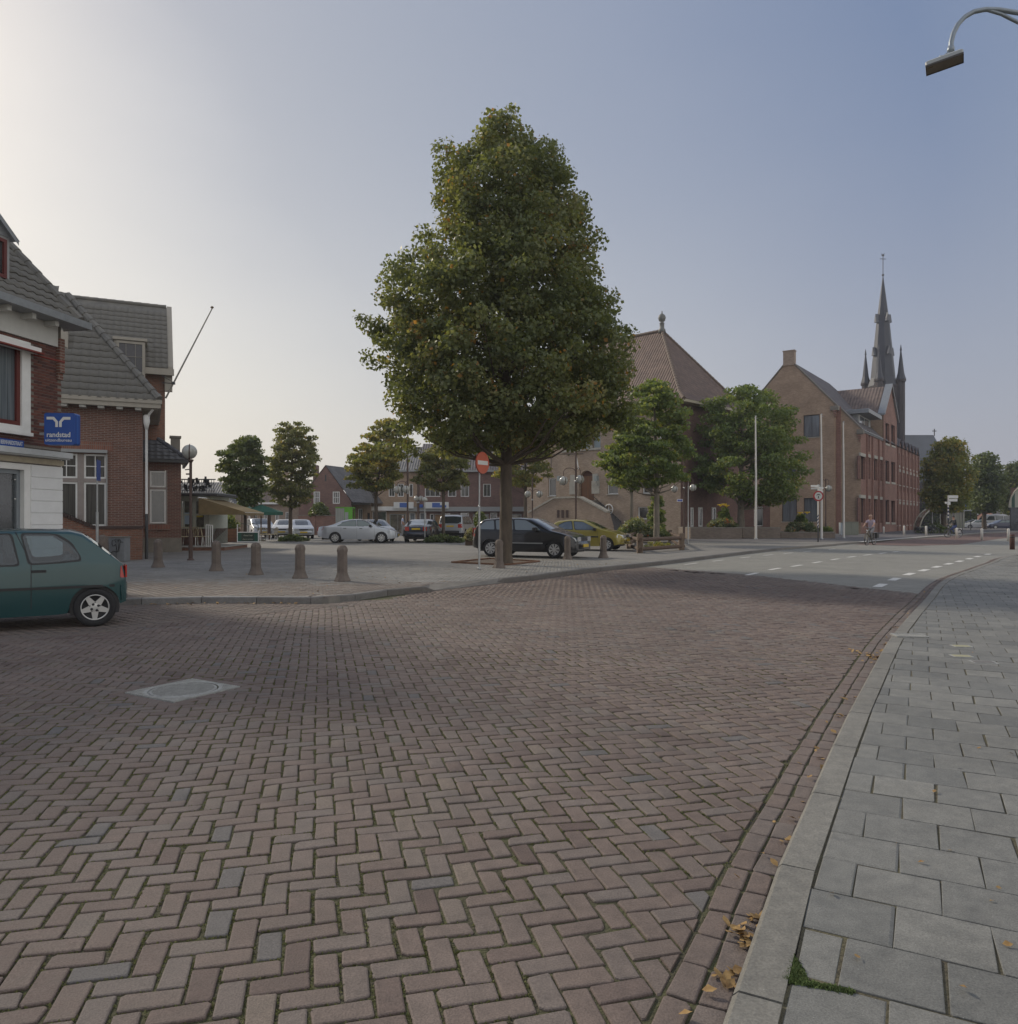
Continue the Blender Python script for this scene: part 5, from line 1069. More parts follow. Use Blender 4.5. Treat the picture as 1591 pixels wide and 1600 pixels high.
# shops with flats above
fS = Fr(xat(579, 78), 78, 0)
def shop_block(name, label, pa, pb, m, ups, downs, ridge_py, eave_py, chim=()):
    ez_, rz_ = fS.lz(eave_py, 680), fS.lz(ridge_py, 680, 4.5)
    u = [W(fS, a, b, 756, 776, n_, CURTD, None, None) for a, b, n_ in ups]
    d = [(fS.lx(a), fS.lx(b), fS.lz(z1_, a), fS.lz(z0_, a), n_, g_, fm_) for a, b, z0_, z1_, n_, g_, fm_ in downs]
    return simple_house(name, label, fS, fS.lx(pa), fS.lx(pb), ez_, rz_, m, SLATE if m is DARKB else GREYT, u + d, depth=9., chim=[(fS.lx(c, 4.5), w_, rz_ - 1, rz_ + h_) for c, w_, h_ in chim])
SG = glassmat('shop_glass', (.05, .045, .04), (.2, .17, .13), 1.5, (1, 1, 2)); SGO = glassmat('shop_glass_orange', (.16, .07, .02), (.3, .17, .06), 1.2, (1, 1, 1))
B5 = shop_block('shop_house', 'tan brick shop house with white fascia left of the dark terrace', 579.5, 654.5, TANB2, [(607.5, 617, 2), (621.5, 631, 2), (639.5, 645.5, 1)],
                [(582, 604, 799, 838, 1, GLASS, WPAINT), (609, 634, 803, 838, 2, SG, GREYP), (640, 649, 801, 838, 1, CURT, WPAINT)], 699, 733)
B6 = shop_block('shop_terrace', 'dark brick terrace with shops below and white sash windows above', 655, 858, DARKB, [(700, 713, 2), (720, 733, 2), (755, 767, 2), (664, 688, 3)],
                [(656, 666, 801, 838, 1, CURT, WPAINT), (672, 678, 803, 838, 1, GLASS, WPAINT), (679, 716, 803, 830, 2, SGO, GREYP), (720, 733, 801, 838, 1, SG, WPAINT), (739, 764, 803, 838, 2, SG, GREYP), (766, 777, 801, 838, 1, GLASS, WPAINT), (785, 815, 803, 838, 2, SG, GREYP)], 694, 733, chim=[(762, 1.2, 1.1), (704, .9, .8)])
mb = MB(); mb.box(fS.lx(579), fS.lx(640), -.5, -.0, fS.lz(798, 600), fS.lz(791.5, 600)); put(mb, fS, 'fascia_canopy', WPAINT, B5)
mb = MB(); mb.box(fS.lx(640), fS.lx(845), -.5, -.0, fS.lz(799, 700), fS.lz(792, 700)); put(mb, fS, 'fascia_canopy', GREYP, B6)
for nm, a, b, t0, lb in (('shop_sign', 617, 647.5, 784.5, 'white fascia sign with blue block above the left shop window'), ('shop_sign', 664, 702, 784.5, 'white fascia sign with blue block over the right hand shop')):
    t = thing(nm, lb, 'sign', (fS.lx(a) + fS.o[0], 77.4, 0)); wd = fS.lx(b) - fS.lx(a); z0, z1 = zat(794.5, 77.4), zat(t0, 77.4)
    mb = MB(); mb.box(0, wd, -.15, .1, z0, z1); mb.build('box', SIGNW, t); mb = MB()
    c = .3 * wd if a == 617 else .33 * wd; mb.box(c, c + .8, -.17, -.15, z0 + .1, z1 - .08); mb.box(c + .8, c + 1.2 * (.7 if a == 617 else 1.2), -.17, -.15, z0 + .1, z0 + .34); mb.build('emblem', mat('emblem_blue', (.06, .13, .4), .5), t)
    text_obj('BANK' if False else 'wonen', .26, 'lettering', mat('sign_grey_text', (.35, .37, .45), .6), t, (.1 * wd, -.16, (z0 + z1) / 2), (pi / 2, 0, 0)) if False else None
t = thing('wall_sign', 'small blue hanging shop sign on the corner of the dark terrace', 'sign', (xat(652, 77.3), 77.3, 0)); mb = MB(); mb.box(0, xat(661, 77.3) - xat(652, 77.3), -.1, 0, zat(793, 77.3), zat(788, 77.3)); mb.build('panel', SBLUE, t)

# ---------------------------------------- town hall
fT = Fr(13.36, 59., -45)
BT = building('town_hall', 'grey-brown brick town hall with steep brown hipped roof, loggia arches and outside stair', 'town hall', fT)
ez = 10.7; xl = -16.5; dep = 10.2
def arch(mb, xa, xb, z0, zs, zc=None, y=0, d=.5, mi=0, n=8, mfill=None):
    """reveal of a round-headed opening, springing at zs"""
    r = (xb - xa) / 2; c = (xa + xb) / 2; pts = [(xa, z0), (xa, zs)] + [(c - r * cos(pi * k / n), zs + r * sin(pi * k / n)) for k in range(1, n)] + [(xb, zs), (xb, z0)]
    for (a, b) in zip(pts[:-1], pts[1:]): mb.quad((a[0], y, a[1]), (b[0], y, b[1]), (b[0], y + d, b[1]), (a[0], y + d, a[1]), mi)
    mb.quad((xb, y, z0), (xa, y, z0), (xa, y + d, z0), (xb, y + d, z0), mi)
    top = zs + r
    for sgn in (0, 1):                      # spandrels
        P = pts[1:len(pts) - 1]
        half = [p for p in P if (p[0] <= c + 1e-6 if sgn == 0 else p[0] >= c - 1e-6)]
        corner = (xa, top) if sgn == 0 else (xb, top); vs_ = [(corner[0], y, corner[1])] + [(p[0], y, p[1]) for p in half]
        mb.add(vs_, [(0, k + 1, k + 2) if sgn == 1 else (0, k + 2, k + 1) for k in range(len(half) - 1)], mi)
    return pts, top
ar = [(880, 896.5), (905, 920), (923.5, 938.5)]
arches = []; mbw = MB(); ops = []
for a, b in ar:
    xa, xb = fT.lx(a), fT.lx(b); z0 = fT.lz(704, a); r = (xb - xa) / 2; ztp = fT.lz(674, (a + b) / 2); zs = ztp - r
    pts, top = arch(mbw, xa, xb, z0, zs, d=.6); ops.append((xa, xb, z0, top)); arches.append(pts)
xa, xb = fT.lx(905), fT.lx(928.5); z0 = fT.lz(788, 915); r = (xb - xa) / 2; ztp = fT.lz(735, 917); pts, top = arch(mbw, xa, xb, z0, ztp - r, d=.45); ops.append((xa, xb, z0, top)); door = (xa, xb, z0, ztp - r, r)
wn_ = [(857, 869, 747, 775), (1004, 1020, 753, 771), (996.5, 1012, 792, 811), (949, 966, 756, 772), (940, 950, 640, 672), (1000, 1014, 660, 690), (1030, 1043, 655, 684), (836, 845, 793, 812)]
wl = [W(fT, *w_) for w_ in wn_]
wall(mbw, xl, 0, 0, ez, ops + [w_[:4] for w_ in wl], depth=.001)
for a, b, c, d in [w_[:4] for w_ in wl]:
    mb_ = MB()
mb = mbw
for a, b, c, d in [w_[:4] for w_ in wl]:
    mb.quad((a, 0, c), (a, 0, d), (a, .2, d), (a, .2, c)); mb.quad((b, 0, d), (b, 0, c), (b, .2, c), (b, .2, d)); mb.quad((a, 0, d), (b, 0, d), (b, .2, d), (a, .2, d)); mb.quad((b, 0, c), (a, 0, c), (a, .2, c), (b, .2, c))
put(mbw, fT, 'wall', TANB, BT)
for w_ in wl: window(fT, BT, *w_[:4], y=.17, nx=1, gm=CURTD, t=.08, sill=STONE)
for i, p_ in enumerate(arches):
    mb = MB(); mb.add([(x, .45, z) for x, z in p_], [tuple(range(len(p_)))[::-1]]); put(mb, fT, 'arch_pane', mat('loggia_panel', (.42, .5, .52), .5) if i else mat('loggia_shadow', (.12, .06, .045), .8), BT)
for c in (901, 921.7):
    mb = MB(); x = fT.lx(c); mb.lathe([(.24, ops[0][2]), (.24, ops[0][2] + .12), (.15, ops[0][2] + .2), (.13, ops[0][3] - 1.0), (.17, ops[0][3] - .95), (.36, ops[0][3] - .55), (.36, ops[0][3] - .4)], 12, c=(x, .1)); put(mb, fT, 'column', STONE, BT)
mb = MB(); mb.box(fT.lx(878), fT.lx(940), -.14, .02, ops[0][2] - .18, ops[0][2]); put(mb, fT, 'loggia_sill', STONE, BT)
mb = MB(); xa, xb, z0, zs, r = door; c = (xa + xb) / 2; pp = [(xa, z0)] + [(c - r * cos(pi * k / 10), zs + r * sin(pi * k / 10)) for k in range(11)] + [(xb, z0)]
mb.add([(x, .3, z) for x, z in pp], [tuple(range(len(pp)))[::-1]]); put(mb, fT, 'door_arch', mat('door_recess', (.11, .05, .035), .8), BT)
DOORW = mat('door_wood', (.21, .095, .04), .55, noise=.2, nscale=3, stretch=(8, 1, 1))
for s_ in (0, 1):
    mb = MB(); a = xa + .1 + s_ * (c - xa - .1); b = a + (c - xa - .12); mb.bevbox(a, b, .22, .28, z0, zs + .35, .01); o = put(mb, fT, 'door', DOORW, BT)
    for k in range(1, 5): m_ = MB(); xx = a + (b - a) * k / 5; m_.box(xx - .008, xx + .008, .215, .222, z0 + .05, zs + .3); fT.sub(m_, 'board_joint', DGREY, o)
for sgn, px_ in ((-1, 896), (1, 931)):
    mb = MB(); x = fT.lx(px_); mb.box(x - .42, x + .42, -.05, .0, zs - 1.2, zs - .1); mb.box(x - .3, x + .3, -.07, -.05, zs - .5, zs + .5); put(mb, fT, 'door_quoin', STONE, BT)
# eaves and flared roof
o_ = .75; ef = .5
def hiproof(mb, x0, x1, y0, y1, z0, slope_lo, slope, flare, zmax=None):
    """flared hip roof"""
    f_ = flare; A = [(x0, y0), (x1, y0), (x1, y1), (x0, y1)]; zf_ = z0 + f_ * slope_lo; Bp = [(x0 + f_, y0 + f_), (x1 - f_, y0 + f_), (x1 - f_, y1 - f_), (x0 + f_, y1 - f_)]
    h = (y1 - y0) / 2 - f_; zr = zf_ + h * slope; ym = (y0 + y1) / 2; R0, R1 = (x0 + f_ + h, ym, zr), (x1 - f_ - h, ym, zr)
    a = [(*p, z0) for p in A]; b = [(*p, zf_) for p in Bp]
    for i in range(4): j = (i + 1) % 4; mb.quad(a[i], a[j], b[j], b[i])
    mb.quad(b[0], b[1], R1, R0); mb.add([b[1], b[2], R1], [(0, 1, 2)]); mb.quad(b[2], b[3], R0, R1); mb.add([b[3], b[0], R0], [(0, 1, 2)])
    return R0, R1, a, b
mb = MB(); R0, R1, ca_, cb_ = hiproof(mb, xl - o_, o_, -o_, dep + o_, ez + .1, .7, 1.34, 1.0); rt = put(mb, fT, 'roof', TOWNT, BT)
for p_, q_, r__ in ((ca_[1], cb_[1], R1), (ca_[2], cb_[2], R1)): ridge_tiles(rt, fT, p_, q_, TILEG if False else mat('ridge_brown', (.15, .11, .085), .7), 4, .14, 'hip_tile'); ridge_tiles(rt, fT, q_, r__, MATS['ridge_brown'], 26, .14, 'hip_tile')
ridge_tiles(rt, fT, R0, R1, MATS['ridge_brown'], 14, .15)
mb = MB(); mb.box(xl - o_, o_, -o_, dep + o_, ez - .12, ez + .08); put(mb, fT, 'eaves_board', mat('eaves_cream', (.4, .36, .27), .7), BT)
mb = MB(); mb.quad((0, 0, 0), (0, dep, 0), (0, dep, ez), (0, 0, ez)); put(mb, fT, 'side_wall', DARKB, BT)  # shade of this unlit side is painted in with a darker brick
mb = MB(); mb.lathe([(.34, R1[2] - .2), (.3, R1[2] + .1), (.2, R1[2] + .2), (.2, R1[2] + .6), (.24, R1[2] + .65), (.1, R1[2] + .72), (.26, R1[2] + .85), (.34, R1[2] + 1.1), (.26, R1[2] + 1.35), (.06, R1[2] + 1.5), (.05, R1[2] + 1.7)], 14, c=(R1[0], R1[1])); put(mb, fT, 'finial', mat('finial_grey', (.16, .16, .15), .6), BT)
# outside stair
ys = -2.6; sx = lambda p: fT.lx(p, ys); sz = lambda y_, p: fT.lz(y_, p, ys)
prof = [(sx(826), 0), (sx(954), 0), (sx(954), sz(823, 954)), (sx(948), sz(801, 948)), (sx(905), sz(778, 905)), (sx(866), sz(779, 866)), (sx(826), sz(802, 826))]
mb = MB(); mb.prism([(x, z) for x, z in prof], 0, .45, M=Matrix(((1, 0, 0, 0), (0, 0, -1, ys + .45), (0, 1, 0, 0), (0, 0, 0, 1)))); st_ = put(mb, fT, 'stair_parapet', GREYB, BT)
mb = MB()
for (a, b) in zip(prof[3:6], prof[4:7]):
    d = Vector((b[0] - a[0], 0, b[1] - a[1])); nrm = Vector((-d.z, 0, d.x)).normalized() * .14
    if nrm.z < 0: nrm = -nrm
    A_, B_ = Vector((a[0], ys - .06, a[1])), Vector((b[0], ys - .06, b[1])); Y_ = Vector((0, .57, 0)); mb.add([A_, B_, B_ + nrm, A_ + nrm, A_ + Y_, B_ + Y_, B_ + nrm + Y_, A_ + nrm + Y_], [(0, 3, 2, 1), (4, 5, 6, 7), (3, 7, 6, 2), (0, 1, 5, 4), (0, 4, 7, 3), (1, 2, 6, 5)])
put(mb, fT, 'stair_coping', STONE, BT)
for p_ in (872.5, 879.5, 886.5):
    mb = MB(); mb.box(sx(p_ - 1.8), sx(p_ + 1.8), ys - .03, ys + .02, sz(809, p_), sz(797, p_)); put(mb, fT, 'slot_window', mat('slot_dark_brick', (.06, .035, .03), .8), BT)
zl_ = sz(781, 890); nst = 15
mb = MB(); mb.box(sx(868), sx(903), ys + .45, -.002, zl_ - .2, zl_)
put(mb, fT, 'landing', CONC, BT)
for k in range(nst):
    mb = MB(); x = sx(905) + (sx(966) - sx(905)) * k / nst; x2 = sx(905) + (sx(966) - sx(905)) * (k + 1) / nst; z = zl_ * (1 - (k + 1) / (nst + 1)); mb.box(x, x2, ys + .45, -.002, 0, z); put(mb, fT, 'step', mat('step_grey', (.12, .12, .125), .7, noise=.15), BT)
mb = MB(); mb.tube([(fT.lx(928), -.12, fT.lz(775, 928)), (fT.lx(972), -.12, fT.lz(815, 972))], .03, 6); put(mb, fT, 'handrail', DGREY, BT)
mb = MB(); c_ = (fT.lx(952.5), -.1, fT.lz(796, 952)); rr = .42
mb.tube([(c_[0] + rr * cos(2 * pi * k / 16), c_[1], c_[2] + rr * sin(2 * pi * k / 16)) for k in range(17)], .05, 6, caps=False)
for a in (0, pi / 2): mb.tube([(c_[0] - rr * cos(a), c_[1], c_[2] - rr * sin(a)), (c_[0] + rr * cos(a), c_[1], c_[2] + rr * sin(a))], .025, 6)
put(mb, fT, 'round_window_frame', WPAINT, BT)
# cross iron below the loggia, white banner pole
mb = MB(); mb.tube([(fT.lx(835), -.06, fT.lz(711, 835)), (fT.lx(912), -.06, fT.lz(709, 912))], .025, 5); mb.tube([(fT.lx(862), -.06, fT.lz(737, 862)), (fT.lx(862), -.06, fT.lz(713, 862))], .03, 5); put(mb, fT, 'wall_anchor', DGREY, BT)
mb = MB(); a_ = fT.w(fT.lx(906), -.2, 0); mb.tube([(fT.lx(906), -.15, fT.lz(733, 906)), (fT.lx(901), -.9, fT.lz(660, 898, -.9))], .06, 8); put(mb, fT, 'flag_staff', WPAINT, BT)
for px_ in (882 - 8, 932): 
    mb = MB(); x = fT.lx(px_, -.5); z = fT.lz(748, px_, -.5); mb.tube([(x, -.02, z - .5), (x, -.3, z - .55), (x, -.5, z - .2)], .025, 6); mb.prism([(x - .15, -.65), (x + .15, -.65), (x + .15, -.35), (x - .15, -.35)], z - .2, z + .25); put(mb, fT, 'wall_lantern', mat('lantern_grey', (.3, .34, .34), .4), BT)
# ground floor windows of the side wall
fTs = fT.sh(0, 0, 90)
for a, b in ((1079, 1083), (1091, 1097), (1112, 1118)):
    window(fTs, BT, fTs.lx(a), fTs.lx(b), fTs.lz(823, b), fTs.lz(793, b), y=-.01, gm=GLASS, t=.1)
# ---------------------------------------- big gabled office building along the far street
fG = Fr(32.2, 75., -36)
BG = building('office_building', 'large brown brick office building with tall gable and long row of narrow bays', 'building', fG)
ap = (-4.4, fG.lz(562, 1233, 0)); sl_ = 1.12; half = 6.67; zE = ap[1] - sl_ * half; xL, xRr = ap[0] - half, ap[0] + half
zk = ap[1] - sl_ * 4.4
wins = [W(fG, 1255.5, 1281, 648, 683), W(fG, 1222, 1245.5, 778, 815), W(fG, 1256, 1277.5, 778, 815), W(fG, 1224, 1244, 728, 750)]
mb = MB(); fy = 0
wall(mb, xL, 0, 0, ap[1], [w_[:4] for w_ in wins], outline=[(xL, 0), (0, 0), (0, zk), ap, (xL, zE)], depth=.22); mb.quad((0, 0, 0), (0, .7, 0), (0, .7, zk), (0, 0, zk)); mb.quad((xL, 8, 0), (xL, 0, 0), (xL, 0, zE), (xL, 8, zE)); put(mb, fG, 'gable_wall', TANB2, BG)
mb = MB(); mb.add([(0, .7, 0), (xRr, .7, 0), (xRr, .7, zE), (0, .7, zk)], [(0, 1, 2, 3)]); put(mb, fG, 'recessed_wall', TANB2, BG)
mb = MB(); mb.box(.02, .45, .6, .69, 0, zk - .2); put(mb, fG, 'recess_strip', REDM, BG)  # red-brown strip in the corner of the recess
for i, w_ in enumerate(wins): window(fG, BG, *w_[:4], y=.2, nx=2, gm=CURT, fm=mat('dark_frame', (.05, .05, .055), .5), t=.07, sill=STONE)
mb = MB(); mb.box(ap[0] - .55, ap[0] + .55, -.12, .55, ap[1] - .6, ap[1] + .85); mb.box(ap[0] - .6, ap[0] + .6, -.16, .6, ap[1] + .85, ap[1] + .95); put(mb, fG, 'chimney', GREYB, BG)
mb = MB()
for a, b, yy in (((ap[0] + .5, ap[1] - .5), (.25, zk - .25), -.06), ((ap[0] - .5, ap[1] - .5), (xL - .2, zE - .2), -.06), ((.25, zk - .25), (xRr + .1, zE - .1), .62)):
    A_, B_ = Vector((a[0], yy, a[1])), Vector((b[0], yy, b[1])); Yv = Vector((0, .4, 0)); U = Vector((0, 0, .16)); mb.add([A_, B_, B_ + U, A_ + U, A_ + Yv, B_ + Yv, B_ + U + Yv, A_ + U + Yv], [(0, 1, 2, 3), (7, 6, 5, 4), (3, 2, 6, 7), (0, 4, 5, 1), (0, 3, 7, 4), (1, 5, 6, 2)])
mb.box(-.35, .35, -.2, .6, zk - .62, zk - .18); mb.box(xRr - .35, xRr + .25, .5, 1.1, zE - .5, zE - .05); put(mb, fG, 'gable_coping', CONC, BG)
for x_, y_, z_ in ((.05, -.1, zk), (xRr - .1, .6, zE)):
    for k in range(3): mb = MB(); mb.box(x_ - .16 + k * .05, x_ + .14 - k * .03, y_ - .1 + k * .03, y_ + .3, z_ - .75 - k * .25, z_ - .6 - k * .25); put(mb, fG, 'corbel_brick', REDM, BG)
# main roof
LR = 17.
mb = MB(); Yh = LR; mb.add([(ap[0], .3, ap[1]), (xRr + .2, .9, zE - .15), (xRr + .2, Yh + 5, zE - .15), (ap[0], Yh, ap[1])], [(0, 1, 2, 3)]); mb.add([(xL - .2, .3, zE - .15), (ap[0], .3, ap[1]), (ap[0], Yh, ap[1]), (xL - .2, Yh + 5, zE - .15)], [(0, 1, 2, 3)]); mb.add([(ap[0], Yh, ap[1]), (xRr + .2, Yh + 5, zE - .15), (xL - .2, Yh + 5, zE - .15)], [(0, 1, 2)]); put(mb, fG, 'roof', SLATE, BG)
z2 = zE + 3.2
mb = MB(); mb.add([(xRr + .2, Yh + 3, zE - .1), (xRr + .2, 39, zE - .1), (xRr - 3.4, 39, z2), (xRr - 3.4, Yh, z2)], [(0, 1, 2, 3)]); mb.add([(xRr - 3.4, Yh, z2), (xRr - 3.4, 39, z2), (xRr - 8, 39, zE), (xRr - 8, Yh, zE)], [(0, 1, 2, 3)]); put(mb, fG, 'rear_roof', SLATE, BG)
# street front: local x along the street
fH = fG.sh(xRr, .7, 90); Ln = 38.3
ops = []; lint = []; sil = []
g = [(1344.3, 1352.5), (1355.6, 1360.3), (1366, 1371.3), (1374, 1378.8), (1382, 1388), (1391, 1397.3)]
rows = [([778, 779, 779.5, 780.5, 781, 782], [817, 817, 817, 817, 816, 816.5]), ([712, 714, 716, 717.5, 719, 721], [748, 748, 750, 750.5, 752, 753])]
for (tp, bt) in rows:
    for i, (a, b) in enumerate(g):
        w_ = (fH.lx(a), fH.lx(b), fH.lz(bt[i], a), fH.lz(tp[i], a)); ops.append(w_)
        if i < 4: lint.append(w_)
        else: sil.append(w_)
for a, b, t0, b0 in ((1382, 1388, 660, 692), (1391, 1397, 663, 695)): w_ = (fH.lx(a), fH.lx(b), fH.lz(b0, a), fH.lz(t0, a)); ops.append(w_); sil.append(w_)
ops.append((fH.lx(1355.8), fH.lx(1359.5), fH.lz(705, 1356), fH.lz(672, 1356)))
x = fH.lx(1403.5); bays = []
while x < Ln - 1.5:
    bays.append(x); x += 2.75
zf = [(.95, 3.35), (4.9, 7.3), (8.05, 9.5)]
for x in bays:
    for z0, z1 in zf[:2]: ops.append((x, x + .62, z0, z1)); ops.append((x + 1.05, x + 1.67, z0, z1)); lint += [(x, x + .62, z0, z1), (x + 1.05, x + 1.67, z0, z1)]
    ops.append((x + .5, x + 1.2, *zf[2])); sil.append((x + .5, x + 1.2, *zf[2]))
zs_ = zE
gx0, gx1 = fH.lx(1379), fH.lx(1400); gxm = (gx0 + gx1) / 2; zap = fH.lz(603, 1388)
mb = MB(); wall(mb, 0, gx0, 0, zs_, [o for o in ops if o[1] < gx0], depth=.3)
wall(mb, gx0, gx1, 0, zap, [o for o in ops if gx0 < o[0] < gx1], outline=[(gx0, 0), (gx1, 0), (gx1, fH.lz(645, 1400)), (gxm, zap), (gx0, fH.lz(645, 1380))], depth=.3, y=-.12)
wall(mb, gx1, Ln, 0, zs_, [o for o in ops if o[0] > gx1], depth=.3); mb.quad((Ln, 0, 0), (Ln, 8, 0), (Ln, 8, zs_), (Ln, 0, zs_)); mb.quad((gx0, 0, 0), (gx0, -.12, 0), (gx0, -.12, 13), (gx0, 0, 13)); mb.quad((gx1, -.12, 0), (gx1, 0, 0), (gx1, 0, 13), (gx1, -.12, 13))
put(mb, fH, 'street_wall', REDM, BG)
DF = MATS['dark_frame']
for o in ops:
    pr = gx0 < o[0] < gx1
    wobj = window(fH, BG, *o, y=(.16 if pr else .27), fm=mat('bay_brown_frame', (.09, .05, .045), .6), gm=glassmat('office_glass', (.03, .025, .03), (.09, .07, .07), 2, (1, 1, 1)), t=.05)
for k, (a, b, z0, z1) in enumerate(lint): mb = MB(); mb.box(a - .02, b + .02, -.05, .1, z1, z1 + .32); put(mb, fH, 'lintel', STONE, BG)
for k, (a, b, z0, z1) in enumerate(sil): yy = -.12 if gx0 < a < gx1 else 0; mb = MB(); mb.box(a - .03, b + .03, yy - .06, yy + .1, z0 - .22, z0); put(mb, fH, 'sill', STONE, BG)
# slim pilasters with little stone feet and stepped caps
pil = [fH.lx(p_) for p_ in (1354, 1362.5, 1372.6, 1380.2)] + [x - .5 for x in bays] + [x + 2.05 for x in bays]
for x in pil: mb = MB(); mb.box(x - .13, x + .13, -.16, .0, 0, zE - .3); mb.box(x - .13, x + .13, -.22, -.16, 7.6, 7.8); put(mb, fH, 'pilaster', REDM, BG)
for x in bays:                                     # small pointed gables over the far bays
    c = x + .82; mb = MB(); mb.add([(c - 1.1, -.05, zE - .1), (c + 1.1, -.05, zE - .1), (c, -.05, zE + .8), (c - 1.1, 2.6, zE - .1), (c + 1.1, 2.6, zE - .1), (c, 2.6, zE + .8)], [(0, 1, 2)]); put(mb, fH, 'bay_gable', REDM, BG)
    mb = MB(); mb.add([(c - 1.25, -.2, zE - .2), (c, -.2, zE + .88), (c, 3, zE + .88), (c - 1.25, 3, zE - .2), (c + 1.25, -.2, zE - .2), (c + 1.25, 3, zE - .2)], [(0, 1, 2, 3), (1, 4, 5, 2)]); put(mb, fH, 'bay_roof', SLATE, BG)
mb = MB(); zc = fH.lz(748.5, 1360); mb.box(gx1, Ln, -.05, .0, zc - .06, zc + .04); mb.box(gx1, Ln, -.05, 0, 3.8, 3.9); mb.box(gx1, Ln, -.05, 0, .7, .78); put(mb, fH, 'string_course', STONE, BG)
# cross gable roof and pale verge
zr = zap + .1; zl_ = fH.lz(645, 1380)
mb = MB(); mb.add([(gx0 - .3, -.3, zl_ - .2), (gxm, -.3, zr), (gxm, 8.5, zr), (gx0 - .3, 5.5, zl_ - .2)], [(0, 1, 2, 3)]); mb.add([(gxm, -.3, zr), (gx1 + .3, -.3, zl_ - .2), (gx1 + .3, 6, zl_ - .2), (gxm, 8.5, zr)], [(0, 1, 2, 3)]); put(mb, fH, 'cross_roof', tilemat('cross_roof_tiles', (.12, .088, .075), .34, .38), BG)
mb = MB()
for s_, gx_ in ((-1, gx0), (1, gx1)):
    A_, B_ = Vector((gx_ + s_ * .35, -.34, zl_ - .3)), Vector((gxm, -.34, zr + .03)); Yv = Vector((0, .75, .0)); U = Vector((0, 0, .22)); mb.add([A_, B_, B_ + U, A_ + U, A_ + Yv, B_ + Yv, B_ + U + Yv, A_ + U + Yv], [(0, 1, 2, 3), (7, 6, 5, 4), (3, 2, 6, 7), (0, 4, 5, 1), (0, 3, 7, 4)])
put(mb, fH, 'verge', ZINC, BG)
mb = MB(); mb.add([(gx0, -.12, zE), (gx0, 4.8, zE), (gx0, 2.5, zl_), (gx0, -.12, zl_)], [(0, 3, 2, 1)]); put(mb, fH, 'cross_wall', TANB2, BG)
# flat dormer with broad pale canopy
xa, xb = fH.lx(1343, .9), fH.lx(1362, .9); z0, z1 = fH.lz(668, 1350, .9), fH.lz(650, 1350, .9)
mb = MB(); mb.box(xa, xb, 1.0, 4, z0 - .5, z1); put(mb, fH, 'dormer', GREYP, BG)
window(fH, BG, xa + .3, xb - .9, z0, z1 - .1, y=.98, gm=CURT, nx=2, t=.06)
mb = MB(); mb.bevbox(xa - .5, xb + .25, -.1, 4.5, z1, z1 + .42, .04); put(mb, fH, 'dormer_canopy', ZINC, BG)
mb = MB(); mb.box(0, gx0 - .1, -.12, .05, zE - .25, zE + .02); put(mb, fH, 'gutter', ZINC, BG)

# low wing between town hall and office, behind the big tree
fK = Fr(21.2, 69.5, -12); BK = building('link_building', 'dark brick low wing between the town hall and the office building', 'building', fK)
mb = MB(); wall(mb, -2.5, 2.6, 0, 4.3, [(1.2, 2.0, .9, 2.7)], depth=.15); put(mb, fK, 'wall', DARKB, BK)
for o in [(1.2, 2.0, .9, 2.7)]: window(fK, BK, *o, y=.14, gm=GLASS)
mb = MB(); mb.box(-2.6, 2.7, -.15, 5, 4.3, 4.5); put(mb, fK, 'roof', DGREY, BK)

# ---------------------------------------- church
YC = 152.; CXW = xat(1380, YC)
CH_ = thing('church', 'distant dark church with slate broach spire, corner pinnacles and cross', 'church', (CXW, YC, 0), R(6))
BST = mat('church_brick', (.055, .045, .047), .85, noise=.25, nscale=.6); SPS = mat('spire_slate', (.034, .038, .052), .55, noise=.25, nscale=.8, stretch=(1, 1, .3), bump=.2, bscale=8)
zt = zat(603, YC); hw = 2.3
mb = MB(); mb.box(-hw, hw, -hw, hw, 0, zt); mb.box(-hw - .2, hw + .2, -hw - .2, hw + .2, zt - .4, zt); mb.build('tower', BST, CH_)
for sx_ in (-1, 1):
    for sy_ in (-1, 1):
        mb = MB(); mb.lathe([(.75, 0), (.75, zt + .4), (.95, zt + .5), (.95, zt + .9)], 8, c=(sx_ * hw, sy_ * hw), smooth=False); mb.build('turret', BST, CH_)
        mb = MB(); zt2 = zat(547, YC); mb.lathe([(.95, zt + .9), (.6, zt + 2.2), (.12, zt2 - .6), (.2, zt2 - .5), (.04, zt2 + .6)], 8, c=(sx_ * hw, sy_ * hw), smooth=False); mb.build('pinnacle', SPS, CH_)
ztip = zat(432, YC); zm = zt + (ztip - zt) * .62
def octo(r, ph=pi / 8): return [(r / cos(pi / 8) * cos(2 * pi * k / 8 + ph), r / cos(pi / 8) * sin(2 * pi * k / 8 + ph)) for k in range(8)]
mb = MB(); rings = [(zt - .1, 2.6), (zt + 1.6, 2.1), (zt + 4, 1.9), (zat(505, YC), 1.15), (zat(503.5, YC), 1.1), (ztip, .07)]
for (z0, r0), (z1, r1) in zip(rings[:-1], rings[1:]):
    a, b = octo(r0), octo(r1)
    for k in range(8): j = (k + 1) % 8; mb.quad((*a[k], z0), (*a[j], z0), (*b[j], z1), (*b[k], z1))
mb.build('spire', SPS, CH_)
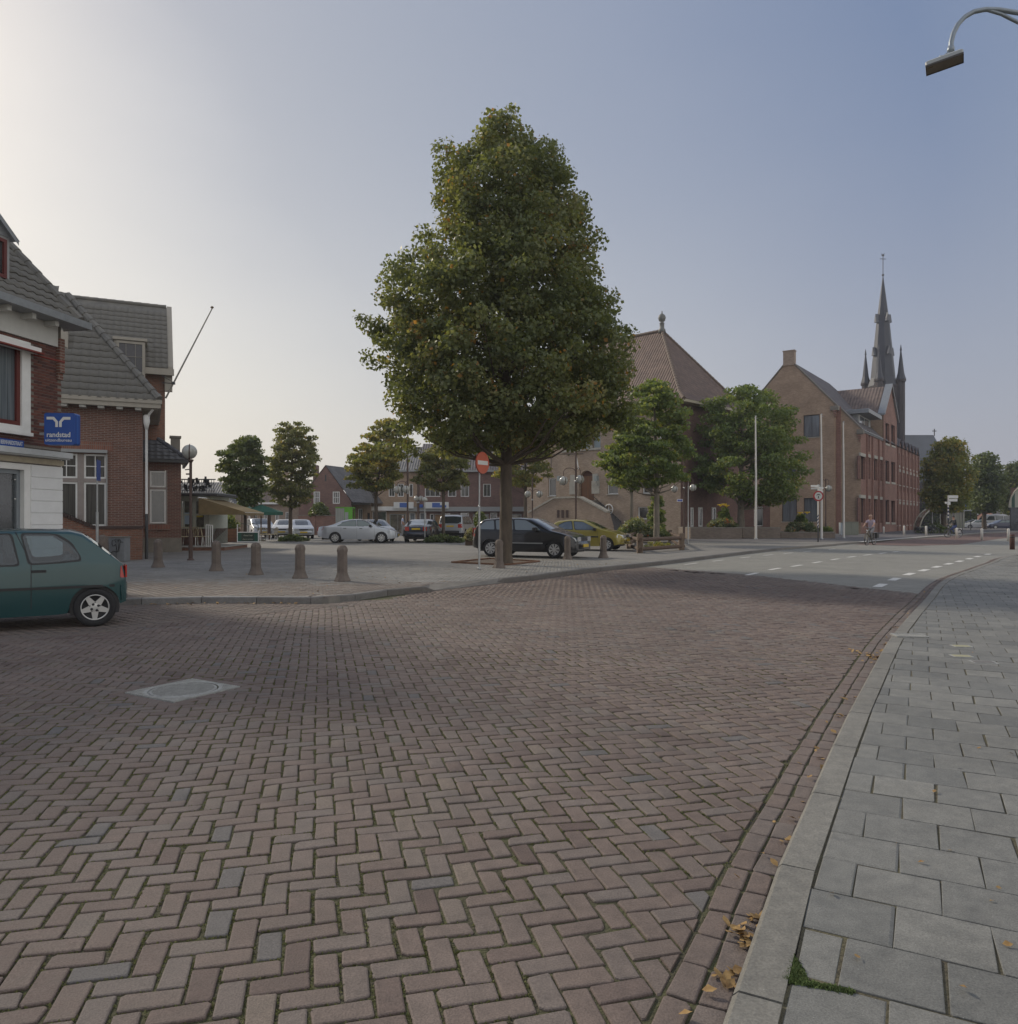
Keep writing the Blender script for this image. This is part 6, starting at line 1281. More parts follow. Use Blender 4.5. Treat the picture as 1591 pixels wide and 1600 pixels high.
for zz, r_ in ((zat(556, YC), 1.85), (zat(504, YC), 1.3)):
    for k in range(4):
        a = k * pi / 2; M_ = Matrix.Rotation(a, 4, 'Z'); mb = MB(); mb.add([M_ @ Vector(p_) for p_ in [(-.4, -r_ - .35, zz), (.4, -r_ - .35, zz), (0, -r_ - .35, zz + 1.7), (-.4, -r_ + .8, zz), (.4, -r_ + .8, zz), (0, -r_ + .5, zz + 1.7)]], [(0, 1, 2), (0, 2, 5, 3), (1, 4, 5, 2), (0, 3, 4, 1)]); mb.build('lucarne', mat('lucarne_grey', (.12, .125, .14), .6), CH_)
mb = MB(); zx = ztip; mb.tube([(0, 0, zx - .3), (0, 0, zat(400, YC))], .07, 6); mb.lathe([(.05, zx), (.28, zx + .3), (.05, zx + .6)], 8); zc = zat(404.5, YC); mb.tube([(-.65, 0, zc), (.65, 0, zc)], .06, 6); mb.add([(-.3, 0, zat(400, YC)), (.25, 0, zat(400.5, YC)), (.3, 0, zat(395, YC)), (0, 0, zat(398, YC)), (-.3, 0, zat(395.5, YC))], [(0, 1, 2, 3, 4)]); mb.build('weather_cross', DGREY, CH_)
for zz in (zt - 3.5, zt - 8.5):
    for s_ in (-1, 1): mb = MB(); mb.box(s_ * 1.1 - .45, s_ * 1.1 + .45, -hw - .04, -hw, zz - 2.6, zz); mb.build('belfry_opening', DGREY, CH_)
# nave behind the office roofs
zn = zat(678, 158); mb = MB(); nx0, nx1 = 3.5, xat(1471, 158) - CXW
Mn = Matrix.Rotation(-R(6), 4, 'Z')
mb.add([Mn @ Vector(p_) for p_ in [(nx0, 2, 9), (nx1 + 1.5, 2, 9), (nx1 - .5, 8, zn), (nx0, 8, zn), (nx1 + 1.5, 14, 9), (nx0, 14, 9)]], [(0, 1, 2, 3), (2, 4, 5, 3), (1, 4, 2)]); mb.build('nave_roof', mat('nave_slate', (.12, .13, .15), .6, noise=.15, nscale=.5), CH_)
mb = MB(); v = [Mn @ Vector(p_) for p_ in [(nx0, 2.3, 0), (nx1 + 1.2, 2.3, 0), (nx1 + 1.2, 13.7, 0), (nx0, 13.7, 0), (nx0, 2.3, 9.1), (nx1 + 1.2, 2.3, 9.1), (nx1 + 1.2, 13.7, 9.1), (nx0, 13.7, 9.1)]]; mb.add(v, [(0, 1, 5, 4), (1, 2, 6, 5), (3, 0, 4, 7)]); mb.build('nave_wall', BST, CH_)
mb = MB(); c = Mn @ Vector((nx1 - .3, 8, 0)); mb.tube([(c.x, c.y, zn - .2), (c.x, c.y, zn + 1.3)], .1, 6); mb.box(c.x - .45, c.x + .45, c.y - .05, c.y + .05, zn + .75, zn + .92); mb.build('gable_cross', DGREY, CH_)

# small things of the far street on the right
fE = Fr(xat(1577, 95.), 95., -34.5)
BE = building('glass_restaurant', 'curved green and white striped conservatory roof at the right edge', 'building', fE)
prof = []
for k in range(9): a = pi / 2 * k / 8; prof.append((fE.lx(1577) + 3.6 * (1 - cos(a)), zat(793, 95) + (zat(748, 95) - zat(793, 95)) * sin(a)))
for j in range(6):
    mb = MB(); y0, y1 = j * 1.0, (j + 1) * 1.0
    for (a, b) in zip(prof[:-1], prof[1:]): mb.quad((a[0], y0, a[1]), (a[0], y1, a[1]), (b[0], y1, b[1]), (b[0], y0, b[1]))
    put(mb, fE, 'canopy_stripe', mat('stripe_cream', (.5, .5, .4), .6) if j % 2 else mat('stripe_green', (.06, .12, .09), .6), BE)
for j, yq in enumerate((0, )):
    pts = [(p_[0], -.02, p_[1]) for p_ in prof]
    for k in range(8):
        if True:
            mb = MB(); a, b = pts[k], pts[k + 1]; zb = zat(793, 95); mb.add([a, b, (b[0], b[1], zb), (a[0], a[1], zb)], [(0, 3, 2, 1)]); put(mb, fE, 'front_stripe', MATS['stripe_cream'] if k % 2 else MATS['stripe_green'], BE)
mb = MB(); mb.tube([(p_[0], -.06, p_[1]) for p_ in prof], .1, 6); put(mb, fE, 'rim', CREAM, BE)
for k in range(4): mb = MB(); x = fE.lx(1578) + k * 1.1; mb.box(x, x + .12, 0, .12, 0, zat(793, 95)); put(mb, fE, 'post', DGREY, BE)
mb = MB(); mb.box(fE.lx(1578), fE.lx(1578) + 4.5, .3, .35, .0, zat(793, 95)); put(mb, fE, 'glass_wall', GLASS, BE)
mb = MB(); mb.box(fE.lx(1578), fE.lx(1578) + 4.5, 5.5, 6, .0, zat(760, 95)); put(mb, fE, 'rear_wall', DARKB, BE)
fR = Fr(xat(1556, 128), 128, 0); simple_house('red_house', 'small red brick house behind the parked van', fR, 0, fR.lx(1580), fR.lz(806, 1570), fR.lz(797, 1570), REDM, SLATE, [W(fR, 1560, 1563, 811, 817), W(fR, 1570, 1573, 811, 817)], depth=5)
# low curved bus shelter
sh = thing('cycle_shelter', 'cream ribbed barrel-vaulted glass cycle shelter by the office building', 'shelter', (xat(1437, 88), 88, PZ), R(10))
for j in range(2):
    mb = MB(); pts = [(2.9 * (1 - cos(pi / 2 * k / 8)) + j * .5, j * 1.6, 2.9 * sin(pi / 2 * k / 8)) for k in range(9)]; mb.tube(pts, .07, 6); mb.build('rib', CREAM, sh)
mb = MB()
for k in range(8):
    a = [(2.9 * (1 - cos(pi / 2 * q / 8)), 2.9 * sin(pi / 2 * q / 8)) for q in (k, k + 1)]; mb.quad((a[0][0], .05, a[0][1]), (a[1][0], .05, a[1][1]), (a[1][0] + .5, 1.55, a[1][1]), (a[0][0] + .5, 1.55, a[0][1]))
mb.build('glazing', glassmat('shelter_glass', (.1, .11, .08), (.22, .23, .18), 2), sh)
bs = thing('bus_shelter', 'flat-roofed glass bus shelter under the yellowing tree', 'shelter', (xat(1478, 96), 96, PZ), R(2)); mb = MB(); mb.box(0, 3.4, 0, 1.4, 2.45, 2.6); mb.build('roof', ZINC, bs)
for k in range(4): mb = MB(); mb.box(k * 1.1, k * 1.1 + .06, .1, .16, 0, 2.45); mb.build('post', DGREY, bs)
mb = MB(); mb.box(0.05, 3.3, 1.3, 1.32, .3, 2.3); mb.build('pane', MATS['shelter_glass'], bs)
# ================================================= TREES AND PLANTS
def leafmat(name, stops, trans=.35):
    m = bpy.data.materials.new(name); m.use_nodes = True; t = m.node_tree; b = t.nodes['Principled BSDF']; L = t.links.new; N = t.nodes.new
    a = N('ShaderNodeAttribute'); a.attribute_name = 'tone'; cr = N('ShaderNodeValToRGB'); el = cr.color_ramp.elements
    el[0].position, el[0].color = stops[0][0], (*stops[0][1], 1); el[1].position, el[1].color = stops[-1][0], (*stops[-1][1], 1)
    for p, c in stops[1:-1]: q = el.new(p); q.color = (*c, 1)
    L(a.outputs['Fac'], cr.inputs[0]); L(cr.outputs[0], b.inputs['Base Color']); b.inputs['Roughness'].default_value = .5; b.inputs['Specular IOR Level'].default_value = .35
    tr = N('ShaderNodeBsdfTranslucent'); g = N('ShaderNodeMix'); g.data_type = 'RGBA'; g.blend_type = 'MULTIPLY'; g.inputs[0].default_value = 1; L(cr.outputs[0], g.inputs[6]); g.inputs[7].default_value = (2.2, 2.0, .8, 1); L(g.outputs[2], tr.inputs[0])
    mx = N('ShaderNodeMixShader'); mx.inputs[0].default_value = trans; L(b.outputs[0], mx.inputs[1]); L(tr.outputs[0], mx.inputs[2]); L(mx.outputs[0], t.nodes['Material Output'].inputs[0])
    return m
LM_BIG = leafmat('lime_leaves', [(0, (.085, .11, .05)), (.5, (.15, .175, .08)), (.9, (.22, .225, .11)), (.96, (.26, .2, .08)), (1, (.32, .18, .06))])
LM_GREEN = leafmat('fresh_leaves', [(0, (.09, .135, .045)), (.5, (.15, .2, .07)), (.9, (.22, .26, .09)), (1, (.32, .28, .08))])
LM_DARK = leafmat('dark_leaves', [(0, (.07, .1, .04)), (.6, (.115, .15, .055)), (1, (.18, .2, .08))], .3)
LM_YELL = leafmat('yellowing_leaves', [(0, (.1, .13, .045)), (.4, (.18, .2, .065)), (.75, (.27, .24, .075)), (1, (.38, .25, .06))])
LM_OLIVE = leafmat('olive_leaves', [(0, (.1, .12, .05)), (.5, (.165, .18, .075)), (.9, (.24, .23, .1)), (1, (.3, .23, .1))])
LM_FAR = leafmat('far_leaves', [(0, (.06, .085, .04)), (.6, (.1, .125, .055)), (1, (.17, .15, .055))])
FLOW = leafmat('flower_leaves', [(0, (.09, .13, .06)), (.6, (.18, .2, .12)), (.8, (.35, .35, .28)), (.9, (.5, .38, .03)), (1, (.4, .12, .06))])
BARK = mat('tree_bark', (.1, .078, .058), .9, noise=.35, nscale=7, bump=1, bscale=22, stretch=(1, 1, .25))
BARK2 = mat('pale_bark', (.19, .165, .13), .9, noise=.3, nscale=6, bump=.8, bscale=24, stretch=(1, 1, .3))
def foliage(name, centers, radii, per, size, m, parent, seed, flat=.75, droop=.25, tonebase=None, kind=None):
    r = np.random.default_rng(seed); nc = len(centers); C = np.asarray(centers, float); Rd = np.asarray(radii, float)
    k = np.maximum(3, (per * (Rd / Rd.mean()) ** 2).astype(int)); idx = np.repeat(np.arange(nc), k); n = len(idx)
    d = r.normal(0, 1, (n, 3)); d /= np.linalg.norm(d, axis=1)[:, None]; rad = r.random(n) ** .42
    P = C[idx] + d * (rad * Rd[idx])[:, None] * np.array([1.12, 1.12, flat]); P += r.normal(0, .04, (n, 3))
    out = d * .6 + r.normal(0, .75, (n, 3)); out[:, 2] += .45; out /= np.linalg.norm(out, axis=1)[:, None]         # leaf normal
    t = np.cross(out, r.normal(0, 1, (n, 3))); t[:, 2] -= droop; t -= out * (t * out).sum(1)[:, None]; t /= np.linalg.norm(t, axis=1)[:, None] + 1e-9; s = np.cross(out, t)
    sz = size * r.uniform(.6, 1.35, n)[:, None]
    V = np.stack([P - t * sz * .5, P + s * sz * .42 + out * sz * .08, P + t * sz * .55 - out * sz * .12, P - s * sz * .42 + out * sz * .08], 1).reshape(-1, 3)
    F_ = np.arange(n * 4).reshape(-1, 4)
    ct = r.normal(.42, .16, nc) if tonebase is None else tonebase
    tone = np.clip(ct[idx] + r.normal(0, .13, n) + (r.random(n) > .965) * .5, 0, 1)
    return npmesh(name, V, F_, m, parent, tone, kind=kind)
def crown_clumps(prof, Y, nclump, rmean, seed, depth=1.0, x0=0, z0=0, cover=.4):
    """prof: (py, left px, right px) rows, top to bottom -> clump centres relative to the trunk foot"""
    r = np.random.default_rng(seed); zs = np.array([zat(p[0], Y) for p in prof])[::-1]; L_ = np.array([xat(p[1], Y) for p in prof])[::-1]; Rr = np.array([xat(p[2], Y) for p in prof])[::-1]
    out, rad = [], []; zc = np.linspace(zs[0], zs[-1], 200); wgt = np.maximum(np.interp(zc, zs, Rr - L_), .2) ** 1.45; cdf = np.cumsum(wgt) / wgt.sum()
    for i in range(nclump):
        z = np.interp((i + r.random()) / nclump, cdf, zc); hw = np.interp(z, zs, Rr - L_) / 2; c = np.interp(z, zs, Rr + L_) / 2
        rr = rmean * r.uniform(.65, 1.3) * (1 if hw > rmean * 1.2 else .6); a = i * 2.39996 + r.uniform(-.5, .5); e = max(hw - rr * .85, 0.02); q = e * (r.random() ** cover) * r.uniform(.85, 1.08)
        out.append((c + q * cos(a) - x0, q * sin(a) * depth, min(max(z, zs[0] + rr * .4), zs[-1] - rr * .3) - z0)); rad.append(rr)
    return out, rad
def tree(name, label, px, Y, prof, nclump, rmean, per, leaf, m, seed, trunk_r, fork=.5, zb=PZ, group=None, bark=None, lean=0, flat=.75, cat='tree', limbs=26, depth=1.0, droop=.25, extra=None, cover=.33):
    x = xat(px, Y); T = thing(name, label, cat, (x, Y, zb), 0, group); cs, rs = crown_clumps(prof, Y, nclump, rmean, seed, x0=x, z0=zb, depth=depth, cover=cover)
    if extra:
        for q, rr in extra: cs.append(q); rs.append(rr)
    r = random.Random(seed); foliage('crown', cs, rs, per, leaf, m, T, seed + 1, flat=flat, droop=droop)
    zt = zat(prof[0][0], Y) - zb; zl = zat(prof[-1][0], Y) - zb; xt = xat((prof[0][1] + prof[0][2]) / 2, Y) - x
    mb = MB(); pts = [(0, 0, -.05), (lean * .02, 0, zl * .1), (lean * .1, 0.0, zl * .5), (lean * .25, 0, zl), (lean * .6 + (xt - lean * .6) * .3, 0, zl + (zt - zl) * .4), (xt, 0, zt - .6)]
    rr = [trunk_r * 1.35, trunk_r * 1.08, trunk_r, trunk_r * .9, trunk_r * .55, .03]
    pts2 = smooth_path3(pts, 4); rr2 = np.interp(np.linspace(0, 1, len(pts2)), np.linspace(0, 1, len(rr)), rr); pts2 = [(p[0] + r.gauss(0, trunk_r * .04), p[1] + r.gauss(0, trunk_r * .04), p[2]) for p in pts2]
    mb.tube(pts2, list(rr2), 12)
    order = sorted(range(len(cs)), key=lambda i: r.random())[:limbs]
    for i in order:
        c = Vector(cs[i]); za = max(zl * .85, min(c.z - abs(c.x) * .35 - abs(c.y) * .35 - .3, zt - 1.5)); 
        f = min(max((za - zl) / max(zt - zl, .1), 0), 1); base = Vector((np.interp(za, [p[2] for p in pts2], [p[0] for p in pts2]), np.interp(za, [p[2] for p in pts2], [p[1] for p in pts2]), za)); mid = base.lerp(c, .5) + Vector((0, 0, -.1 * (c - base).length)); rb = trunk_r * (.34 - .2 * f) * r.uniform(.7, 1.1)
        mb.tube([base, base.lerp(mid, .5) + Vector((r.gauss(0, .08), r.gauss(0, .08), 0)), mid, mid.lerp(c, .6), c], [rb, rb * .8, rb * .55, rb * .35, rb * .12], 6, caps=False)
    mb.build('trunk', bark or BARK, T); return T
def smooth_path3(pts, n=5):
    P = [np.array(p, float) for p in pts]; P = [2 * P[0] - P[1]] + P + [2 * P[-1] - P[-2]]; out = []
    for i in range(1, len(P) - 2):
        for k in range(n):
            t = k / n; a, b, c, d = P[i - 1:i + 3]; out.append(tuple(.5 * ((2 * b) + (c - a) * t + (2 * a - 5 * b + 4 * c - d) * t * t + (-a + 3 * b - 3 * c + d) * t ** 3)))
    out.append(tuple(P[-2])); return out
YB = 24.
def bx_(px, py, dy, r): return ((xat(px, YB) - xat(790, YB), dy, zat(py, YB) - PZ), r)
tree('lime_tree', 'tall dark green cone-shaped lime tree standing alone at the corner of the square', 790, YB,
     [(168, 784, 800), (195, 748, 826), (225, 725, 850), (262, 684, 896), (300, 668, 918), (345, 668, 940), (390, 655, 952), (425, 622, 958), (455, 592, 966), (500, 568, 986), (545, 580, 992), (590, 588, 1004), (630, 592, 1002), (665, 602, 985), (698, 640, 925)],
     760, .45, 165, .115, LM_BIG, 11, .195, lean=.12, flat=.8, limbs=90, cover=.34,
     extra=[bx_(566, 500, 0, .26), bx_(582, 508, 0, .42), bx_(600, 515, 0, .45), bx_(767, 178, 0, .2), bx_(799, 168, 0, .16), bx_(697, 236, 0, .45), bx_(712, 245, 0, .5), bx_(876, 266, 0, .4), bx_(612, 432, .3, .5), bx_(632, 428, -.3, .4), bx_(608, 700, 0, .35), bx_(640, 706, -.4, .42), bx_(712, 690, -1, .5), bx_(905, 690, .4, .4), bx_(582, 560, .2, .45), bx_(664, 368, 0, .4), bx_(700, 700, .8, .4), bx_(980, 660, 0, .45), bx_(755, 690, 1.2, .45)])
G = 'young trees planted round the square'
tree('square_tree', 'dark green young tree left of the pale one, above the café terrace', 383, 50, [(681, 378, 396), (692, 356, 420), (712, 340, 416), (735, 338, 420), (760, 345, 420), (782, 356, 412), (792, 372, 400)], 75, .52, 150, .18, LM_DARK, 21, .11, group=G, flat=.34, limbs=22)
tree('square_tree', 'pale olive tree with a domed crown behind the parked white cars', 454, 54, [(658, 446, 474), (668, 420, 492), (690, 418, 500), (712, 410, 506), (738, 404, 505), (764, 404, 502), (782, 418, 490), (794, 438, 468)], 95, .55, 130, .18, LM_OLIVE, 22, .14, group=G, flat=.32, limbs=30)
tree('square_tree', 'yellowing tree rising behind the bonnet of the silver saloon', 588, 50, [(654, 600, 622), (668, 566, 636), (692, 556, 648), (716, 536, 648), (740, 530, 640), (758, 542, 628), (768, 566, 606)], 85, .5, 125, .18, LM_YELL, 23, .12, group=G, flat=.32, limbs=26)
tree('square_tree', 'thin-crowned olive tree in the low hedge before the shops', 693, 50, [(684, 672, 712), (706, 648, 736), (730, 640, 746), (752, 642, 742), (768, 664, 722)], 68, .5, 110, .18, LM_OLIVE, 24, .11, group=G, flat=.32, limbs=24)
tree('square_tree', 'light yellow-green tree directly behind the tall lime trunk', 821, 60, [(664, 796, 846), (690, 770, 868), (718, 762, 870), (745, 762, 866), (762, 790, 846)], 75, .6, 120, .2, LM_YELL, 25, .12, group=G, flat=.32, limbs=24)
tree('square_tree', 'full green tree inside the log fence at the street corner', 1026, 43.5, [(590, 1006, 1036), (608, 988, 1058), (638, 962, 1080), (668, 950, 1088), (700, 928, 1090), (726, 926, 1092), (748, 944, 1088), (762, 958, 1030)], 130, .55, 150, .18, LM_GREEN, 26, .17, group=G, flat=.32, limbs=36, bark=BARK2)
tree('square_tree', 'slender tree half hidden behind the fenced one, by the flowering shrub', 987, 52, [(690, 950, 1010), (720, 944, 1020), (750, 950, 1012), (768, 968, 1000)], 34, .5, 120, .18, LM_GREEN, 27, .12, group=G, flat=.45, limbs=14, bark=BARK2)
tree('planter_tree', 'broad dense green tree growing from the brick planter', 1158, 58.5, [(604, 1130, 1192), (616, 1106, 1222), (645, 1092, 1246), (682, 1082, 1258), (712, 1080, 1270), (742, 1084, 1268), (768, 1098, 1252), (790, 1176, 1238)], 190, .8, 150, .2, LM_GREEN, 28, .27, zb=.6, flat=.45, limbs=44, bark=BARK2)
GR = 'street trees beyond the office building'
tree('street_tree', 'tall tree turning orange beside the cycle shelter', 1475, 78, [(682, 1474, 1500), (696, 1456, 1512), (720, 1442, 1522), (750, 1440, 1526), (778, 1438, 1520), (800, 1442, 1500)], 120, .85, 110, .25, LM_YELL, 29, .26, group=GR, flat=.6)
tree('street_tree', 'dark green tree between the orange one and the picture edge', 1538, 108, [(708, 1530, 1552), (722, 1518, 1562), (750, 1510, 1572), (780, 1512, 1572), (800, 1520, 1562)], 95, 1.1, 100, .34, LM_DARK, 30, .3, group=GR, flat=.6)
tree('street_tree', 'greyish green tree at the right edge above the striped conservatory', 1590, 118, [(722, 1578, 1604), (745, 1560, 1620), (780, 1556, 1626), (803, 1565, 1615)], 85, 1.2, 100, .36, LM_FAR, 31, .3, group=GR, flat=.6)
tree('street_tree', 'small round tree behind the white van', 1504, 125, [(770, 1494, 1516), (782, 1488, 1524), (798, 1486, 1526), (808, 1494, 1518)], 40, 1.0, 80, .34, LM_FAR, 32, .2, group=GR)
def shrub(name, label, pxs, Y, py0, py1, m, seed, n=26, per=90, leaf=.12, zb=None, cat='shrub', group=None, depth=.9, parent=None, flat=.8):
    x0, x1 = xat(pxs[0], Y), xat(pxs[1], Y); z0, z1 = zat(py1, Y), zat(py0, Y); zb = z0 if zb is None else zb; r = random.Random(seed); w_ = x1 - x0; h = z1 - z0; T = parent
    cs, rs = [], []
    for i in range(n):
        u, v = r.random(), r.random() ** .8; rr = min(w_, h * 1.4) * r.uniform(.13, .24); top = (1 - abs(2 * u - 1) ** 2.2 * .55); cs.append((x0 + rr + u * (w_ - 2 * rr) - (x0 + x1) / 2, r.uniform(-.5, .5) * min(depth, w_), rr * .6 + v * max(h * top - 1.2 * rr, 0) + z0 - zb)); rs.append(rr)
    o = foliage(name if T is None else 'foliage', cs, rs, per, leaf, m, T, seed, flat=flat)
    if T is None: o.location = ((x0 + x1) / 2, Y, zb); tag(o, label, cat, group)
    return o
shrub('garden_shrub', 'rounded bush spilling over the garden wall of the dark gabled house', (480, 516), 69.6, 784, 811, LM_DARK, 41, n=34, per=110, leaf=.2, depth=2)
shrub('low_hedge', 'low spreading evergreen hedge round the thin tree before the shops', (662, 726), 47, 835, 848.5, LM_DARK, 42, n=60, per=80, leaf=.12, depth=2.4)
shrub('low_hedge', 'low dark hedge at the foot of the pale olive tree', (436, 478), 49.5, 836, 846.5, LM_DARK, 43, n=36, per=80, leaf=.12, depth=2)
shrub('flowering_shrub', 'pale flowering bush beside the town hall stair', (965, 1022), 47.2, 808, 842, FLOW, 44, n=60, per=120, leaf=.13, depth=2.4)
shrub('conifer', 'upright yellow-green conifer in front of the town hall window', (1012, 1040), 48.5, 770, 838, LM_GREEN, 45, n=54, per=120, leaf=.12, depth=1.4, flat=.5, cat='bush')
shrub('low_shrub', 'low dark shrubs behind the log fence', (1018, 1048), 46.2, 822, 842, LM_DARK, 46, n=30, per=80, leaf=.1, depth=1)
shrub('planter_shrub', 'leafy dark shrub filling the wooden tub left of the black car', (738, 762), 42.0, 800, 838, LM_DARK, 47, n=34, per=120, leaf=.13, depth=1.3)
shrub('trailing_plant', 'pale trailing plant hanging over the wooden tub', (726, 746), 41.6, 824, 845, leafmat('pale_trailing', [(0, (.14, .14, .07)), (1, (.32, .32, .22))]), 48, n=26, per=80, leaf=.08, depth=.8, cat='plant')
shrub('terrace_shrub', 'bright bushy plants in the wooden planter under the awning', (338, 372), 48.3, 804, 828, LM_GREEN, 49, n=36, per=110, leaf=.12, depth=.8, cat='plant')
shrub('roadside_bushes', 'dark low bushes below the orange tree across the far street', (1440, 1484), 77, 818, 838, LM_DARK, 50, n=60, per=70, leaf=.2, depth=3)
shrub('round_flower_bed', 'silvery leafy flower bed in the left brick planter', (1106, 1152), 56.4, 808, 826, FLOW, 51, n=46, per=90, leaf=.12, depth=1.2, cat='flower bed')
shrub('tall_flowers', 'tall canna leaves rising behind the left flower bed', (1122, 1142), 56.8, 793, 818, LM_GREEN, 52, n=22, per=60, leaf=.2, depth=.8, cat='flowers')
shrub('round_flower_bed', 'mixed yellow and grey flower bed in the lower brick planter', (1226, 1276), 57.4, 812, 832, FLOW, 53, n=46, per=90, leaf=.12, depth=1.2, cat='flower bed')
shrub('tall_flowers', 'tall canna leaves behind the lower planter flower bed', (1243, 1262), 57.8, 803, 822, LM_GREEN, 54, n=20, per=60, leaf=.2, depth=.8, cat='flowers')
shrub('planter_greens', 'small green plants at the right end of the lower planter', (1280, 1302), 57.6, 822, 833, LM_GREEN, 55, n=26, per=60, leaf=.12, depth=1, cat='plant')
YF = mat('canna_yellow', (.75, .5, .03), .6)
for px_, py_, Y_ in ((1124, 792, 56.8), (1134, 793, 56.8), (1130, 791, 57), (1248, 804, 57.8), (1259, 803.5, 57.8)):
    o = MB(); c = Vector((0, 0, 0)); 
    for k in range(6): a = k * pi / 3; o.add([(0, 0, 0), (.2 * cos(a - .4), .2 * sin(a - .4), .18), (.24 * cos(a), .24 * sin(a), .1), (.2 * cos(a + .4), .2 * sin(a + .4), .2)], [(0, 1, 2, 3)])
    b = o.build('canna_flower', YF); b.location = (xat(px_, Y_), Y_ - .3, zat(py_, Y_)); tag(b, {1124: 'leftmost yellow canna bloom over the left planter', 1134: 'rightmost yellow canna bloom over the left planter', 1130: 'middle yellow canna bloom over the left planter', 1248: 'left yellow canna bloom over the lower planter', 1259: 'right yellow canna bloom over the lower planter'}[px_], 'flower', 'yellow canna blooms')
# distant greenery closing the street on the right
cs, rs = [], []; r_ = random.Random(77)
for i in range(150): cs.append((r_.uniform(xat(1440, 150), xat(1700, 150)), 150 + r_.uniform(-6, 6), r_.uniform(.5, 6.2))); rs.append(r_.uniform(1.2, 2.2))
o = foliage('distant_greenery', cs, rs, 60, .55, LM_FAR, None, 78, kind='stuff')
cs, rs = [], []
for i in range(90): cs.append((r_.uniform(xat(300, 120), xat(480, 120)), 120 + r_.uniform(-3, 3), r_.uniform(.5, 4.5))); rs.append(r_.uniform(1.0, 1.8))
o = foliage('distant_hedge', cs, rs, 50, .5, LM_FAR, None, 79, kind='stuff')
# ================================================= STREET FURNITURE
BOL = mat('bollard_stone', (.13, .105, .09), .9, noise=.3, nscale=5, col2=(.2, .165, .14), bump=.8, bscale=35)
def bollard(px, py, label, h=.8, col=None):
    x, Y = gp(px, py, PZ); T = thing('stone_bollard', label, 'bollard', (x, Y, PZ), R(random.uniform(-12, 12)), 'stone bollards along the square')
    def octp(r): return [(r * cos(pi / 8 + k * pi / 4), r * sin(pi / 8 + k * pi / 4)) for k in range(8)]
    def loft(lv, nm):
        mb = MB(); rings = [[(x_, y_, z) for x_, y_ in octp(r)] for r, z in lv]
        for a, b in zip(rings[:-1], rings[1:]):
            for k in range(8): j = (k + 1) % 8; mb.quad(a[k], a[j], b[j], b[k])
        mb.add(rings[-1], [tuple(range(8))]); mb.add(rings[0], [tuple(reversed(range(8)))]); return mb.build(nm, BOL, T)
    loft([(.2, -.02), (.195, .02), (.155, .1), (.125, .2), (.118, h - .12)], 'shaft')
    loft([(.128, h - .12), (.128, h - .07), (.12, h - .04), (.1, h + .0), (.06, h + .03), (.02, h + .04)], 'cap'); return T
for px, py, lb in ((247, 886.5, 'stone bollard farthest left, beside the round street lamp'), (338, 892, 'second stone bollard from the left, in front of the café deck'), (400, 898, 'stone bollard below the green café board'), (469, 903.5, 'rust-stained stone bollard, fourth from the left'), (535, 908, 'stone bollard nearest the dropped kerb'), (780, 887.5, 'stone bollard standing against the lime tree trunk'), (887, 873.5, 'stone bollard at the bonnet of the black car'), (943, 871.5, 'stone bollard at the door of the yellow car')): bollard(px, py, lb)
STEEL = mat('galvanised_steel', (.42, .43, .43), .4, metal=.7, noise=.12, nscale=8)
BROWNP = mat('brown_lamp_paint', (.085, .052, .04), .55, noise=.2, nscale=5)
GLOBE = mat('globe_glass', (.42, .42, .38), .18, spec=.8, noise=.15, nscale=3)
WPOLE = mat('white_pole', (.66, .63, .58), .5, noise=.06)
BLK = mat('black_metal', (.025, .025, .028), .5)
# no-entry sign
x, Y = gp(749, 890, PZ); T = thing('no_entry_sign', 'no entry sign on a grey steel post left of the lime trunk', 'traffic sign', (x, Y, PZ)); ztop = zat(706, Y) - PZ
mb = MB(); mb.tube([(0, 0, 0), (0, 0, ztop * .52)], .032, 10); mb.tube([(0, 0, ztop * .52), (.012, 0, ztop - .1)], .024, 10); mb.lathe([(.034, ztop * .52), (.037, ztop * .53), (.025, ztop * .55)], 10); mb.lathe([(.05, -.01), (.045, .05), (.034, .07)], 10); mb.build('post', STEEL, T)
Ms = Matrix.Translation((.1, -.05, ztop - .315)) @ Matrix.Rotation(R(56), 4, 'Z') @ Matrix.Rotation(R(90), 4, 'X')
def disc(r, z0, z1, n=40, rim=False): return [(r * cos(2 * pi * k / n), r * sin(2 * pi * k / n)) for k in range(n)]
mb = MB(); mb.prism(disc(.315, 0, 1), -.03, .0, M=Ms); mb.build('rim', mat('sign_rim_red', (.28, .035, .015), .45), T)
mb = MB(); mb.prism(disc(.305, 0, 1), .0, .004, M=Ms); mb.build('disc', mat('sign_red', (.52, .09, .035), .4, noise=.06), T)
mb = MB(); mb.box(-.24, .24, -.058, .058, .004, .007, M=Ms); mb.build('bar', SIGNW, T)
mb = MB(); mb.box(-.04, .04, -.1, .1, -.07, -.03, M=Ms); mb.build('clamp', STEEL, T)
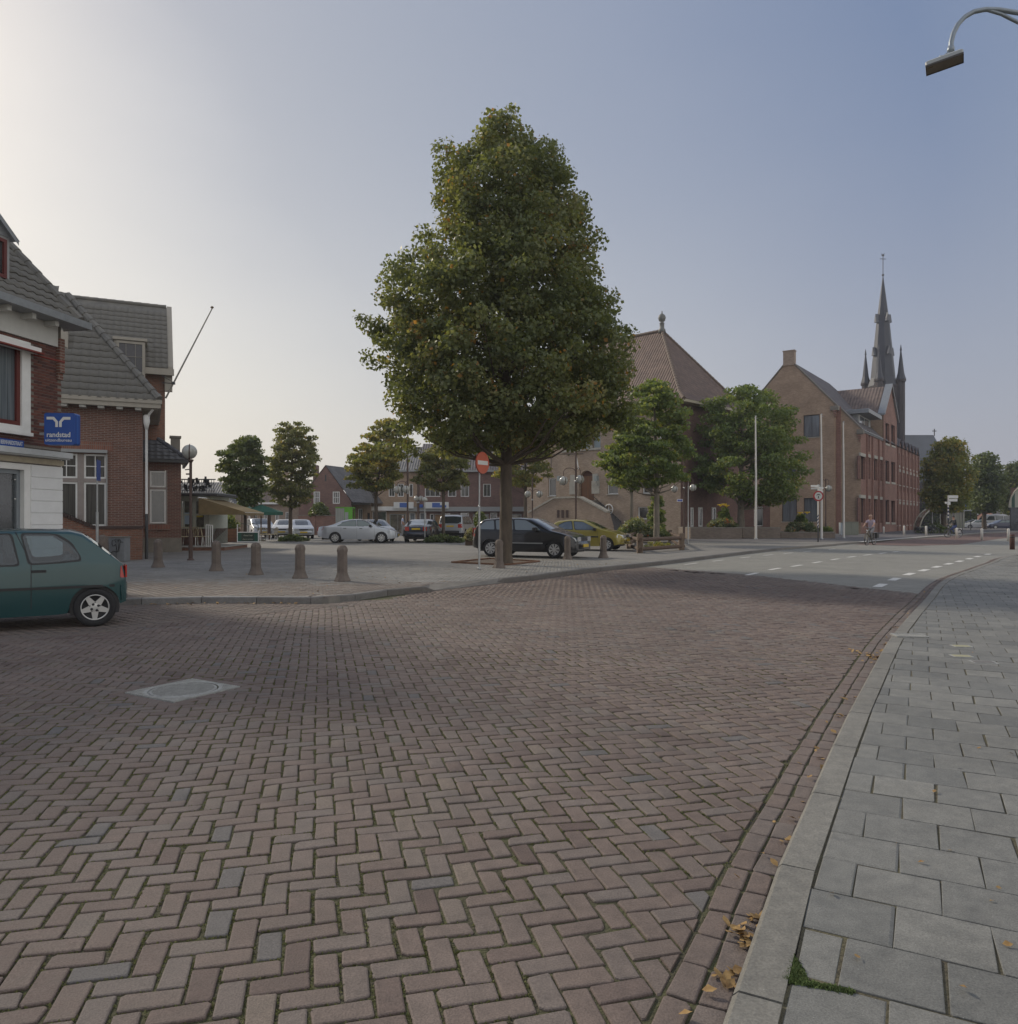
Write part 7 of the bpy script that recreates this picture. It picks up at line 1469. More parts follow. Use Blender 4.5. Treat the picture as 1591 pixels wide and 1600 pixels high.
# round no-motor-vehicle sign with direction arms
x, Y = gp(1278.5, 847, PZ); T = thing('direction_signpost', 'striped signpost with round red-bordered sign and small white direction arms', 'traffic sign', (x, Y, PZ))
zt = zat(759, Y) - PZ; zb = zat(824, Y) - PZ; zw = zat(803, Y) - PZ
mb = MB(); mb.tube([(0, 0, 0), (0, 0, zb)], .045, 10); mb.build('dark_base', BLK, T); mb = MB(); mb.tube([(0, 0, zb), (0, 0, zt)], .042, 10); mb.build('post', WPOLE, T)
for k in range(4): mb = MB(); z = zb + .05 + k * (zw - zb) / 4; mb.add([(.047 * cos(a), .047 * sin(a), z + .06 * cos(a) + d) for d in (0, .1) for a in [2 * pi * q / 10 for q in range(10)]], [(q, (q + 1) % 10, 10 + (q + 1) % 10, 10 + q) for q in range(10)]); mb.build('stripe', mat('stripe_navy', (.02, .03, .09), .5), T)
zc = zat(775, Y) - PZ; M2 = Matrix.Translation((0, -.06, zc)) @ Matrix.Rotation(R(90), 4, 'X')
mb = MB(); mb.prism(disc(.325, 0, 1), -.02, 0, M=M2); mb.build('rim', mat('sign_deep_red', (.33, .012, .02), .4), T); mb = MB(); mb.prism(disc(.235, 0, 1), 0, .004, M=M2); mb.build('face', mat('sign_pale', (.5, .53, .5), .5), T)
mb = MB(); mb.prism([(-.14, .03), (-.1, .08), (-.05, .12), (.05, .12), (.1, .08), (.14, .03), (.08, .04), (.05, .06), (-.05, .06), (-.08, .04)], .004, .008, M=M2); mb.box(-.03, .03, -.15, .0, .004, .008, M=M2); mb.box(-.055, .055, -.15, -.12, .004, .009, M=M2); mb.build('symbol', BLK, T)
for k, (dx, z_, a) in enumerate(((-.55, .62, 20), (-.42, .48, -35), (.36, .5, 10), (.38, .38, 30), (.3, .26, -10))):
    mb = MB(); mb.box(0 if dx > 0 else dx, dx if dx > 0 else 0, -.02, .02, -.055, .055, M=Matrix.Translation((0, 0, zc + z_)) @ Matrix.Rotation(R(a), 4, 'Z')); mb.build('direction_arm', SIGNW, T)
# blue sign seen edge-on by the brick house
Y = 24.5; x = xat(152, Y); T = thing('parking_sign', 'blue sign seen edge-on on a grey post before the brick house window', 'traffic sign', (x, Y, PZ)); z0, z1 = zat(751, Y) - PZ, zat(719, Y) - PZ
mb = MB(); mb.tube([(0, 0, 0), (0, 0, zat(800, Y) - PZ)], .045, 10); mb.tube([(0, 0, zat(800, Y) - PZ), (0, 0, z1 - .05)], .026, 10); mb.build('post', STEEL, T)
mb = MB(); mb.bevbox(-.3, .3, -.05, -.03, z0, z1, .01, M=Matrix.Rotation(R(109), 4, 'Z')); mb.build('plate', SBLUE, T)
# lamps
def globe(mb_parent, c, r, sgn=1, dark=True):
    mb = MB(); mb.lathe([(r * sin(pi * k / 10), c[2] - r * cos(pi * k / 10)) for k in range(11)], 18, c=(c[0], c[1])); mb.build('globe', GLOBE, mb_parent)
    mb = MB(); n = 20; mb.tube([(c[0] + (r + .012) * cos(2 * pi * k / n) * .35, c[1] - (r + .012) * cos(2 * pi * k / n) * .93, c[2] + (r + .012) * sin(2 * pi * k / n)) for k in range(n + 1)], .018, 5, caps=False); mb.build('globe_ring', BROWNP, mb_parent)
x, Y = gp(298, 875, PZ); T = thing('round_lamp', 'brown lamp post with one large pale globe beside the brick house', 'street lamp', (x, Y, PZ)); zt = zat(722, Y) - PZ
mb = MB(); mb.tube([(0, 0, 0), (0, 0, .95)], .07, 12); mb.tube([(0, 0, .95), (0, 0, zt)], .048, 12); mb.lathe([(.13, -.01), (.11, .03), (.07, .06)], 12); mb.lathe([(.05, zt - .02), (.11, zt + .08), (.06, zt + .1)], 12); mb.tube([(0, 0, zt - .42), (-.16, 0, zt - .42)], .03, 6); mb.tube([(0, 0, zt - .25), (-.2, 0, zt - .27)], .02, 6); mb.build('post', BROWNP, T); globe(T, (-.04, 0, zat(706, Y) - PZ), .255)
def double_lamp(px, py, pyt, pya, arms, label, pr=.055, gr=.25, Y=None):
    if Y is None: x, Y = gp(px, py, PZ)
    else: x = xat(px, Y)
    T = thing('double_lamp', label, 'street lamp', (x, Y, PZ), 0, 'brown lamp posts of the square with hanging globes'); zt = zat(pyt, Y) - PZ
    mb = MB(); mb.tube([(0, 0, 0), (0, 0, 1.1)], pr * 1.5, 10); mb.tube([(0, 0, 1.1), (0, 0, zt)], pr, 10); mb.lathe([(pr * 2.2, -.01), (pr * 2, .06), (pr * 1.5, .1)], 10); mb.build('post', BROWNP, T)
    mb = MB(); zz = zat(pya - 2, Y) - PZ - .9; mb.lathe([(pr * 1.25, zz), (pr * 1.25, zz + .12)], 10); mb.build('band', STEEL, T)
    for gx, gy in arms:
        dx = xat(gx, Y) - x; zg = zat(gy, Y) - PZ; top = zat(pya, Y) - PZ; sgn = 1 if dx > 0 else -1; w_ = abs(dx); mb = MB()
        pts = [(sgn * pr * .6, 0, zg - .1)] + [(sgn * (w_ / 2 - w_ / 2 * cos(pi * k / 8)) * 1.0 + sgn * pr * .3, 0, top - .25 + .25 * sin(pi * k / 8)) for k in range(0, 9)] + [(dx, 0, zg + gr)]
        mb.tube(pts, .022, 6); mb.build('arm', BROWNP, T); globe(T, (dx, 0, zg), gr)
double_lamp(900, 0, 655, 731, [(881, 751), (906.5, 749)], 'tall brown lamp post before the town hall stair with two globes', Y=43)
double_lamp(637, 846.5, 706, 752, [(621, 765), (634.5, 764.5)], 'tall brown lamp post beside the dark saloon', pr=.06)
double_lamp(1069, 842.5, 700, 746, [(1054, 764), (1083, 762)], 'lamp post at the town hall corner under the green crown')
double_lamp(653.5, 0, 750, 772, [(651, 779), (658, 779)], 'distant lamp post in front of the shop doors', Y=66, pr=.11, gr=.24)
double_lamp(832, 0, 745, 765, [(825, 772), (843, 772)], 'lamp post under the yellow-green tree beside the town hall', Y=56)
double_lamp(1290.5, 0, 748, 749, [(1279, 762), (1295, 763)], 'lamp post against the gable wall of the office building', Y=66, gr=.28)
# slim post with half globe
x, Y = gp(664, 848, PZ); T = thing('slim_lamp', 'slim grey post with small pale cap right of the dark saloon', 'street lamp', (x, Y, PZ)); zt = zat(783, Y) - PZ; mb = MB(); mb.tube([(0, 0, 0), (0, 0, zt)], .035, 8); mb.build('post', STEEL, T); mb = MB(); mb.lathe([(.02, zt - .02), (.17, zt), (.17, zt + .12), (.1, zt + .22), (.02, zt + .26)], 12); mb.build('cap', GLOBE, T)
# signpost beside the corner lamp
x, Y = gp(1075.5, 850, PZ); T = thing('sign_post', 'pale grey post with a small rust-coloured disc by the town hall corner', 'traffic sign', (x, Y, PZ)); zt = zat(755, Y) - PZ; mb = MB(); mb.tube([(0, 0, 0), (0, 0, zat(815, Y) - PZ)], .04, 8); mb.tube([(0, 0, zat(815, Y) - PZ), (0, 0, zt)], .028, 8); mb.build('post', STEEL, T)
mb = MB(); mb.prism(disc(.28, 0, 1), -.015, .0, M=Matrix.Translation((.0, -.04, zat(752, Y) - PZ)) @ Matrix.Rotation(R(70), 4, 'Z') @ Matrix.Rotation(R(90), 4, 'X')); mb.build('disc', mat('sign_back', (.14, .08, .06), .6), T)
T = thing('street_name_sign', 'tiny blue street name plate at the town hall corner lamp', 'sign', (xat(1058, 52), 52, zat(784, 52))); mb = MB(); mb.box(0, xat(1067, 52) - xat(1058, 52), -.02, .02, 0, .18); mb.build('plate', WPAINT, T); mb = MB(); mb.box(.03, xat(1067, 52) - xat(1058, 52) - .03, -.03, -.02, .03, .15); mb.build('face', mat('plate_blue', (.1, .12, .4), .5), T)
# white flagpoles
for px, pt, pb, lb in ((1181.5, 651, 842.5, 'white flagpole in front of the planter tree, leftmost of three'), (1284, 648, 842.5, 'white flagpole just behind the striped signpost'), (1318.5, 660, 841, 'white flagpole before the office gable, rightmost of three')):
    x, Y = gp(px, pb, PZ); T = thing('flagpole', lb, 'flagpole', (x, Y, PZ), 0, 'three white flagpoles'); zt = zat(pt, Y) - PZ; mb = MB(); mb.tube([(0, 0, 0), (0, 0, zt * .5), (-.03, 0, zt)], [.085, .07, .045], 12); mb.build('pole', WPOLE, T); mb = MB(); mb.lathe([(.05, zt), (.07, zt + .03), (.02, zt + .08)], 10); mb.tube([(-.02, 0, zt - .15), (.12, 0, zt - .12)], .015, 5); mb.build('cap', STEEL, T); mb = MB(); mb.lathe([(.13, -.01), (.12, .05), (.085, .08)], 12); mb.build('base_collar', STEEL, T)
# white posts along the far crossing
lbs = ['white post by the office building, leftmost', 'white post in front of the office bays, second from the left', 'white post beside the parked motorbikes', 'white post before the cyclist in the dark jacket', 'white post right of the dark-jacketed cyclist, before the parked cars', 'white post nearest the right edge behind the brown post']
for (px, pt, pb), lb in zip(((1381, 823, 836), (1413, 822, 838), (1447.5, 822, 839.5), (1495.5, 825, 841.5), (1534.5, 826, 844.5), (1576, 826, 845)), lbs):
    x, Y = gp(px, pb, .0); T = thing('white_post', lb, 'bollard', (x, Y, 0), 0, 'white posts across the far street'); h = zat(pt, Y); mb = MB(); mb.lathe([(.085, -.01), (.085, h - .03), (.07, h), (.02, h + .02)], 10); mb.build('post', WPOLE, T)
x, Y = gp(1582, 858.5, 0); T = thing('brown_post', 'thick rust-brown steel bollard near the right edge', 'bollard', (x, Y, 0)); h = zat(835, Y); mb = MB(); mb.lathe([(.115, -.01), (.115, h - .02), (.105, h)], 16); mb.build('post', mat('rust_brown', (.09, .04, .03), .7, noise=.25, nscale=5), T); mb = MB(); mb.lathe([(.118, h - .16), (.118, h - .1)], 16); mb.build('band', BLK, T)
# signpost on the far right
x, Y = gp(1482, 838, 0); T = thing('direction_signpost', 'striped signpost with white direction panel by the cyclist in the dark jacket', 'traffic sign', (x, Y, 0)); zt = zat(774, Y)
mb = MB(); mb.tube([(0, 0, 0), (0, 0, zat(812, Y))], .06, 8); mb.build('dark_base', BLK, T); mb = MB(); mb.tube([(0, 0, zat(812, Y)), (0, 0, zt)], .055, 8); mb.build('post', WPOLE, T)
for k in range(4): mb = MB(); z = zat(812, Y) + k * .32; mb.lathe([(.062, z), (.062, z + .16)], 8); mb.build('stripe', MATS['stripe_navy'], T)
for z0, z1, a, b in ((778.5, 774, 0, 15), (783.5, 779.5, 1, 14)): mb = MB(); mb.box(a / F * Y, b / F * Y, -.04, .04, zat(z0, Y), zat(z1, Y)); mb.build('direction_panel', SIGNW, T)
mb = MB(); mb.box(-.28, .0, -.05, .05, zat(787, Y), zat(784, Y)); mb.box(-.1, .16, -.07, .03, zat(789, Y), zat(784, Y)); mb.build('direction_arm', SIGNW, T)
for px, pb, pt, lb, cl in ((1457, 834, 783, 'tall thin grey sign post beside the orange tree', DGREY), (1507, 826, 788, 'blue round sign on a thin post beyond the far crossing', SBLUE)):
    x, Y = gp(px, pb, 0); T = thing('sign_post', lb, 'traffic sign', (x, Y, 0)); zt = zat(pt, Y); mb = MB(); mb.tube([(0, 0, 0), (0, 0, zt)], .05, 8); mb.build('post', STEEL, T); mb = MB(); mb.prism(disc(.33, 0, 1, 20), -.02, .02, M=Matrix.Translation((0, -.08, zt - .35)) @ Matrix.Rotation(R(90), 4, 'X')); mb.build('plate', cl, T)
# overhead street light, its mast stands on the near pavement beyond the picture edge
Yl = 12.; LP = Vector((xat(1476, Yl), Yl, zat(98, Yl))); T = thing('overhead_light', 'grey curved-arm street light with rectangular head at the top right', 'street lamp', (11.3, Yl + .3, RZ)); off = Vector((11.3, Yl + .3, RZ))
pts = [(1486, 79), (1486.5, 66), (1490, 52), (1497, 38), (1508, 26), (1522, 18), (1540, 14.5), (1560, 15), (1591, 20)]
P = [Vector((xat(a, Yl), Yl, zat(b, Yl))) - off for a, b in pts]; z8 = P[-1].z; P += [Vector((-1.2, -.1, z8 - .15)), Vector((-.3, 0, z8 - .5)), Vector((0, 0, z8 - 1.2))]
GM = mat('lamp_grey', (.27, .31, .35), .45, metal=.4, noise=.08)
mb = MB(); mb.tube(P, .037, 10); q = [Vector((xat(a, Yl), Yl, zat(b, Yl))) - off for a, b in ((1545, 16), (1565, 22), (1591, 35))]; mb.tube(q + [Vector((-.9, 0, z8 - .75)), Vector((0, 0, z8 - 1.6))], .026, 8); mb.build('arm', GM, T)
mb = MB(); mb.tube([(0, 0, z8 - .9), (0, 0, 2.2), (0, 0, 2.15), (0, 0, 0)], [.05, .07, .1, .11], 12); mb.build('mast', GM, T)
hc = LP - off; Mh = Matrix.Translation(hc) @ Matrix.Rotation(R(-31), 4, 'Z') @ Matrix.Rotation(R(-6), 4, 'Y')
hl = .262
mb = MB(); mb.bevbox(-hl, hl, -.13, .16, .0, .07, .02, M=Mh); mb.build('housing', mat('lamp_housing', (.42, .44, .44), .5), T)
mb = MB(); mb.box(-hl, hl, -.13, -.118, -.03, .0, M=Mh); mb.box(-hl, hl, .148, .16, -.03, .0, M=Mh); mb.box(-hl, -hl + .012, -.118, .148, -.03, .0, M=Mh); mb.box(hl - .012, hl, -.118, .148, -.03, .0, M=Mh); mb.build('rim', mat('lamp_rim', (.08, .07, .06), .5), T)
mb = MB(); mb.box(-hl + .012, hl - .012, -.118, .148, -.022, -.012, M=Mh); mb.build('diffuser', mat('amber_diffuser', (.17, .115, .055), .3, noise=.35, nscale=6, col2=(.1, .075, .045)), T)
tp = Mh @ Vector((.02, .015, .07)); mb = MB(); e_ = P[0]; mb.tube([tp, tp + Vector((0, 0, .05))], .03, 8); mb.tube([tp + Vector((0, 0, .05)), e_], .022, 8); mb.lathe([(.05, 0), (.055, .04), (.045, .09)], 10, M=Matrix.Translation(e_ - Vector((0, 0, .02)))); mb.tube([tp + Vector((0, 0, .04)), tp + Vector((-.09, 0, .035))], .014, 6); mb.build('mount', GM, T)
# brick planters by the flagpoles
PLB = brickmat('planter_brick', (.1, .08, .065), (.135, .11, .09), (.12, .1, .085)); 
def planter(a, b, py0, py1, label, Yf=None, side=4.):
    x0, Y = gp(a, py1, PZ); Y = Yf or Y; x0, x1 = xat(a, Y), xat(b, Y); z1 = zat(py0, Y) - PZ; T = thing('brick_planter', label, 'planter', (x0, Y, PZ), 0, 'brick planters before the office building')
    w_ = x1 - x0; mb = MB()
    for (p, q, r, s) in ((0, w_, 0, .3), (0, w_, side - .3, side), (0, .3, .3, side - .3), (w_ - .3, w_, .3, side - .3)): mb.box(p, q, r, s, 0, z1 - .07)
    mb.build('wall', PLB, T); mb = MB()
    for (p, q, r, s) in ((-.02, w_ + .02, -.02, .32), (-.02, w_ + .02, side - .32, side + .02), (-.02, .32, .32, side - .32), (w_ - .32, w_ + .02, .32, side - .32)): mb.box(p, q, r, s, z1 - .07, z1)
    mb.build('coping', CONC, T); mb = MB(); mb.box(.3, w_ - .3, .3, side - .3, 0, z1 - .12); mb.build('soil', mat('planter_soil', (.04, .03, .02), .95), T)
planter(1079, 1160, 824, 842, 'long brick planter holding the broad green tree, left section', Yf=55.2, side=5)
planter(1160.6, 1220, 824, 841, 'middle brick planter behind the leftmost flagpole', Yf=56.2, side=4)
planter(1220.6, 1305, 831, 841, 'lower brick planter full of flowers before the office windows', Yf=56.8, side=3)
# log fence with hedge around the street tree
LOG = mat('log_wood', (.1, .065, .045), .85, noise=.3, nscale=4, stretch=(1, 1, 4), bump=.5); PT = mat('post_wood', (.17, .125, .09), .85, noise=.25, nscale=5, bump=.4)
T = thing('log_fence', 'low fence of dark logs on square posts around the street corner tree', 'fence', (*gp(1000, 866, PZ), PZ)); o0 = Vector((*gp(1000, 866, PZ), PZ))
A_ = Vector((*gp(1000, 864, PZ), PZ)) - o0; B_ = Vector((*gp(1065, 859, PZ), PZ)) - o0; C_c = Vector((*gp(1047, 846, PZ), PZ)) - o0; D_ = Vector((*gp(990, 848, PZ), PZ)) - o0; E_ = Vector((*gp(983, 857, PZ), PZ)) - o0
for p_, h in ((A_, .82), (B_, .78), (C_c, .75), (D_, .8), (E_, .75)): mb = MB(); mb.bevbox(p_.x - .12, p_.x + .12, p_.y - .12, p_.y + .12, 0, h, .02); mb.build('post', PT, T)
for a, b in ((A_, B_), (B_, C_c), (C_c, D_), (D_, E_), (E_, A_)):
    for z in (.16, .56): d = (b - a).normalized() * .25; mb = MB(); mb.tube([a + Vector((0, 0, z)) - d * .2, b + Vector((0, 0, z)) + d], .085, 8); mb.build('rail', LOG, T)
shrub('fence_hedge', 'yellow-green low hedge inside the log fence', (1003, 1062), 39.6, 847, 862, LM_YELL, 61, n=50, per=90, leaf=.08, depth=2.2, cat='hedge', flat=.6)
# utility cabinets
def cabinet(px0, px1, py0, py1, label, m, cat='cabinet', zb=PZ, name='utility_cabinet', Y=None, dep=.4):
    x, Yy = gp(px0, py1, zb); Y = Y or Yy; x = xat(px0, Y); w_ = xat(px1, Y) - x; h = zat(py0, Y) - zb; T = thing(name, label, cat, (x, Y, zb)); mb = MB(); mb.bevbox(0, w_, 0, dep, .02, h - .04, .01); mb.build('body', m, T); mb = MB(); mb.bevbox(-.02, w_ + .02, -.03, dep + .03, h - .04, h, .01); mb.build('lid', CONC, T); mb = MB(); mb.box(w_ / 2 - .004, w_ / 2 + .004, -.004, .0, .08, h - .08); mb.build('door_seam', BLK, T); mb = MB(); mb.box(0.02, w_ - .02, .01, dep - .01, 0, .02); mb.build('plinth', CONC, T); return T, w_, h
T, w_, h = cabinet(169, 194.5, 838, 875, 'grey utility cabinet with black graffiti beside the brick house', mat('cabinet_grey', (.22, .23, .24), .6, noise=.12), Y=25.6)
def scrib(pts): return [(w_ * a / 27., -.008, h - h * b / 37.) for a, b in pts]
mb = MB()
for st in ([(13, 9), (11, 5), (7, 6), (6.5, 11), (8, 14.5), (11, 13), (12.5, 11), (14, 16), (15.5, 23), (14, 23), (9, 21.5), (5, 24)], [(16, 5), (17, 12), (18, 23), (18.8, 16), (20, 9), (23, 8), (25, 9)], [(16.5, 4), (18, 7.5), (19, 4), (21, 6), (20, 9)], [(12, 5), (13.5, 4.5)]): mb.tube(scrib(st), .011, 5)
mb.build('graffiti', BLK, T)
cabinet(1320, 1342, 815, 836, 'pale green utility cabinet at the foot of the office gable', mat('cabinet_green', (.2, .21, .17), .6, noise=.1), Y=68)
cabinet(1314, 1320.5, 816, 836, 'small pale blue kiosk box beside the green cabinet', mat('kiosk_blue', (.3, .34, .38), .5), name='kiosk_box', Y=67.8)
# stone step and low posts near the brick house
mb = MB(); Yc = 25.2; x = xat(160, Yc); T = thing('stone_stump', 'rounded dark stone post between sign post and graffiti cabinet', 'bollard', (x, Yc, PZ)); mb.lathe([(.2, 0), (.18, .75), (.14, .86), (.05, .92)], 12); mb.build('stone', BOL, T)
# phone booth
Yp = 67; x = xat(524.5, Yp); T = thing('phone_booth', 'bright green and glass phone booth behind the silver saloon', 'phone booth', (x, Yp, PZ)); wd = xat(551, Yp) - x; ht = zat(794, Yp) - PZ; PG = mat('booth_green', (.12, .38, .03), .45)
for xx in (0, wd * .52, wd - .06):
    for yy in (0, .9): mb = MB(); mb.box(xx, xx + .06, yy, yy + .06, 0, ht); mb.build('post', PG if xx > 0 else GREYP, T)
mb = MB(); mb.box(-.03, wd + .03, -.03, 1., ht, ht + .1); mb.build('roof', PG, T); mb = MB(); mb.box(wd * .52 + .06, wd - .06, .0, .05, .1, ht); mb.build('panel', PG, T); mb = MB(); mb.box(wd * .55, wd * .75, -.02, 0, ht * .45, ht * .85); mb.build('phone_unit', GREYP, T)
mb = MB(); mb.box(.06, wd * .52, .02, .04, .1, ht); mb.build('glass', glassmat('booth_glass', (.2, .24, .23), (.35, .38, .36), 2), T)
# wooden tub and café furniture
def tub(px0, px1, py0, py1, Y, label, m, dep=1.):
    x = xat(px0, Y); w_ = xat(px1, Y) - x; h = zat(py0, Y) - PZ; T = thing('wooden_tub', label, 'planter', (x, Y, PZ)); 
    nb = 4
    for k in range(nb):
        mb = MB(); z = h * k / nb
        for (a, b, c, d) in ((0, w_, 0, .06), (0, w_, dep - .06, dep), (0, .06, .06, dep - .06), (w_ - .06, w_, .06, dep - .06)): mb.box(a, b, c, d, z + .008, z + h / nb - .008)
        mb.build('board', m, T)
    mb = MB(); mb.box(.06, w_ - .06, .06, dep - .06, 0, h - .08); mb.build('soil', MATS['planter_soil'], T)
tub(727, 762, 831, 852, 41.4, 'large dark wooden tub left of the black car', LOG, 1.6)
tub(333, 369, 826, 846, 47.8, 'long brown wooden planter under the café awning', mat('planter_red_wood', (.17, .08, .04), .75, noise=.3, nscale=4, bump=.3), .8)
def cafe_chair(x, y, rz, label, m, zb):
    T = thing('cafe_chair', label, 'chair', (x, y, zb), rz, 'chairs on the café terrace'); mb = MB(); mb.bevbox(-.24, .24, -.24, .24, .42, .46, .01); mb.build('seat', m, T)
    mb = MB(); n = 7
    mb.tube([(-.24, .22, .44), (-.25, .27, .75), (-.15, .3, .88), (.15, .3, .88), (.25, .27, .75), (.24, .22, .44)], .02, 6)
    for k in range(4): xx = -.15 + k * .1; mb.tube([(xx, .24, .46), (xx, .3, .87)], .012, 5)
    mb.build('backrest', m, T)
    for sx_ in (-.21, .21):
        for sy_ in (-.21, .21): mb = MB(); mb.tube([(sx_, sy_, .43), (sx_ * 1.15, sy_ * 1.15, 0)], .016, 6); mb.build('leg', WPAINT, T)
RAT = mat('rattan_pale', (.42, .36, .24), .7, noise=.3, nscale=12)
for i, (px, Y, a, lb) in enumerate(((289, 35.9, 20, 'pale rattan café chair at the brick wall corner'), (298, 36.2, -30, 'pale rattan café chair behind the round lamp post'), (307, 36.0, 60, 'pale rattan café chair in front of the café window'), (324, 36.1, 110, 'pale rattan café chair beside the white railing'))): cafe_chair(xat(px, Y), Y, R(a), lb, RAT, .28)
for i, (px, Y, a, lb) in enumerate(((412, 49, 30, 'wicker terrace chair right of the café board'), (426, 50, -50, 'wicker terrace chair under the green parasol'), (328, 46.5, 10, 'wicker terrace chair half behind the planter'))): cafe_chair(xat(px, Y), Y, R(a), lb, RAT, PZ)
T = thing('terrace_railing', 'white tubular railing on the café deck', 'railing', (xat(322, 34.8), 34.8, .28)); w_ = xat(332, 34.8) - xat(322, 34.8)
for k in range(4): mb = MB(); mb.tube([(k * w_ / 3, 0, 0), (k * w_ / 3, 0, 1.0)], .022, 6); mb.build('post', WPAINT, T)
mb = MB(); mb.tube([(0, 0, 1.0), (w_, 0, .98)], .025, 6); mb.build('handrail', WPAINT, T)
x, Y = xat(420.5, 54), 54; T = thing('terrace_post', 'thick brown wooden post right of the green parasol', 'post', (x, Y, PZ)); h = zat(800, Y) - PZ; mb = MB(); mb.tube([(0, 0, 0), (0, 0, h)], .12, 10); mb.build('post', LOG, T)
# low planks and debris round the lime tree foot
T = thing('tree_pit_edging', 'low rust-brown edging boards round the foot of the lime tree', 'edging', (*gp(790, 880, PZ), PZ)); c0 = Vector((*gp(790, 880, PZ), PZ)); RU = mat('rusty_edging', (.16, .08, .045), .85, noise=.3, nscale=8)
cs_ = [Vector((*gp(*p, PZ), PZ)) - c0 for p in ((706, 879.5), (790, 883.5), (843, 878), (765, 873.5))]
for a, b in zip(cs_, cs_[1:] + cs_[:1]): d = (b - a); L_ = d.length; M_ = Matrix.Translation(a) @ Matrix.Rotation(atan2(d.y, d.x), 4, 'Z'); mb = MB(); mb.box(.03, L_ - .03, -.04, .04, -.02, .05, M=M_); mb.build('board', RU, T)
mb = MB(); mb.add([tuple(p + Vector((0, 0, .006))) for p in cs_], [(0, 1, 2, 3)]); mb.build('soil', mat('pit_soil', (.09, .065, .045), .95, noise=.3, nscale=6), T)
# oil stains, patches
for px, py, r, lb in ((1095, 890, 1.0, 0),): pass
# ================================================= VEHICLES
TYRE = mat('tyre_rubber', (.022, .022, .024), .85, noise=.2, nscale=12); ALLOY = mat('alloy_silver', (.55, .55, .54), .35, metal=.6); CARGLASS = mat('car_glass', (.035, .045, .05), .06, spec=1., coat=.8)
TRIMB = mat('black_plastic', (.02, .021, .023), .55); REDL = mat('tail_lamp_red', (.42, .02, .012), .2, coat=.8); ORG = mat('lamp_orange', (.55, .17, .02), .2, coat=.8); CLR = mat('lamp_clear', (.55, .57, .58), .12, metal=.4, coat=.8); PLY = mat('plate_yellow', (.62, .42, .02), .5); INT = mat('car_interior', (.05, .055, .06), .8)
def clearglass(name):
    m = bpy.data.materials.new(name); m.use_nodes = True; t = m.node_tree; t.nodes.clear(); N = t.nodes.new; tr = N('ShaderNodeBsdfTransparent'); tr.inputs[0].default_value = (.42, .5, .53, 1); gl = N('ShaderNodeBsdfGlossy'); gl.inputs['Roughness'].default_value = .03; gl.inputs[0].default_value = (.9, .95, 1, 1)
    fr = N('ShaderNodeFresnel'); fr.inputs[0].default_value = 1.6; ad = N('ShaderNodeMath'); ad.operation = 'ADD'; ad.inputs[1].default_value = .03; mx = N('ShaderNodeMixShader'); o = N('ShaderNodeOutputMaterial'); L = t.links.new
    L(fr.outputs[0], ad.inputs[0]); L(ad.outputs[0], mx.inputs[0]); L(tr.outputs[0], mx.inputs[1]); L(gl.outputs[0], mx.inputs[2]); L(mx.outputs[0], o.inputs[0]); return m
CLEARG = clearglass('clear_car_glass')
def paint(name, c, metal=.35): return mat('paint_' + name, c, .32, metal=metal, coat=.9, noise=.04, nscale=2)
def ip(t, pts): return float(np.interp(t, [p[0] for p in pts], [p[1] for p in pts]))
def wheel(T, x, y, r, w_, side, style):
    M_ = Matrix.Translation((x, y, r)) @ Matrix.Rotation(-side * pi / 2, 4, 'X'); hb = w_ / 2
    o = MB().lathe([(r * .62, -hb), (r * .93, -hb), (r, -hb + .025), (r, hb - .025), (r * .94, hb), (r * .68, hb), (r * .66, hb - .02)], 32, M=M_).build('wheel', TYRE, T)
    rr = r * .67; mb = MB(); mb.lathe([(rr * .98, hb - .05), (rr, hb), (rr * .93, hb + .003), (rr * .9, hb - .03)], 32, M=M_)
    n = 5 if style == 'star' else 8
    for k in range(n):
        a = 2 * pi * k / n + .3
        if style == 'star':
            q = [(rr * .93, a - .16), (rr * .93, a + .16), (rr * .42, a + pi / n), (rr * .3, a), (rr * .42, a - pi / n)]; q = [(d * cos(b), d * sin(b)) for d, b in q]
        else:
            q = [(rr * .93, a - .24), (rr * .93, a + .24), (rr * .3, a + .3), (rr * .3, a - .3)]; q = [(d * cos(b), d * sin(b)) for d, b in q]
        mb.prism(ccw(q), hb - .03, hb - .004, M=M_)
    mb.lathe([(rr * .36, hb - .03), (rr * .34, hb - .002), (rr * .12, hb + .002)], 16, M=M_, smooth=False); mb.build('rim', ALLOY, o)
    mb = MB(); mb.lathe([(rr * .92, hb - .06), (rr * .92, hb - .055)], 24, M=M_); mb.build('brake_disc', INT, o)
    if style == 'star':
        mb = MB()
        for k in range(4): a = pi / 2 * k + .5; mb.lathe([(.02, hb - .002), (.018, hb + .002)], 8, M=M_ @ Matrix.Translation((rr * .26 * cos(a), rr * .26 * sin(a), 0)))
        mb.build('wheel_bolts', BLK, o)
    return o
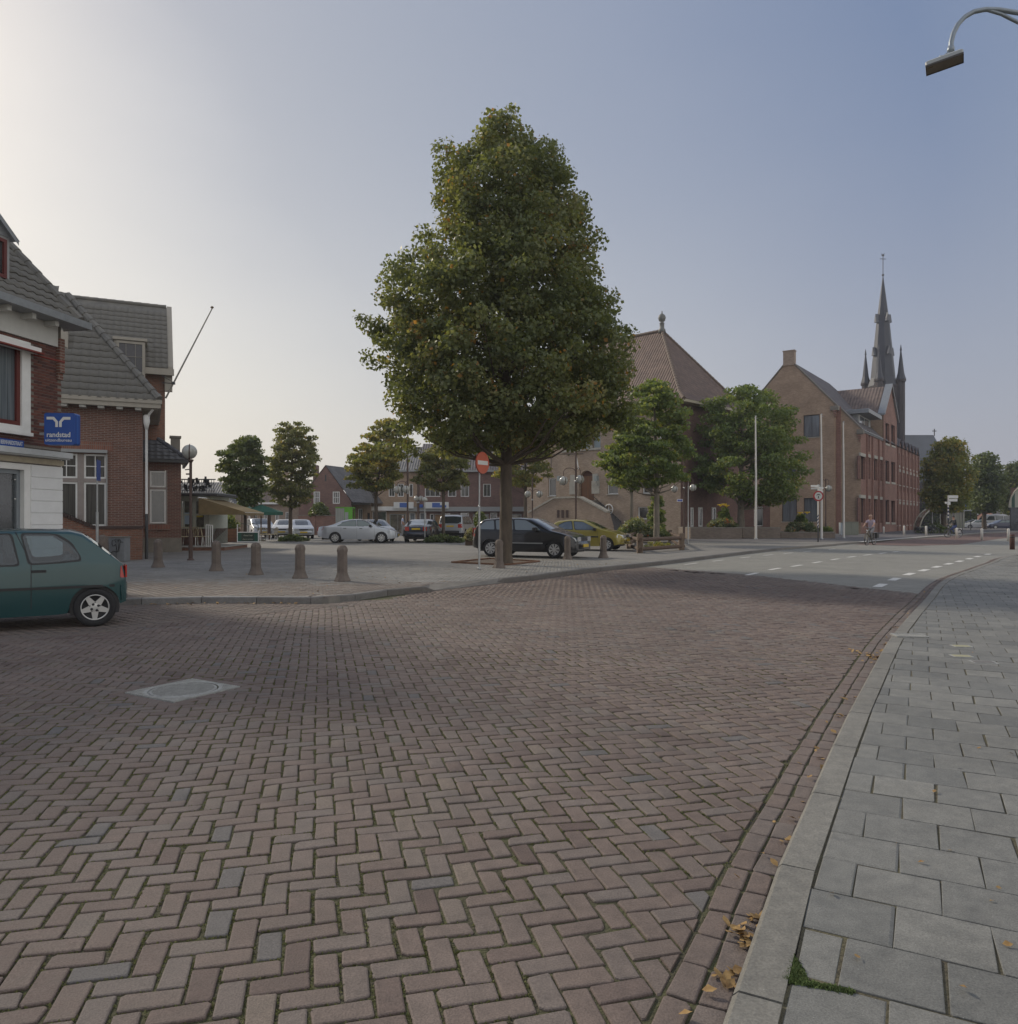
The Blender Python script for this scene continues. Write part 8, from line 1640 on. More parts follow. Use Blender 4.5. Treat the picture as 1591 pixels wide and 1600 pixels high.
def car(name, label, cat, loc, heading, P, col, group=None, style='cap', detail=True):
    """P: L, H, W, wheel radius r, axle positions xf, xr (x forward, 0 at rear bumper), top: roof line incl. bonnet (x,z), belt (x,z), sill, side windows, screens"""
    T = thing(name, label, cat, loc, heading, group); L, Wd, r, xf, xr = P['L'], P['W'], P['r'], P['xf'], P['xr']; hw = Wd / 2; belt, top = P['belt'], P['top']; ra = r * 1.17
    see = P.get('dense'); xs = sorted(set([round(v, 4) for v in np.linspace(.0, L, 130 if see else 56)] + [xf - ra, xf + ra, xr - ra, xr + ra] + [round(v, 4) for c in (xf, xr) for v in c + ra * np.cos(np.linspace(.12, pi - .12, 11))]))
    def wid(x, z):
        e = min(x, L - x); q = min(max(e / P.get('round', .42), 0), 1); pl = 1 - P.get('taper', .2) * (1 - q) ** 2.2; zb = ip(x, belt); zt = ip(x, top)
        if z <= zb: s = z / max(zb, .1); v = .955 + .045 * sin(min(s * 1.15, 1) * pi * .62) * 1.0 if s < .9 else .99 - .03 * (s - .9) * 10 * .5; v = .93 + .07 * sin(pi * (.18 + .62 * s))
        else: v = .93 + .07 * sin(pi * .8) - P.get('tumble', .3) * (z - zb) / max(hw, .1)
        return hw * pl * v
    def low(x):
        z = ip(x, P['sill'])
        for c in (xf, xr):
            d = abs(x - c)
            if d < ra: z = max(z, r + sqrt(max(ra * ra - d * d, 0)))
        return z
    NL, NU, NT = 7, (12 if see else 4), 4; V = []; 
    for x in xs:
        zl, zb, zt = low(x), ip(x, belt), ip(x, top); zt = max(zt, zb + .015); col_ = []
        for k in range(NL + 1): z = zl + (zb - zl) * k / NL; col_.append((x, wid(x, z), z))
        hgt_ = zt - zb; ro = min(.09, hgt_ * .35)
        for k in range(1, NU + 1): z = zb + (hgt_ - ro) * k / NU; col_.append((x, wid(x, z), z))
        we = wid(x, zb + hgt_ - ro)
        for k in range(1, NT + 1): a = k / NT; u = we * cos(a * pi / 2) ** .55 if a < 1 else 0; col_.append((x, u, zb + hgt_ - ro + ro * sin(a * pi / 2) ** .8))
        V.append(col_)
    nr = len(V[0]); mb = MB(); vs_ = [p for c in V for p in c] + [(p[0], -p[1], p[2]) for c in V for p in c]; o_ = len(V) * nr; fs = []
    for i in range(len(V) - 1):
        for k in range(nr - 1):
            a, b, c, d = i * nr + k, (i + 1) * nr + k, (i + 1) * nr + k + 1, i * nr + k + 1
            if see:
                q4 = [V[i][k], V[i + 1][k], V[i + 1][k + 1], V[i][k + 1]]; X4 = np.array([q[0] for q in q4]); Z4 = np.array([q[2] for q in q4])
                if k < NL + NU and any(inpoly(X4, Z4, w_).all() for w_ in P['win']): continue
                if k >= NL + NU + 1 and any(a_ + .04 < X4.min() and X4.max() < b_ - .04 for a_, b_ in (P['ws'], P['rw'])): continue
            fs.append((a, d, c, b)); fs.append((o_ + a, o_ + b, o_ + c, o_ + d))
    mb.add(vs_, fs, 0, True)
    for e in (0, len(V) - 1):
        for k in range(nr - 1): a, b, c, d = V[e][k], V[e][k + 1], (V[e][k + 1][0], -V[e][k + 1][1], V[e][k + 1][2]), (V[e][k][0], -V[e][k][1], V[e][k][2]); mb.add([a, b, c, d], [(0, 1, 2, 3) if e == 0 else (3, 2, 1, 0)], 0, True)
    mb.build('body', col, T)
    mb = MB(); mb.box(.25, L - .25, -hw * .8, hw * .8, .2, .42)
    for c in (xf, xr): mb.box(c - ra, c + ra, -hw * .9, hw * .9, .3, r + ra * .95) if False else mb.prism([(c + ra * .99 * cos(a), r + ra * .99 * sin(a)) for a in np.linspace(-.3, pi + .3, 16)], -hw * .93, hw * .93, M=Matrix(((1, 0, 0, 0), (0, 0, 1, 0), (0, 1, 0, 0), (0, 0, 0, 1))))
    mb.build('underbody', BLK, T)
    def sidepoly(pts, off, s): return [(x, s * (wid(x, z) + off), z) for x, z in pts]
    def roundp(pts, rad=.05, n=4):
        out = []; m_ = len(pts)
        for i in range(m_):
            p0, p1, p2 = np.array(pts[i - 1]), np.array(pts[i]), np.array(pts[(i + 1) % m_]); a = p0 - p1; b = p2 - p1; la, lb = np.linalg.norm(a), np.linalg.norm(b); q = min(rad, la * .45, lb * .45); s, e = p1 + a / la * q, p1 + b / lb * q
            for k in range(n + 1): t = k / n; out.append(tuple((1 - t) ** 2 * s + 2 * t * (1 - t) * p1 + t * t * e))
        return out
    for s in (1, -1):
        for wpts in P['win']:
            rp = roundp(wpts, .06); cx_, cz_ = np.mean([p[0] for p in rp]), np.mean([p[1] for p in rp]); big = [(cx_ + (x - cx_) * 1.0 + np.sign(x - cx_) * .025, cz_ + (z - cz_) + np.sign(z - cz_) * .022) for x, z in rp]
            mb = MB(); mb.add(sidepoly(big, .003, s), [tuple(range(len(big))) if s < 0 else tuple(reversed(range(len(big))))]); 
            if see:
                mb = MB(); small = [(cx_ + (x - cx_) - np.sign(x - cx_) * .022, cz_ + (z - cz_) - np.sign(z - cz_) * .022) for x, z in rp]; A_, B_ = sidepoly(big, .004, s), sidepoly(small, .004, s); nn_ = len(A_); mb.add(A_ + B_, [(k, (k + 1) % nn_, nn_ + (k + 1) % nn_, nn_ + k) for k in range(nn_)])
            o = mb.build('window_seal', TRIMB, T); mb = MB(); mb.add(sidepoly(rp, .007, s), [tuple(range(len(rp))) if s < 0 else tuple(reversed(range(len(rp))))]); mb.build('side_window', P.get('glass', CARGLASS), T)
        if detail:
            for xs_, z0, z1 in P.get('seams', []): mb = MB(); mb.tube(sidepoly([(xs_(z) if callable(xs_) else xs_, z) for z in np.linspace(z0, z1, 8)], .001, s), .005, 5); mb.build('door_seam', BLK, T)
            if 'strip' in P: a, b, z0, z1 = P['strip']; mb = MB(); n = 8; q = [(a + (b - a) * k / n, z0) for k in range(n + 1)] + [(b - (b - a) * k / n, z1) for k in range(n + 1)]; mb.add(sidepoly(q, .012, s), [(k, k + 1, 2 * n - k, 2 * n + 1 - k) if s < 0 else (2 * n + 1 - k, 2 * n - k, k + 1, k) for k in range(n)]); mb.build('rub_strip', P.get('stripm', TRIMB), T)
            for hx, hz in P.get('handles', []): y = s * (wid(hx, hz) + .012); mb = MB(); mb.bevbox(hx - .09, hx + .09, min(y, y - s * .02), max(y, y - s * .02), hz - .018, hz + .018, .005); mb.build('handle', P.get('handlem', TRIMB), T)
            if 'mirror' in P: mx_, mz = P['mirror']; y = s * (wid(mx_, mz) + .0); mb = MB(); mb.bevbox(mx_ - .05, mx_ + .09, min(y, y + s * .2), max(y, y + s * .2), mz - .02, mz + .11, .02); mb.build('mirror', TRIMB, T)
        tl = P['tail']; mb = MB(); q = roundp(tl, .03); 
        for off in (.006,): mb.add(sidepoly(q, off, s), [tuple(range(len(q))) if s < 0 else tuple(reversed(range(len(q))))])
        xb_ = -.012; y1 = s * wid(0.02, tl[0][1]); y0 = y1 - s * .24; zz = [p[1] for p in tl]; mb.box(min(xb_, .0), .01, min(y0, y1), max(y0, y1), min(zz), max(zz)); mb.build('tail_lamp', REDL, T)
        hd = P['head']; mb = MB(); q = roundp(hd, .03); mb.add(sidepoly(q, .008, s), [tuple(range(len(q))) if s < 0 else tuple(reversed(range(len(q))))]); zz = [p[1] for p in hd]; y1 = s * wid(L - .03, min(zz)); y0 = y1 - s * .34; mb.box(L - .0, L + .012, min(y0, y1), max(y0, y1), min(zz), max(zz) - .02); mb.build('headlight', CLR, T)
        for c in (xf, xr): wheel(T, c, s * (hw - .1), r, .175, s, style)
    # screens follow the roof line
    for nm, (xa, xb_) in (('windscreen', P['ws']), ('rear_window', P['rw'])):
        mb = MB(); n = 8; rows_ = []
        for k in range(n + 1):
            x = xa + (xb_ - xa) * k / n; z = ip(x, top); zb = ip(x, belt); w0 = wid(x, z - .07) * .93; nx = (ip(x + .02, top) - ip(x - .02, top)) / .04; nn = Vector((-nx, 0, 1)).normalized() * .012
            rows_.append([(x + nn.x, w0 * u, z - .055 * abs(u) ** 3 + nn.z) for u in (-1, -.6, -.2, .2, .6, 1)])
        for k in range(n):
            for j in range(5): mb.add([rows_[k][j], rows_[k + 1][j], rows_[k + 1][j + 1], rows_[k][j + 1]], [(0, 1, 2, 3)], 0, True)
        mb.build(nm, P.get('screen', CARGLASS), T)
    bz0, bz1 = P['bump']
    for e, nm in ((0, 'rear_bumper'), (1, 'front_bumper')):
        mb = MB(); n = 8; q = []
        for k in range(n + 1): u = -1 + 2 * k / n; xx = (-.06 + .13 * abs(u) ** 3) if e == 0 else (L + .06 - .13 * abs(u) ** 3); q.append((xx, u * wid(.08 if e == 0 else L - .08, bz0) * 1.01))
        for k in range(n):
            a, b = q[k], q[k + 1]; sx = .12 if e == 0 else -.12; mb.add([(a[0], a[1], bz0), (b[0], b[1], bz0), (b[0], b[1], bz1), (a[0], a[1], bz1), (a[0] + sx, a[1], bz1 + .01), (b[0] + sx, b[1], bz1 + .01), (a[0] + sx, a[1], bz0 - .02), (b[0] + sx, b[1], bz0 - .02)], [(0, 1, 2, 3), (3, 2, 5, 4), (6, 7, 1, 0)] if e == 1 else [(3, 2, 1, 0), (4, 5, 2, 3), (0, 1, 7, 6)], 0, True)
        mb.build(nm, P.get('bumpm', col), T)
    zp = P.get('platez', .66); mb = MB(); mb.box(-.03, .02, -.26, .26, zp, zp + .11); mb.box(L + .06, L + .085, -.26, .26, bz0 + .06, bz0 + .17); mb.build('number_plate', PLY, T)
    mb = MB(); mb.box(L - .02, L + .015, -.33, .33, bz1 + .03, bz1 + .14); mb.build('grille', TRIMB, T)
    return T
def place(wx, wy, heading, lx_, ly_):
    """origin so that the car-local point (lx_, ly_) lands on (wx, wy)"""
    c, s = cos(heading), sin(heading); return (wx - (lx_ * c - ly_ * s), wy - (lx_ * s + ly_ * c))
HATCH = dict(L=3.56, W=1.59, r=.277, xf=2.96, xr=.575, round=.36, taper=.17, tumble=.3, sill=[(0, .34), (.25, .26), (.9, .2), (2.6, .2), (3.3, .24), (3.56, .3)],
    belt=[(0, .62), (.04, .86), (.15, .88), (.6, .93), (1.5, .9), (2.6, .87), (3.2, .8), (3.56, .6)], top=[(0, .7), (.05, .9), (.28, 1.14), (.62, 1.31), (.85, 1.355), (1.4, 1.375), (2.0, 1.34), (2.35, 1.2), (2.72, .95), (3.1, .87), (3.45, .74), (3.56, .62)],
    win=[[(.62, .96), (.66, 1.06), (.98, 1.25), (1.24, 1.27), (1.36, .93), (1.0, .93)], [(1.47, .93), (1.36, 1.27), (1.95, 1.25), (2.35, 1.08), (2.52, .93)]],
    seams=[(lambda z: 1.40 - .0 * z if z < .9 else 1.40 - (z - .9) * .25, .3, 1.3), (lambda z: 2.55 + (z - .9) * -.1, .3, .93), ], strip=(.3, 3.2, .555, .6), handles=[(1.32, .8)], mirror=(2.42, .93), tail=[(.0, .63), (.0, .83), (.1, .84), (.11, .63)], head=[(3.3, .58), (3.56, .56), (3.54, .7), (3.34, .73)], ws=(2.05, 2.68), rw=(.1, .56), bump=(.36, .58), handlem=TRIMB)
rx, ry = gp(148, 978); o1 = place(rx, ry, R(180 + 32), .41, .70)
GRN_P = paint('dark_green', (.004, .05, .055), .2); 
HATCH['glass'] = mat('hatch_glass', (.09, .12, .135), .06, spec=1., coat=.9, noise=.25, nscale=1.5, col2=(.16, .2, .22))
HB = dict(HATCH, L=3.5, xr=.41, xf=2.8, dense=True, top=[(0, .7), (.03, .88), (.12, .97), (.34, 1.18), (.56, 1.36), (.72, 1.405), (1.3, 1.42), (1.9, 1.39), (2.3, 1.25), (2.7, .98), (3.1, .88), (3.4, .74), (3.5, .62)],
    belt=[(0, .62), (.04, .86), (.15, .9), (.6, .93), (1.5, .9), (2.6, .87), (3.2, .8), (3.5, .6)], win=[[(.6, .97), (.62, 1.06), (.74, 1.21), (.92, 1.33), (1.30, 1.335), (1.2, .93), (.95, .94)], [(1.34, .92), (1.44, 1.335), (2.1, 1.3), (2.42, 1.1), (2.62, .92)]],
    seams=[(lambda z: 1.19 if z < .93 else 1.19 + (z - .93) * .42, .3, 1.37), (lambda z: 2.6, .3, .93)], strip=(.16, 3.1, .565, .6), handles=[(1.1, .82)], tail=[(.0, .69), (.0, .86), (.075, .87), (.085, .69)], rw=(.14, .5), ws=(2.0, 2.62), round=.3, taper=.14)
HB['glass'] = HB['screen'] = CLEARG
G1 = car('green_hatchback', 'dark teal three-door hatchback with star alloy wheels, cut by the left edge', 'car', (*o1, 0), R(180 + 32), HB, GRN_P, style='star')
SEAT = mat('seat_grey', (.16, .17, .19), .9, noise=.15, nscale=8)
mb = MB(); mb.box(.2, 2.9, -.66, .66, .5, .56); mb.box(.12, .62, -.62, .62, .9, .93); mb.box(2.5, 2.9, -.64, .64, .56, .92); mb.build('interior_floor', INT, G1)
for sx in (1.62,):
    for sy in (-.34, .34): mb = MB(); mb.bevbox(sx - .1, sx + .06, sy - .24, sy + .24, .56, 1.12, .05); mb.bevbox(sx - .07, sx + .03, sy - .14, sy + .14, 1.14, 1.3, .04); mb.bevbox(sx, sx + .5, sy - .24, sy + .24, .56, .72, .04); mb.build('front_seat', SEAT, G1)
mb = MB(); mb.bevbox(.66, .8, -.6, .6, .56, 1.04, .05); mb.bevbox(.8, 1.25, -.6, .6, .56, .72, .04); mb.build('rear_seat', SEAT, G1)
mb = MB(); mb.tube([(2.3 + .16 * cos(t_) * .35, .34 + .17 * sin(t_), .98 + .17 * cos(t_)) for t_ in np.linspace(0, 2 * pi, 17)], .014, 5, caps=False); mb.build('steering_wheel', TRIMB, G1)
MPV = dict(L=4.4, W=1.72, r=.315, xf=3.55, xr=.88, round=.55, taper=.24, tumble=.26, sill=[(0, .4), (.3, .3), (1.2, .24), (3.2, .24), (4.1, .26), (4.4, .3)],
    belt=[(0, .7), (.05, .96), (.4, 1.0), (1.4, 1.0), (3.0, .97), (3.7, .86), (4.15, .76), (4.4, .62)], top=[(0, .78), (.06, 1.0), (.25, 1.28), (.5, 1.44), (1.1, 1.5), (2.0, 1.5), (2.5, 1.46), (2.9, 1.28), (3.35, 1.03), (3.8, .93), (4.2, .8), (4.4, .66)],
    win=[[(.42, 1.05), (.42, 1.2), (.62, 1.36), (.98, 1.4), (1.06, 1.04)], [(1.14, 1.04), (1.06, 1.4), (1.78, 1.42), (1.86, 1.03)], [(1.94, 1.03), (1.86, 1.42), (2.35, 1.39), (2.78, 1.18), (3.0, 1.02)]],
    seams=[(1.1, .32, 1.4), (1.9, .3, 1.42), (3.06, .32, .98)], strip=(.9, 3.1, .52, .56), stripm=GREYP, handles=[(1.35, .88), (2.15, .87)], mirror=(2.78, 1.02), tail=[(.0, .78), (.04, 1.08), (.2, 1.1), (.14, .76)], head=[(4.0, .66), (4.38, .62), (4.3, .76), (4.0, .8)], ws=(2.45, 3.28), rw=(.1, .46), bump=(.34, .62))
MPV['glass'] = mat('mpv_glass', (.22, .26, .27), .08, spec=1., coat=.9); MPV['screen'] = MATS['mpv_glass']
fx, fy = gp(867, 872, PZ); bx, by = xat(785, 30.6), 30.6; hd = R(-27); o_ = place(fx, fy, hd, MPV['xf'], -.78)
car('black_people_carrier', 'black five-door people carrier parked behind the lime tree', 'car', (*o_, PZ), hd, MPV, paint('black', (.012, .013, .016), .3))
COR = dict(HATCH); COR.update(L=3.75, W=1.62, xf=3.0, xr=.58, r=.285, top=[(0, .7), (.05, .92), (.3, 1.2), (.6, 1.36), (1.2, 1.43), (1.8, 1.41), (2.2, 1.26), (2.75, .98), (3.2, .88), (3.6, .74), (3.75, .62)], win=[[(.62, .98), (.7, 1.16), (1.0, 1.31), (1.28, 1.33), (1.38, .96)], [(1.5, .96), (1.4, 1.33), (1.85, 1.3), (2.3, 1.1), (2.52, .95)]], belt=[(0, .62), (.04, .88), (.6, .94), (1.5, .92), (2.6, .9), (3.3, .8), (3.75, .6)], ws=(1.95, 2.7), head=[(3.45, .6), (3.75, .58), (3.72, .72), (3.48, .76)], tail=[(0, .66), (0, .9), (.12, .9), (.12, .66)], strip=(1.0, 2.6, .6, .66), glass=mat('corsa_glass', (.06, .08, .1), .07, spec=1., coat=.9, noise=.2, nscale=2, col2=(.14, .17, .2)), stripm=TRIMB)
fx, fy = gp(949, 860.5, PZ); hd = R(-22); o_ = place(fx, fy, hd, COR['xf'], -.72)
car('yellow_hatchback', 'mustard yellow hatchback parked beyond the black people carrier', 'car', (*o_, PZ), hd, COR, paint('mustard', (.33, .27, .05), .3))
SAL = dict(L=4.73, W=1.81, r=.315, xf=3.82, xr=1.07, round=.6, taper=.26, tumble=.32, sill=[(0, .42), (.4, .3), (1.5, .22), (3.5, .22), (4.4, .25), (4.73, .3)],
    belt=[(0, .75), (.1, .94), (.5, .98), (1.5, .98), (3.1, .95), (3.9, .84), (4.4, .74), (4.73, .6)], top=[(0, .8), (.1, .99), (.6, 1.03), (.95, 1.14), (1.4, 1.34), (1.9, 1.43), (2.5, 1.44), (2.95, 1.34), (3.6, .98), (4.1, .87), (4.5, .76), (4.73, .62)],
    win=[[(1.18, 1.04), (1.5, 1.22), (1.9, 1.34), (2.28, 1.36), (2.32, 1.02)], [(2.4, 1.02), (2.36, 1.36), (2.75, 1.34), (3.1, 1.17), (3.3, 1.0)]],
    seams=[(1.42, .7, 1.0), (2.36, .3, 1.36), (3.4, .32, .96)], handles=[(1.65, .88), (2.6, .87)], mirror=(3.15, 1.0), tail=[(.0, .72), (.02, .93), (.42, .96), (.3, .78)], head=[(4.35, .62), (4.7, .6), (4.6, .74), (4.3, .78)], ws=(2.85, 3.5), rw=(.72, 1.4), bump=(.36, .64))
x0, y0 = gp(523.5, 849.5, PZ); x0 = xat(524, 45.5); hd = R(3.5); SAL['glass'] = mat('saloon_glass', (.05, .1, .1), .07, spec=1., coat=.9); o_ = place(x0, 45.5, hd, SAL['xr'], -.8)
car('silver_saloon', 'silver four-door saloon parked side-on across the square', 'car', (*o_, PZ), hd, SAL, paint('silver', (.42, .45, .49), .55))
WG = dict(HATCH); 
def at(px, Y): return (xat(px, Y), Y)
car('silver_estate', 'silver-grey car facing the camera behind the saloon bonnet', 'car', (*place(*at(600, 48.5), R(-62), 3.5, 0), PZ), R(-62), dict(COR, top=[(0, .8), (.05, 1.2), (.3, 1.4), (1.2, 1.43), (1.8, 1.41), (2.2, 1.26), (2.75, .98), (3.2, .88), (3.6, .74), (3.75, .62)]), paint('dull_silver', (.38, .38, .37), .4), detail=False)
car('dark_saloon', 'dark saloon seen from behind with pale rear window and yellow plate', 'car', (*place(*at(650, 46.5), R(86), 0, 0), PZ), R(86), dict(SAL, screen=mat('painted_reflection_screen', (.5, .54, .58), .2, coat=.8), platez=.78), paint('near_black_blue', (.012, .016, .028)), detail=False)  # pale screens: a reflection painted into the glass colour
JEEP = dict(L=4.5, W=1.78, r=.36, xf=3.6, xr=.85, round=.4, taper=.12, tumble=.2, sill=[(0, .5), (4.5, .45)], belt=[(0, .95), (.05, 1.05), (3.2, 1.05), (3.9, .98), (4.5, .75)], top=[(0, 1.05), (.04, 1.1), (.3, 1.66), (.5, 1.72), (2.4, 1.74), (2.8, 1.6), (3.2, 1.12), (3.9, 1.03), (4.5, .78)], win=[[(.35, 1.12), (.42, 1.56), (1.2, 1.6), (1.2, 1.1)], [(1.3, 1.1), (1.3, 1.6), (2.0, 1.6), (2.0, 1.1)], [(2.1, 1.1), (2.1, 1.6), (2.5, 1.58), (2.95, 1.12)]], seams=[], tail=[(0, .85), (0, 1.1), (.1, 1.1), (.1, .85)], head=[(4.2, .75), (4.5, .7), (4.5, .86), (4.2, .92)], ws=(2.85, 3.15), rw=(.06, .28), bump=(.45, .65), bumpm=TRIMB, platez=.9)
J = car('silver_off_roader', 'silver off-road estate with roof rails seen from behind', 'car', (*place(*at(703.5, 51.5), R(80), 0, 0), PZ), R(80), JEEP, paint('pale_silver', (.45, .48, .52), .4), detail=False)
for s in (-1, 1): mb = MB(); mb.tube([(.4, s * .62, 1.78), (2.4, s * .62, 1.8)], .025, 6); mb.build('roof_rail', WPAINT, J)
GC = 'white and silver cars parked behind the pale olive tree'
car('parked_car', 'silver hatchback with its front to the camera right of the pale olive tree trunk', 'car', (*place(*at(474, 55.5), R(-68), 3.5, 0), PZ), R(-68), COR, paint('ice_silver', (.5, .53, .57), .4), GC, detail=False)
car('parked_car', 'white car facing the camera between the brown post and the pale olive tree', 'car', (*place(*at(441, 57.5), R(-80), 3.5, 0), PZ), R(-80), COR, paint('white', (.6, .6, .6), 0), GC, detail=False)
car('parked_car', 'pale car partly hidden by the café board and parasol post', 'car', (*place(*at(411, 58), R(-60), 3.4, 0), PZ), R(-60), MPV | dict(glass=CARGLASS, screen=CARGLASS), paint('pale_blue_silver', (.4, .43, .48), .4), GC, detail=False)
GF = 'cars parked beyond the far crossing'
car('far_car', 'white saloon parked far off beyond the cyclists', 'car', (*place(*at(1528, 122), R(172), 2.3, 0), 0), R(172), SAL, MATS['paint_white'], GF, detail=False)
car('far_car', 'dark blue car parked far off nearest the striped conservatory', 'car', (*place(*at(1567, 116), R(176), 2.3, 0), 0), R(176), SAL, paint('navy', (.015, .02, .06)), GF, detail=False)
VAN = dict(JEEP); VAN.update(L=5.2, xf=4.3, xr=1.0, top=[(0, 1.2), (.04, 1.3), (.12, 2.2), (.3, 2.3), (4.0, 2.3), (4.4, 2.1), (4.9, 1.3), (5.2, .9)], belt=[(0, 1.1), (.05, 1.3), (4.6, 1.3), (5.2, .85)], sill=[(0, .4), (5.2, .38)], win=[[(.3, 1.4), (.3, 2.0), (1.6, 2.0), (1.6, 1.4)], [(1.75, 1.4), (1.75, 2.0), (2.9, 2.0), (2.9, 1.4)], [(3.1, 1.4), (3.1, 2.0), (3.9, 2.0), (4.4, 1.4)]], ws=(4.4, 4.85), rw=(.05, .12), head=[(4.9, .75), (5.2, .7), (5.2, .9), (4.9, .95)], tail=[(0, .9), (0, 1.3), (.1, 1.3), (.1, .9)])
car('far_van', 'white minibus with dark windows parked far off before the red house', 'van', (*place(*at(1555, 124), R(176), 2.6, 0), 0), R(176), VAN, MATS['paint_white'], GF, detail=False)
car('far_car', 'dark car half hidden by the white minibus', 'car', (*place(*at(1512, 128), R(170), 2.3, 0), 0), R(170), COR, paint('graphite', (.04, .045, .05)), GF, detail=False)
# ================================================= PEOPLE AND BICYCLES
def skin_body(name, joints, edges, m, parent, sub=2):
    """joints: {name: (x, y, z, radius)}; one continuous surface grown over the skeleton, root first"""
    keys = list(joints); me = bpy.data.meshes.new(name); me.from_pydata([joints[k][:3] for k in keys], [(keys.index(a), keys.index(b)) for a, b in edges], [])
    o = bpy.data.objects.new(name, me); COL.objects.link(o); md = o.modifiers.new('skin', 'SKIN'); md.use_smooth_shade = True
    sv = me.skin_vertices[0] if len(me.skin_vertices) else None
    if sv is None: return o
    for i, k in enumerate(keys): r = joints[k][3]; sv.data[i].radius = (r, r) if not isinstance(r, tuple) else r; sv.data[i].use_root = (i == 0)
    sb_ = o.modifiers.new('sub', 'SUBSURF'); sb_.levels = sb_.render_levels = sub
    dg = bpy.context.evaluated_depsgraph_get(); dg.update(); nm = bpy.data.meshes.new_from_object(o.evaluated_get(dg)); bpy.data.objects.remove(o)
    nm.materials.clear()
    for mm in (m if isinstance(m, list) else [m]): nm.materials.append(mm)
    q = bpy.data.objects.new(name, nm); COL.objects.link(q); q.parent = parent; return q
SKIN = mat('skin', (.42, .25, .18), .6); HAIRG = mat('grey_hair', (.3, .27, .24), .8); HAIRD = mat('dark_hair', (.04, .03, .025), .8)
def person(label, loc, rz, pose, shirt, trousers, hair, shoe, sleeve='short'):
    T = thing('person', label, 'person', loc, rz); J = pose
    E_ = [('pelvis', 'waist'), ('waist', 'chest'), ('chest', 'neck'), ('neck', 'headb'), ('headb', 'head'), ('head', 'crown')]
    for s in 'lr': E_ += [('chest', 'sh' + s), ('sh' + s, 'el' + s), ('el' + s, 'wr' + s), ('wr' + s, 'ha' + s), ('pelvis', 'hip' + s), ('hip' + s, 'kn' + s), ('kn' + s, 'an' + s), ('an' + s, 'toe' + s)]
    b = skin_body('body', J, E_, [SKIN, shirt, trousers, shoe], T)
    # clothing colours by nearest limb
    me = b.data; seg = [(np.array(J[a][:3]), np.array(J[c][:3]), a, c) for a, c in E_]
    for p in me.polygons:
        c = np.array(p.center); best = min(((np.linalg.norm(c - (A + (B - A) * np.clip(((c - A) @ (B - A)) / ((B - A) @ (B - A)), 0, 1))), a, d, np.clip(((c - A) @ (B - A)) / ((B - A) @ (B - A)), 0, 1)) for A, B, a, d in seg), key=lambda q: q[0]); _, a, d, t = best
        if a[:2] in ('pe', 'wa', 'ch') and d[:2] in ('wa', 'ch', 'sh'): mi = 1 if not (a == 'pelvis' and t < .3) else 2
        elif d[:2] in ('hi', 'kn', 'an'): mi = 2
        elif d[:3] == 'toe': mi = 3
        elif a[:2] == 'sh' : mi = 1 if (sleeve == 'long' or t < .62) else 0
        elif a[:2] == 'el': mi = 1 if sleeve == 'long' else 0
        elif d == 'neck': mi = 1 if t < .6 else 0
        else: mi = 0
        p.material_index = mi; p.use_smooth = True
    h = Vector(J['head'][:3]); f = Vector(J['face']).normalized() if 'face' in J else Vector((0, -1, 0)); f = Vector((0, -1, 0))
    mb = MB(); r = J['head'][3] * 1.08
    for i in range(7):
        for k in range(14):
            pass
    mb.lathe([(r * sin(pi * k / 8) * 1.0 + .002, r * .3 - r * cos(pi * k / 8) * .95) for k in range(3, 9)], 14, M=Matrix.Translation(h + Vector((0, .018, .015)))); mb.build('hair', hair, T)
    mb = MB(); mb.add([h + f * (r * .88) + Vector(v) for v in [(-.012, 0, -.02), (.012, 0, -.02), (0, -.026, -.016), (0, 0, .02)]], [(0, 1, 2), (1, 3, 2), (3, 0, 2)]); mb.build('nose', SKIN, T)
    mb = MB()
    for s in (-1, 1): mb.lathe([(.002, -.008), (.009, 0), (.002, .008)], 6, M=Matrix.Translation(h + f * (r * .86) + Vector((s * .034, 0, .012)))); 
    mb.build('eyes', BLK, T)
    mb = MB()
    for s in (-1, 1): mb.lathe([(.006, -.028), (.014, 0), (.006, .03)], 6, M=Matrix.Translation(h + Vector((s * r * .95, .01, -.005))))
    mb.build('ears', SKIN, T)
    mb = MB(); mb.box(h.x - .022, h.x + .022, h.y - r * .89, h.y - r * .86, h.z - .055, h.z - .047); mb.build('mouth', mat('lip', (.25, .09, .07), .6), T)
    for s in 'lr':
        wr, ha = Vector(J['wr' + s][:3]), Vector(J['ha' + s][:3]); d = (ha - wr).normalized(); sd_ = d.orthogonal().normalized()
        for k in range(4): mb = MB(); a = ha + sd_ * (.012 * (k - 1.5)) * 1.5; mb.tube([a, a + d * .035 + Vector((0, 0, -.008)), a + d * .05 + Vector((0, 0, -.03))], [.0085, .008, .006], 5); mb.build('finger', SKIN, T)
        mb = MB(); mb.tube([wr + d * .04, wr + d * .06 + sd_.cross(d) * .03, wr + d * .085 + sd_.cross(d) * .036], [.011, .01, .007], 5); mb.build('thumb', SKIN, T)
    return T
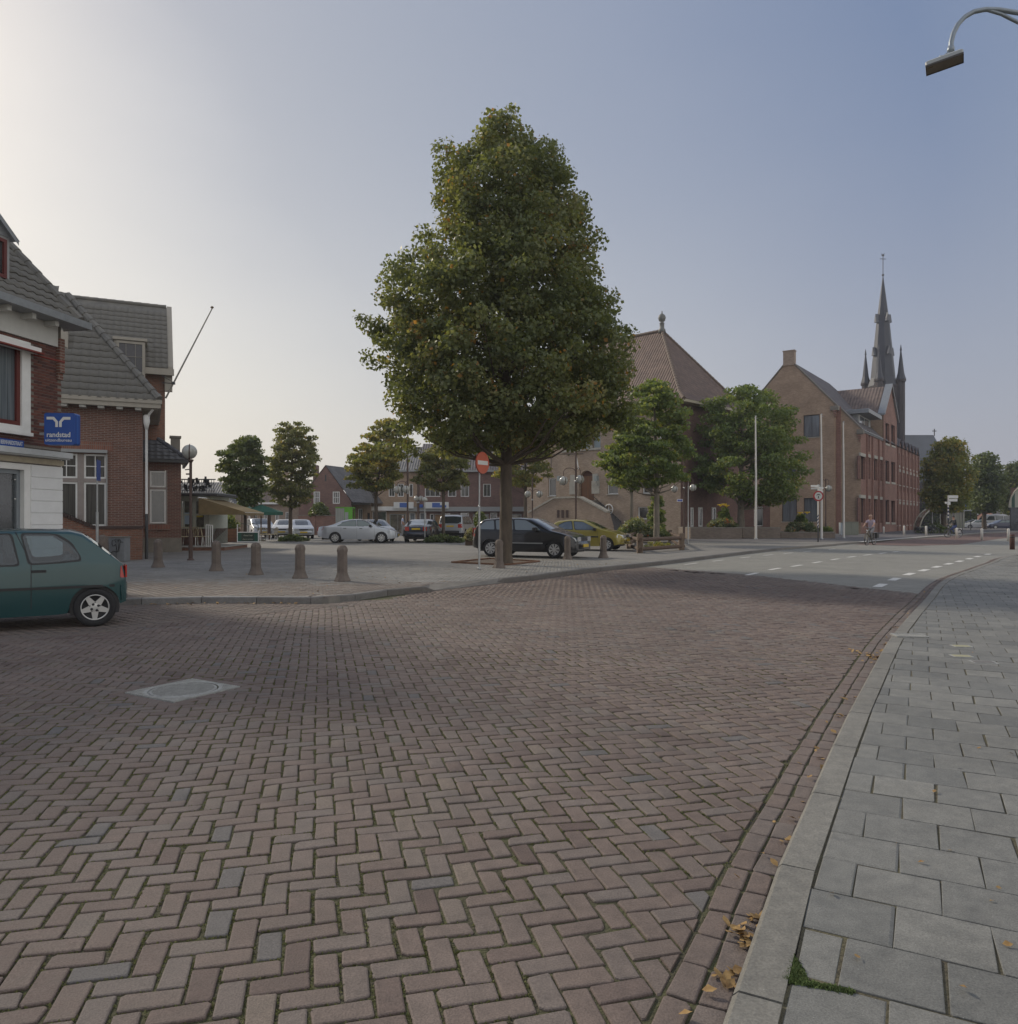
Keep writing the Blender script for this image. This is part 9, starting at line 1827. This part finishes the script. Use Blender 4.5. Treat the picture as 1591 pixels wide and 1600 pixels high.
def ride_pose(turn=0):
    # rider faces -y; saddle at z .93
    J = dict(pelvis=(0, .12, .98, .13), waist=(0, .07, 1.15, .135), chest=(0, .0, 1.36, .15), neck=(0, -.03, 1.53, .06), headb=(0, -.05, 1.6, .065), head=(0, -.06, 1.68, .092), crown=(0, -.055, 1.75, .075))
    for s, q in (('l', 1), ('r', -1)):
        J['sh' + s] = (q * .19, -.01, 1.45, .065); J['el' + s] = (q * .27, -.18, 1.24, .046); J['wr' + s] = (q * .25, -.4, 1.12, .032); J['ha' + s] = (q * .25, -.47, 1.11, .034)
        J['hip' + s] = (q * .1, .08, .92, .095); up = q > 0
        J['kn' + s] = (q * .13, -.3, .76 if up else .62, .065); J['an' + s] = (q * .12, -.12 if up else -.2, .42 if up else .24, .042); J['toe' + s] = (q * .12, -.3 if up else -.36, .36 if up else .18, .036)
    return J
TR = mat('bike_tyre', (.03, .03, .03), .8); BFR = mat('bike_frame_dark', (.05, .05, .05), .4); CHROME = mat('chrome', (.6, .6, .6), .2, metal=.9)
def bicycle(label, loc, rz, frame, extras=True):
    """travels towards -y"""
    T = thing('bicycle', label, 'bicycle', loc, rz); wf, wr = -.62, .48; R_ = .34
    def p(y, z, x=0): return Vector((x, y, z))
    for y in (wf, wr):
        n = 28; mb = MB(); mb.tube([p(y + R_ * cos(2 * pi * k / n), R_ + R_ * sin(2 * pi * k / n)) for k in range(n + 1)], .024, 6, caps=False); o = mb.build('wheel', TR, T)
        mb = MB(); mb.tube([p(y + (R_ - .03) * cos(2 * pi * k / n), R_ + (R_ - .03) * sin(2 * pi * k / n)) for k in range(n + 1)], .009, 4, caps=False); mb.build('rim', CHROME, o)
        mb = MB()
        for k in range(18): a = 2 * pi * k / 18; mb.tube([p(y, R_, .02 * (-1) ** k), p(y + (R_ - .03) * cos(a), R_ + (R_ - .03) * sin(a))], .0022, 3, caps=False)
        mb.build('spokes', CHROME, o)
    bb = p(.02, .29); st = p(.16, .86); ht = p(-.42, .85); hb = p(-.45, .72)
    mb = MB(); mb.tube([bb, st + p(.04, .0)], .016, 6); mb.tube([bb, hb], .018, 6); mb.tube([p(.13, .72), ht], .016, 6); mb.tube([hb, ht, p(-.38, 1.0)], .016, 6)
    for s in (-.05, .05): mb.tube([bb + Vector((s * .5, 0, 0)), p(wr, R_, s)], .01, 5); mb.tube([p(.13, .74, s * .4), p(wr, R_, s)], .009, 5); mb.tube([hb + Vector((s * .6, 0, 0)), p(wf + .04, .5, s), p(wf, R_, s)], .011, 5)
    mb.build('frame', frame, T)
    mb = MB(); mb.tube([p(-.28, 1.08, -.28), p(-.36, 1.1, -.22), p(-.4, 1.03, -.06), p(-.4, 1.03, .06), p(-.36, 1.1, .22), p(-.28, 1.08, .28)], .012, 6); mb.build('handlebar', CHROME, T)
    mb = MB(); mb.prism([(-.08, .28), (-.09, .14), (-.02, -.02), (.02, -.02), (.09, .14), (.08, .28)], .88, .93); mb.build('saddle', TRIMB, T)
    mb = MB(); n = 10
    for y in (wf, wr):
        pts = [p(y + (R_ + .035) * cos(a), R_ + (R_ + .035) * sin(a)) for a in np.linspace(.15, pi - .1, n)]; mb.tube(pts, .012, 5)
    mb.build('mudguard', frame, T)
    mb = MB(); mb.tube([p(.3, .75, -.05), p(.75, .75, -.05)], .008, 5); mb.tube([p(.3, .75, .05), p(.75, .75, .05)], .008, 5); mb.tube([p(.7, .75, -.05), p(wr + .02, .38, -.06)], .007, 5); mb.tube([p(.7, .75, .05), p(wr + .02, .38, .06)], .007, 5); mb.build('carrier', CHROME, T)
    for s, z in ((1, .42), (-1, .18)):
        mb = MB(); q = p(-.08 if s > 0 else -.1, z - .04, s * .12); mb.tube([bb + Vector((s * .06, 0, 0)), q - Vector((s * .03, 0, 0))], .01, 5); mb.box(q.x - .05, q.x + .05, q.y - .04, q.y + .04, q.z - .012, q.z + .012); mb.build('pedal', TRIMB, T)
    mb = MB(); mb.lathe([(.03, 0), (.05, .02), (.05, .06), (.03, .07)], 8, M=Matrix.Translation(p(-.52, .86)) @ Matrix.Rotation(R(90), 4, 'X')); mb.build('front_lamp', CHROME, T)
    if extras: mb = MB(); mb.bevbox(-.22, -.07, .38, .72, .4, .74, .02); mb.bevbox(.07, .22, .38, .72, .4, .74, .02); mb.build('pannier', TRIMB, T)
    return T
x, Y = gp(1361, 851.5, 0); a_ = R(-46)
bicycle('bicycle ridden by the bald man, with black pannier bags', (x, Y, 0), a_, mat('bike_frame_gold', (.16, .12, .06), .4))
P1 = person('bald cyclist in a pale lilac short-sleeved shirt and grey trousers', (x, Y, 0), a_, ride_pose(), mat('lilac_shirt', (.4, .33, .4), .8), mat('grey_trousers', (.22, .22, .23), .85), mat('bald_fringe', (.38, .25, .19), .7), BLK)
x, Y = gp(1491, 839.8, 0); a_ = R(-78)
bicycle('bicycle of the rider in the dark jacket, seen side-on', (x, Y, 0), a_, BFR, False)
person('cyclist in a dark jacket and blue jeans beyond the white posts', (x, Y, 0), a_, ride_pose(), mat('dark_jacket', (.02, .022, .026), .85), mat('blue_jeans', (.04, .06, .16), .85), HAIRD, BLK, 'long')
J = dict(pelvis=(0, 0, .95, .13), waist=(0, -.01, 1.12, .14), chest=(0, 0, 1.35, .155), neck=(0, .0, 1.52, .06), headb=(0, -.02, 1.57, .062), head=(0, -.03, 1.65, .092), crown=(0, -.02, 1.72, .075))
for s, q in (('l', 1), ('r', -1)): J.update({'sh' + s: (q * .2, .02, 1.43, .065), 'el' + s: (q * .3, .06, 1.16, .045), 'wr' + s: (q * .2, -.12, 1.02, .03), 'ha' + s: (q * .14, -.18, 1.0, .033), 'hip' + s: (q * .1, 0, .88, .09), 'kn' + s: (q * .11, -.06 if q > 0 else .04, .48, .062), 'an' + s: (q * .11, .0 if q > 0 else .1, .08, .042), 'toe' + s: (q * .12, -.16 if q > 0 else -.05, .04, .04)})
x = xat(629.5, 64); person('man in a light blue shirt and grey trousers standing before the shops', (x, 64, PZ), R(100), J, mat('light_blue_shirt', (.38, .45, .62), .8), mat('grey_trousers', (.22, .22, .23), .85), HAIRG, BLK)
# two-wheelers parked by the office building
for i, (px, Yq, a, lb) in enumerate(((1444, 76, 60, 'parked bicycle at the end of the office wall'), (1452, 75, 80, 'parked bicycle leaning beside the white post'), (1460, 77, 100, 'parked bicycle nearest the far bushes'))): bicycle(lb, (xat(px, Yq), Yq, 0), R(a), BFR if i else mat('bike_frame_blue', (.03, .04, .09), .4))
haze_box(.0005)
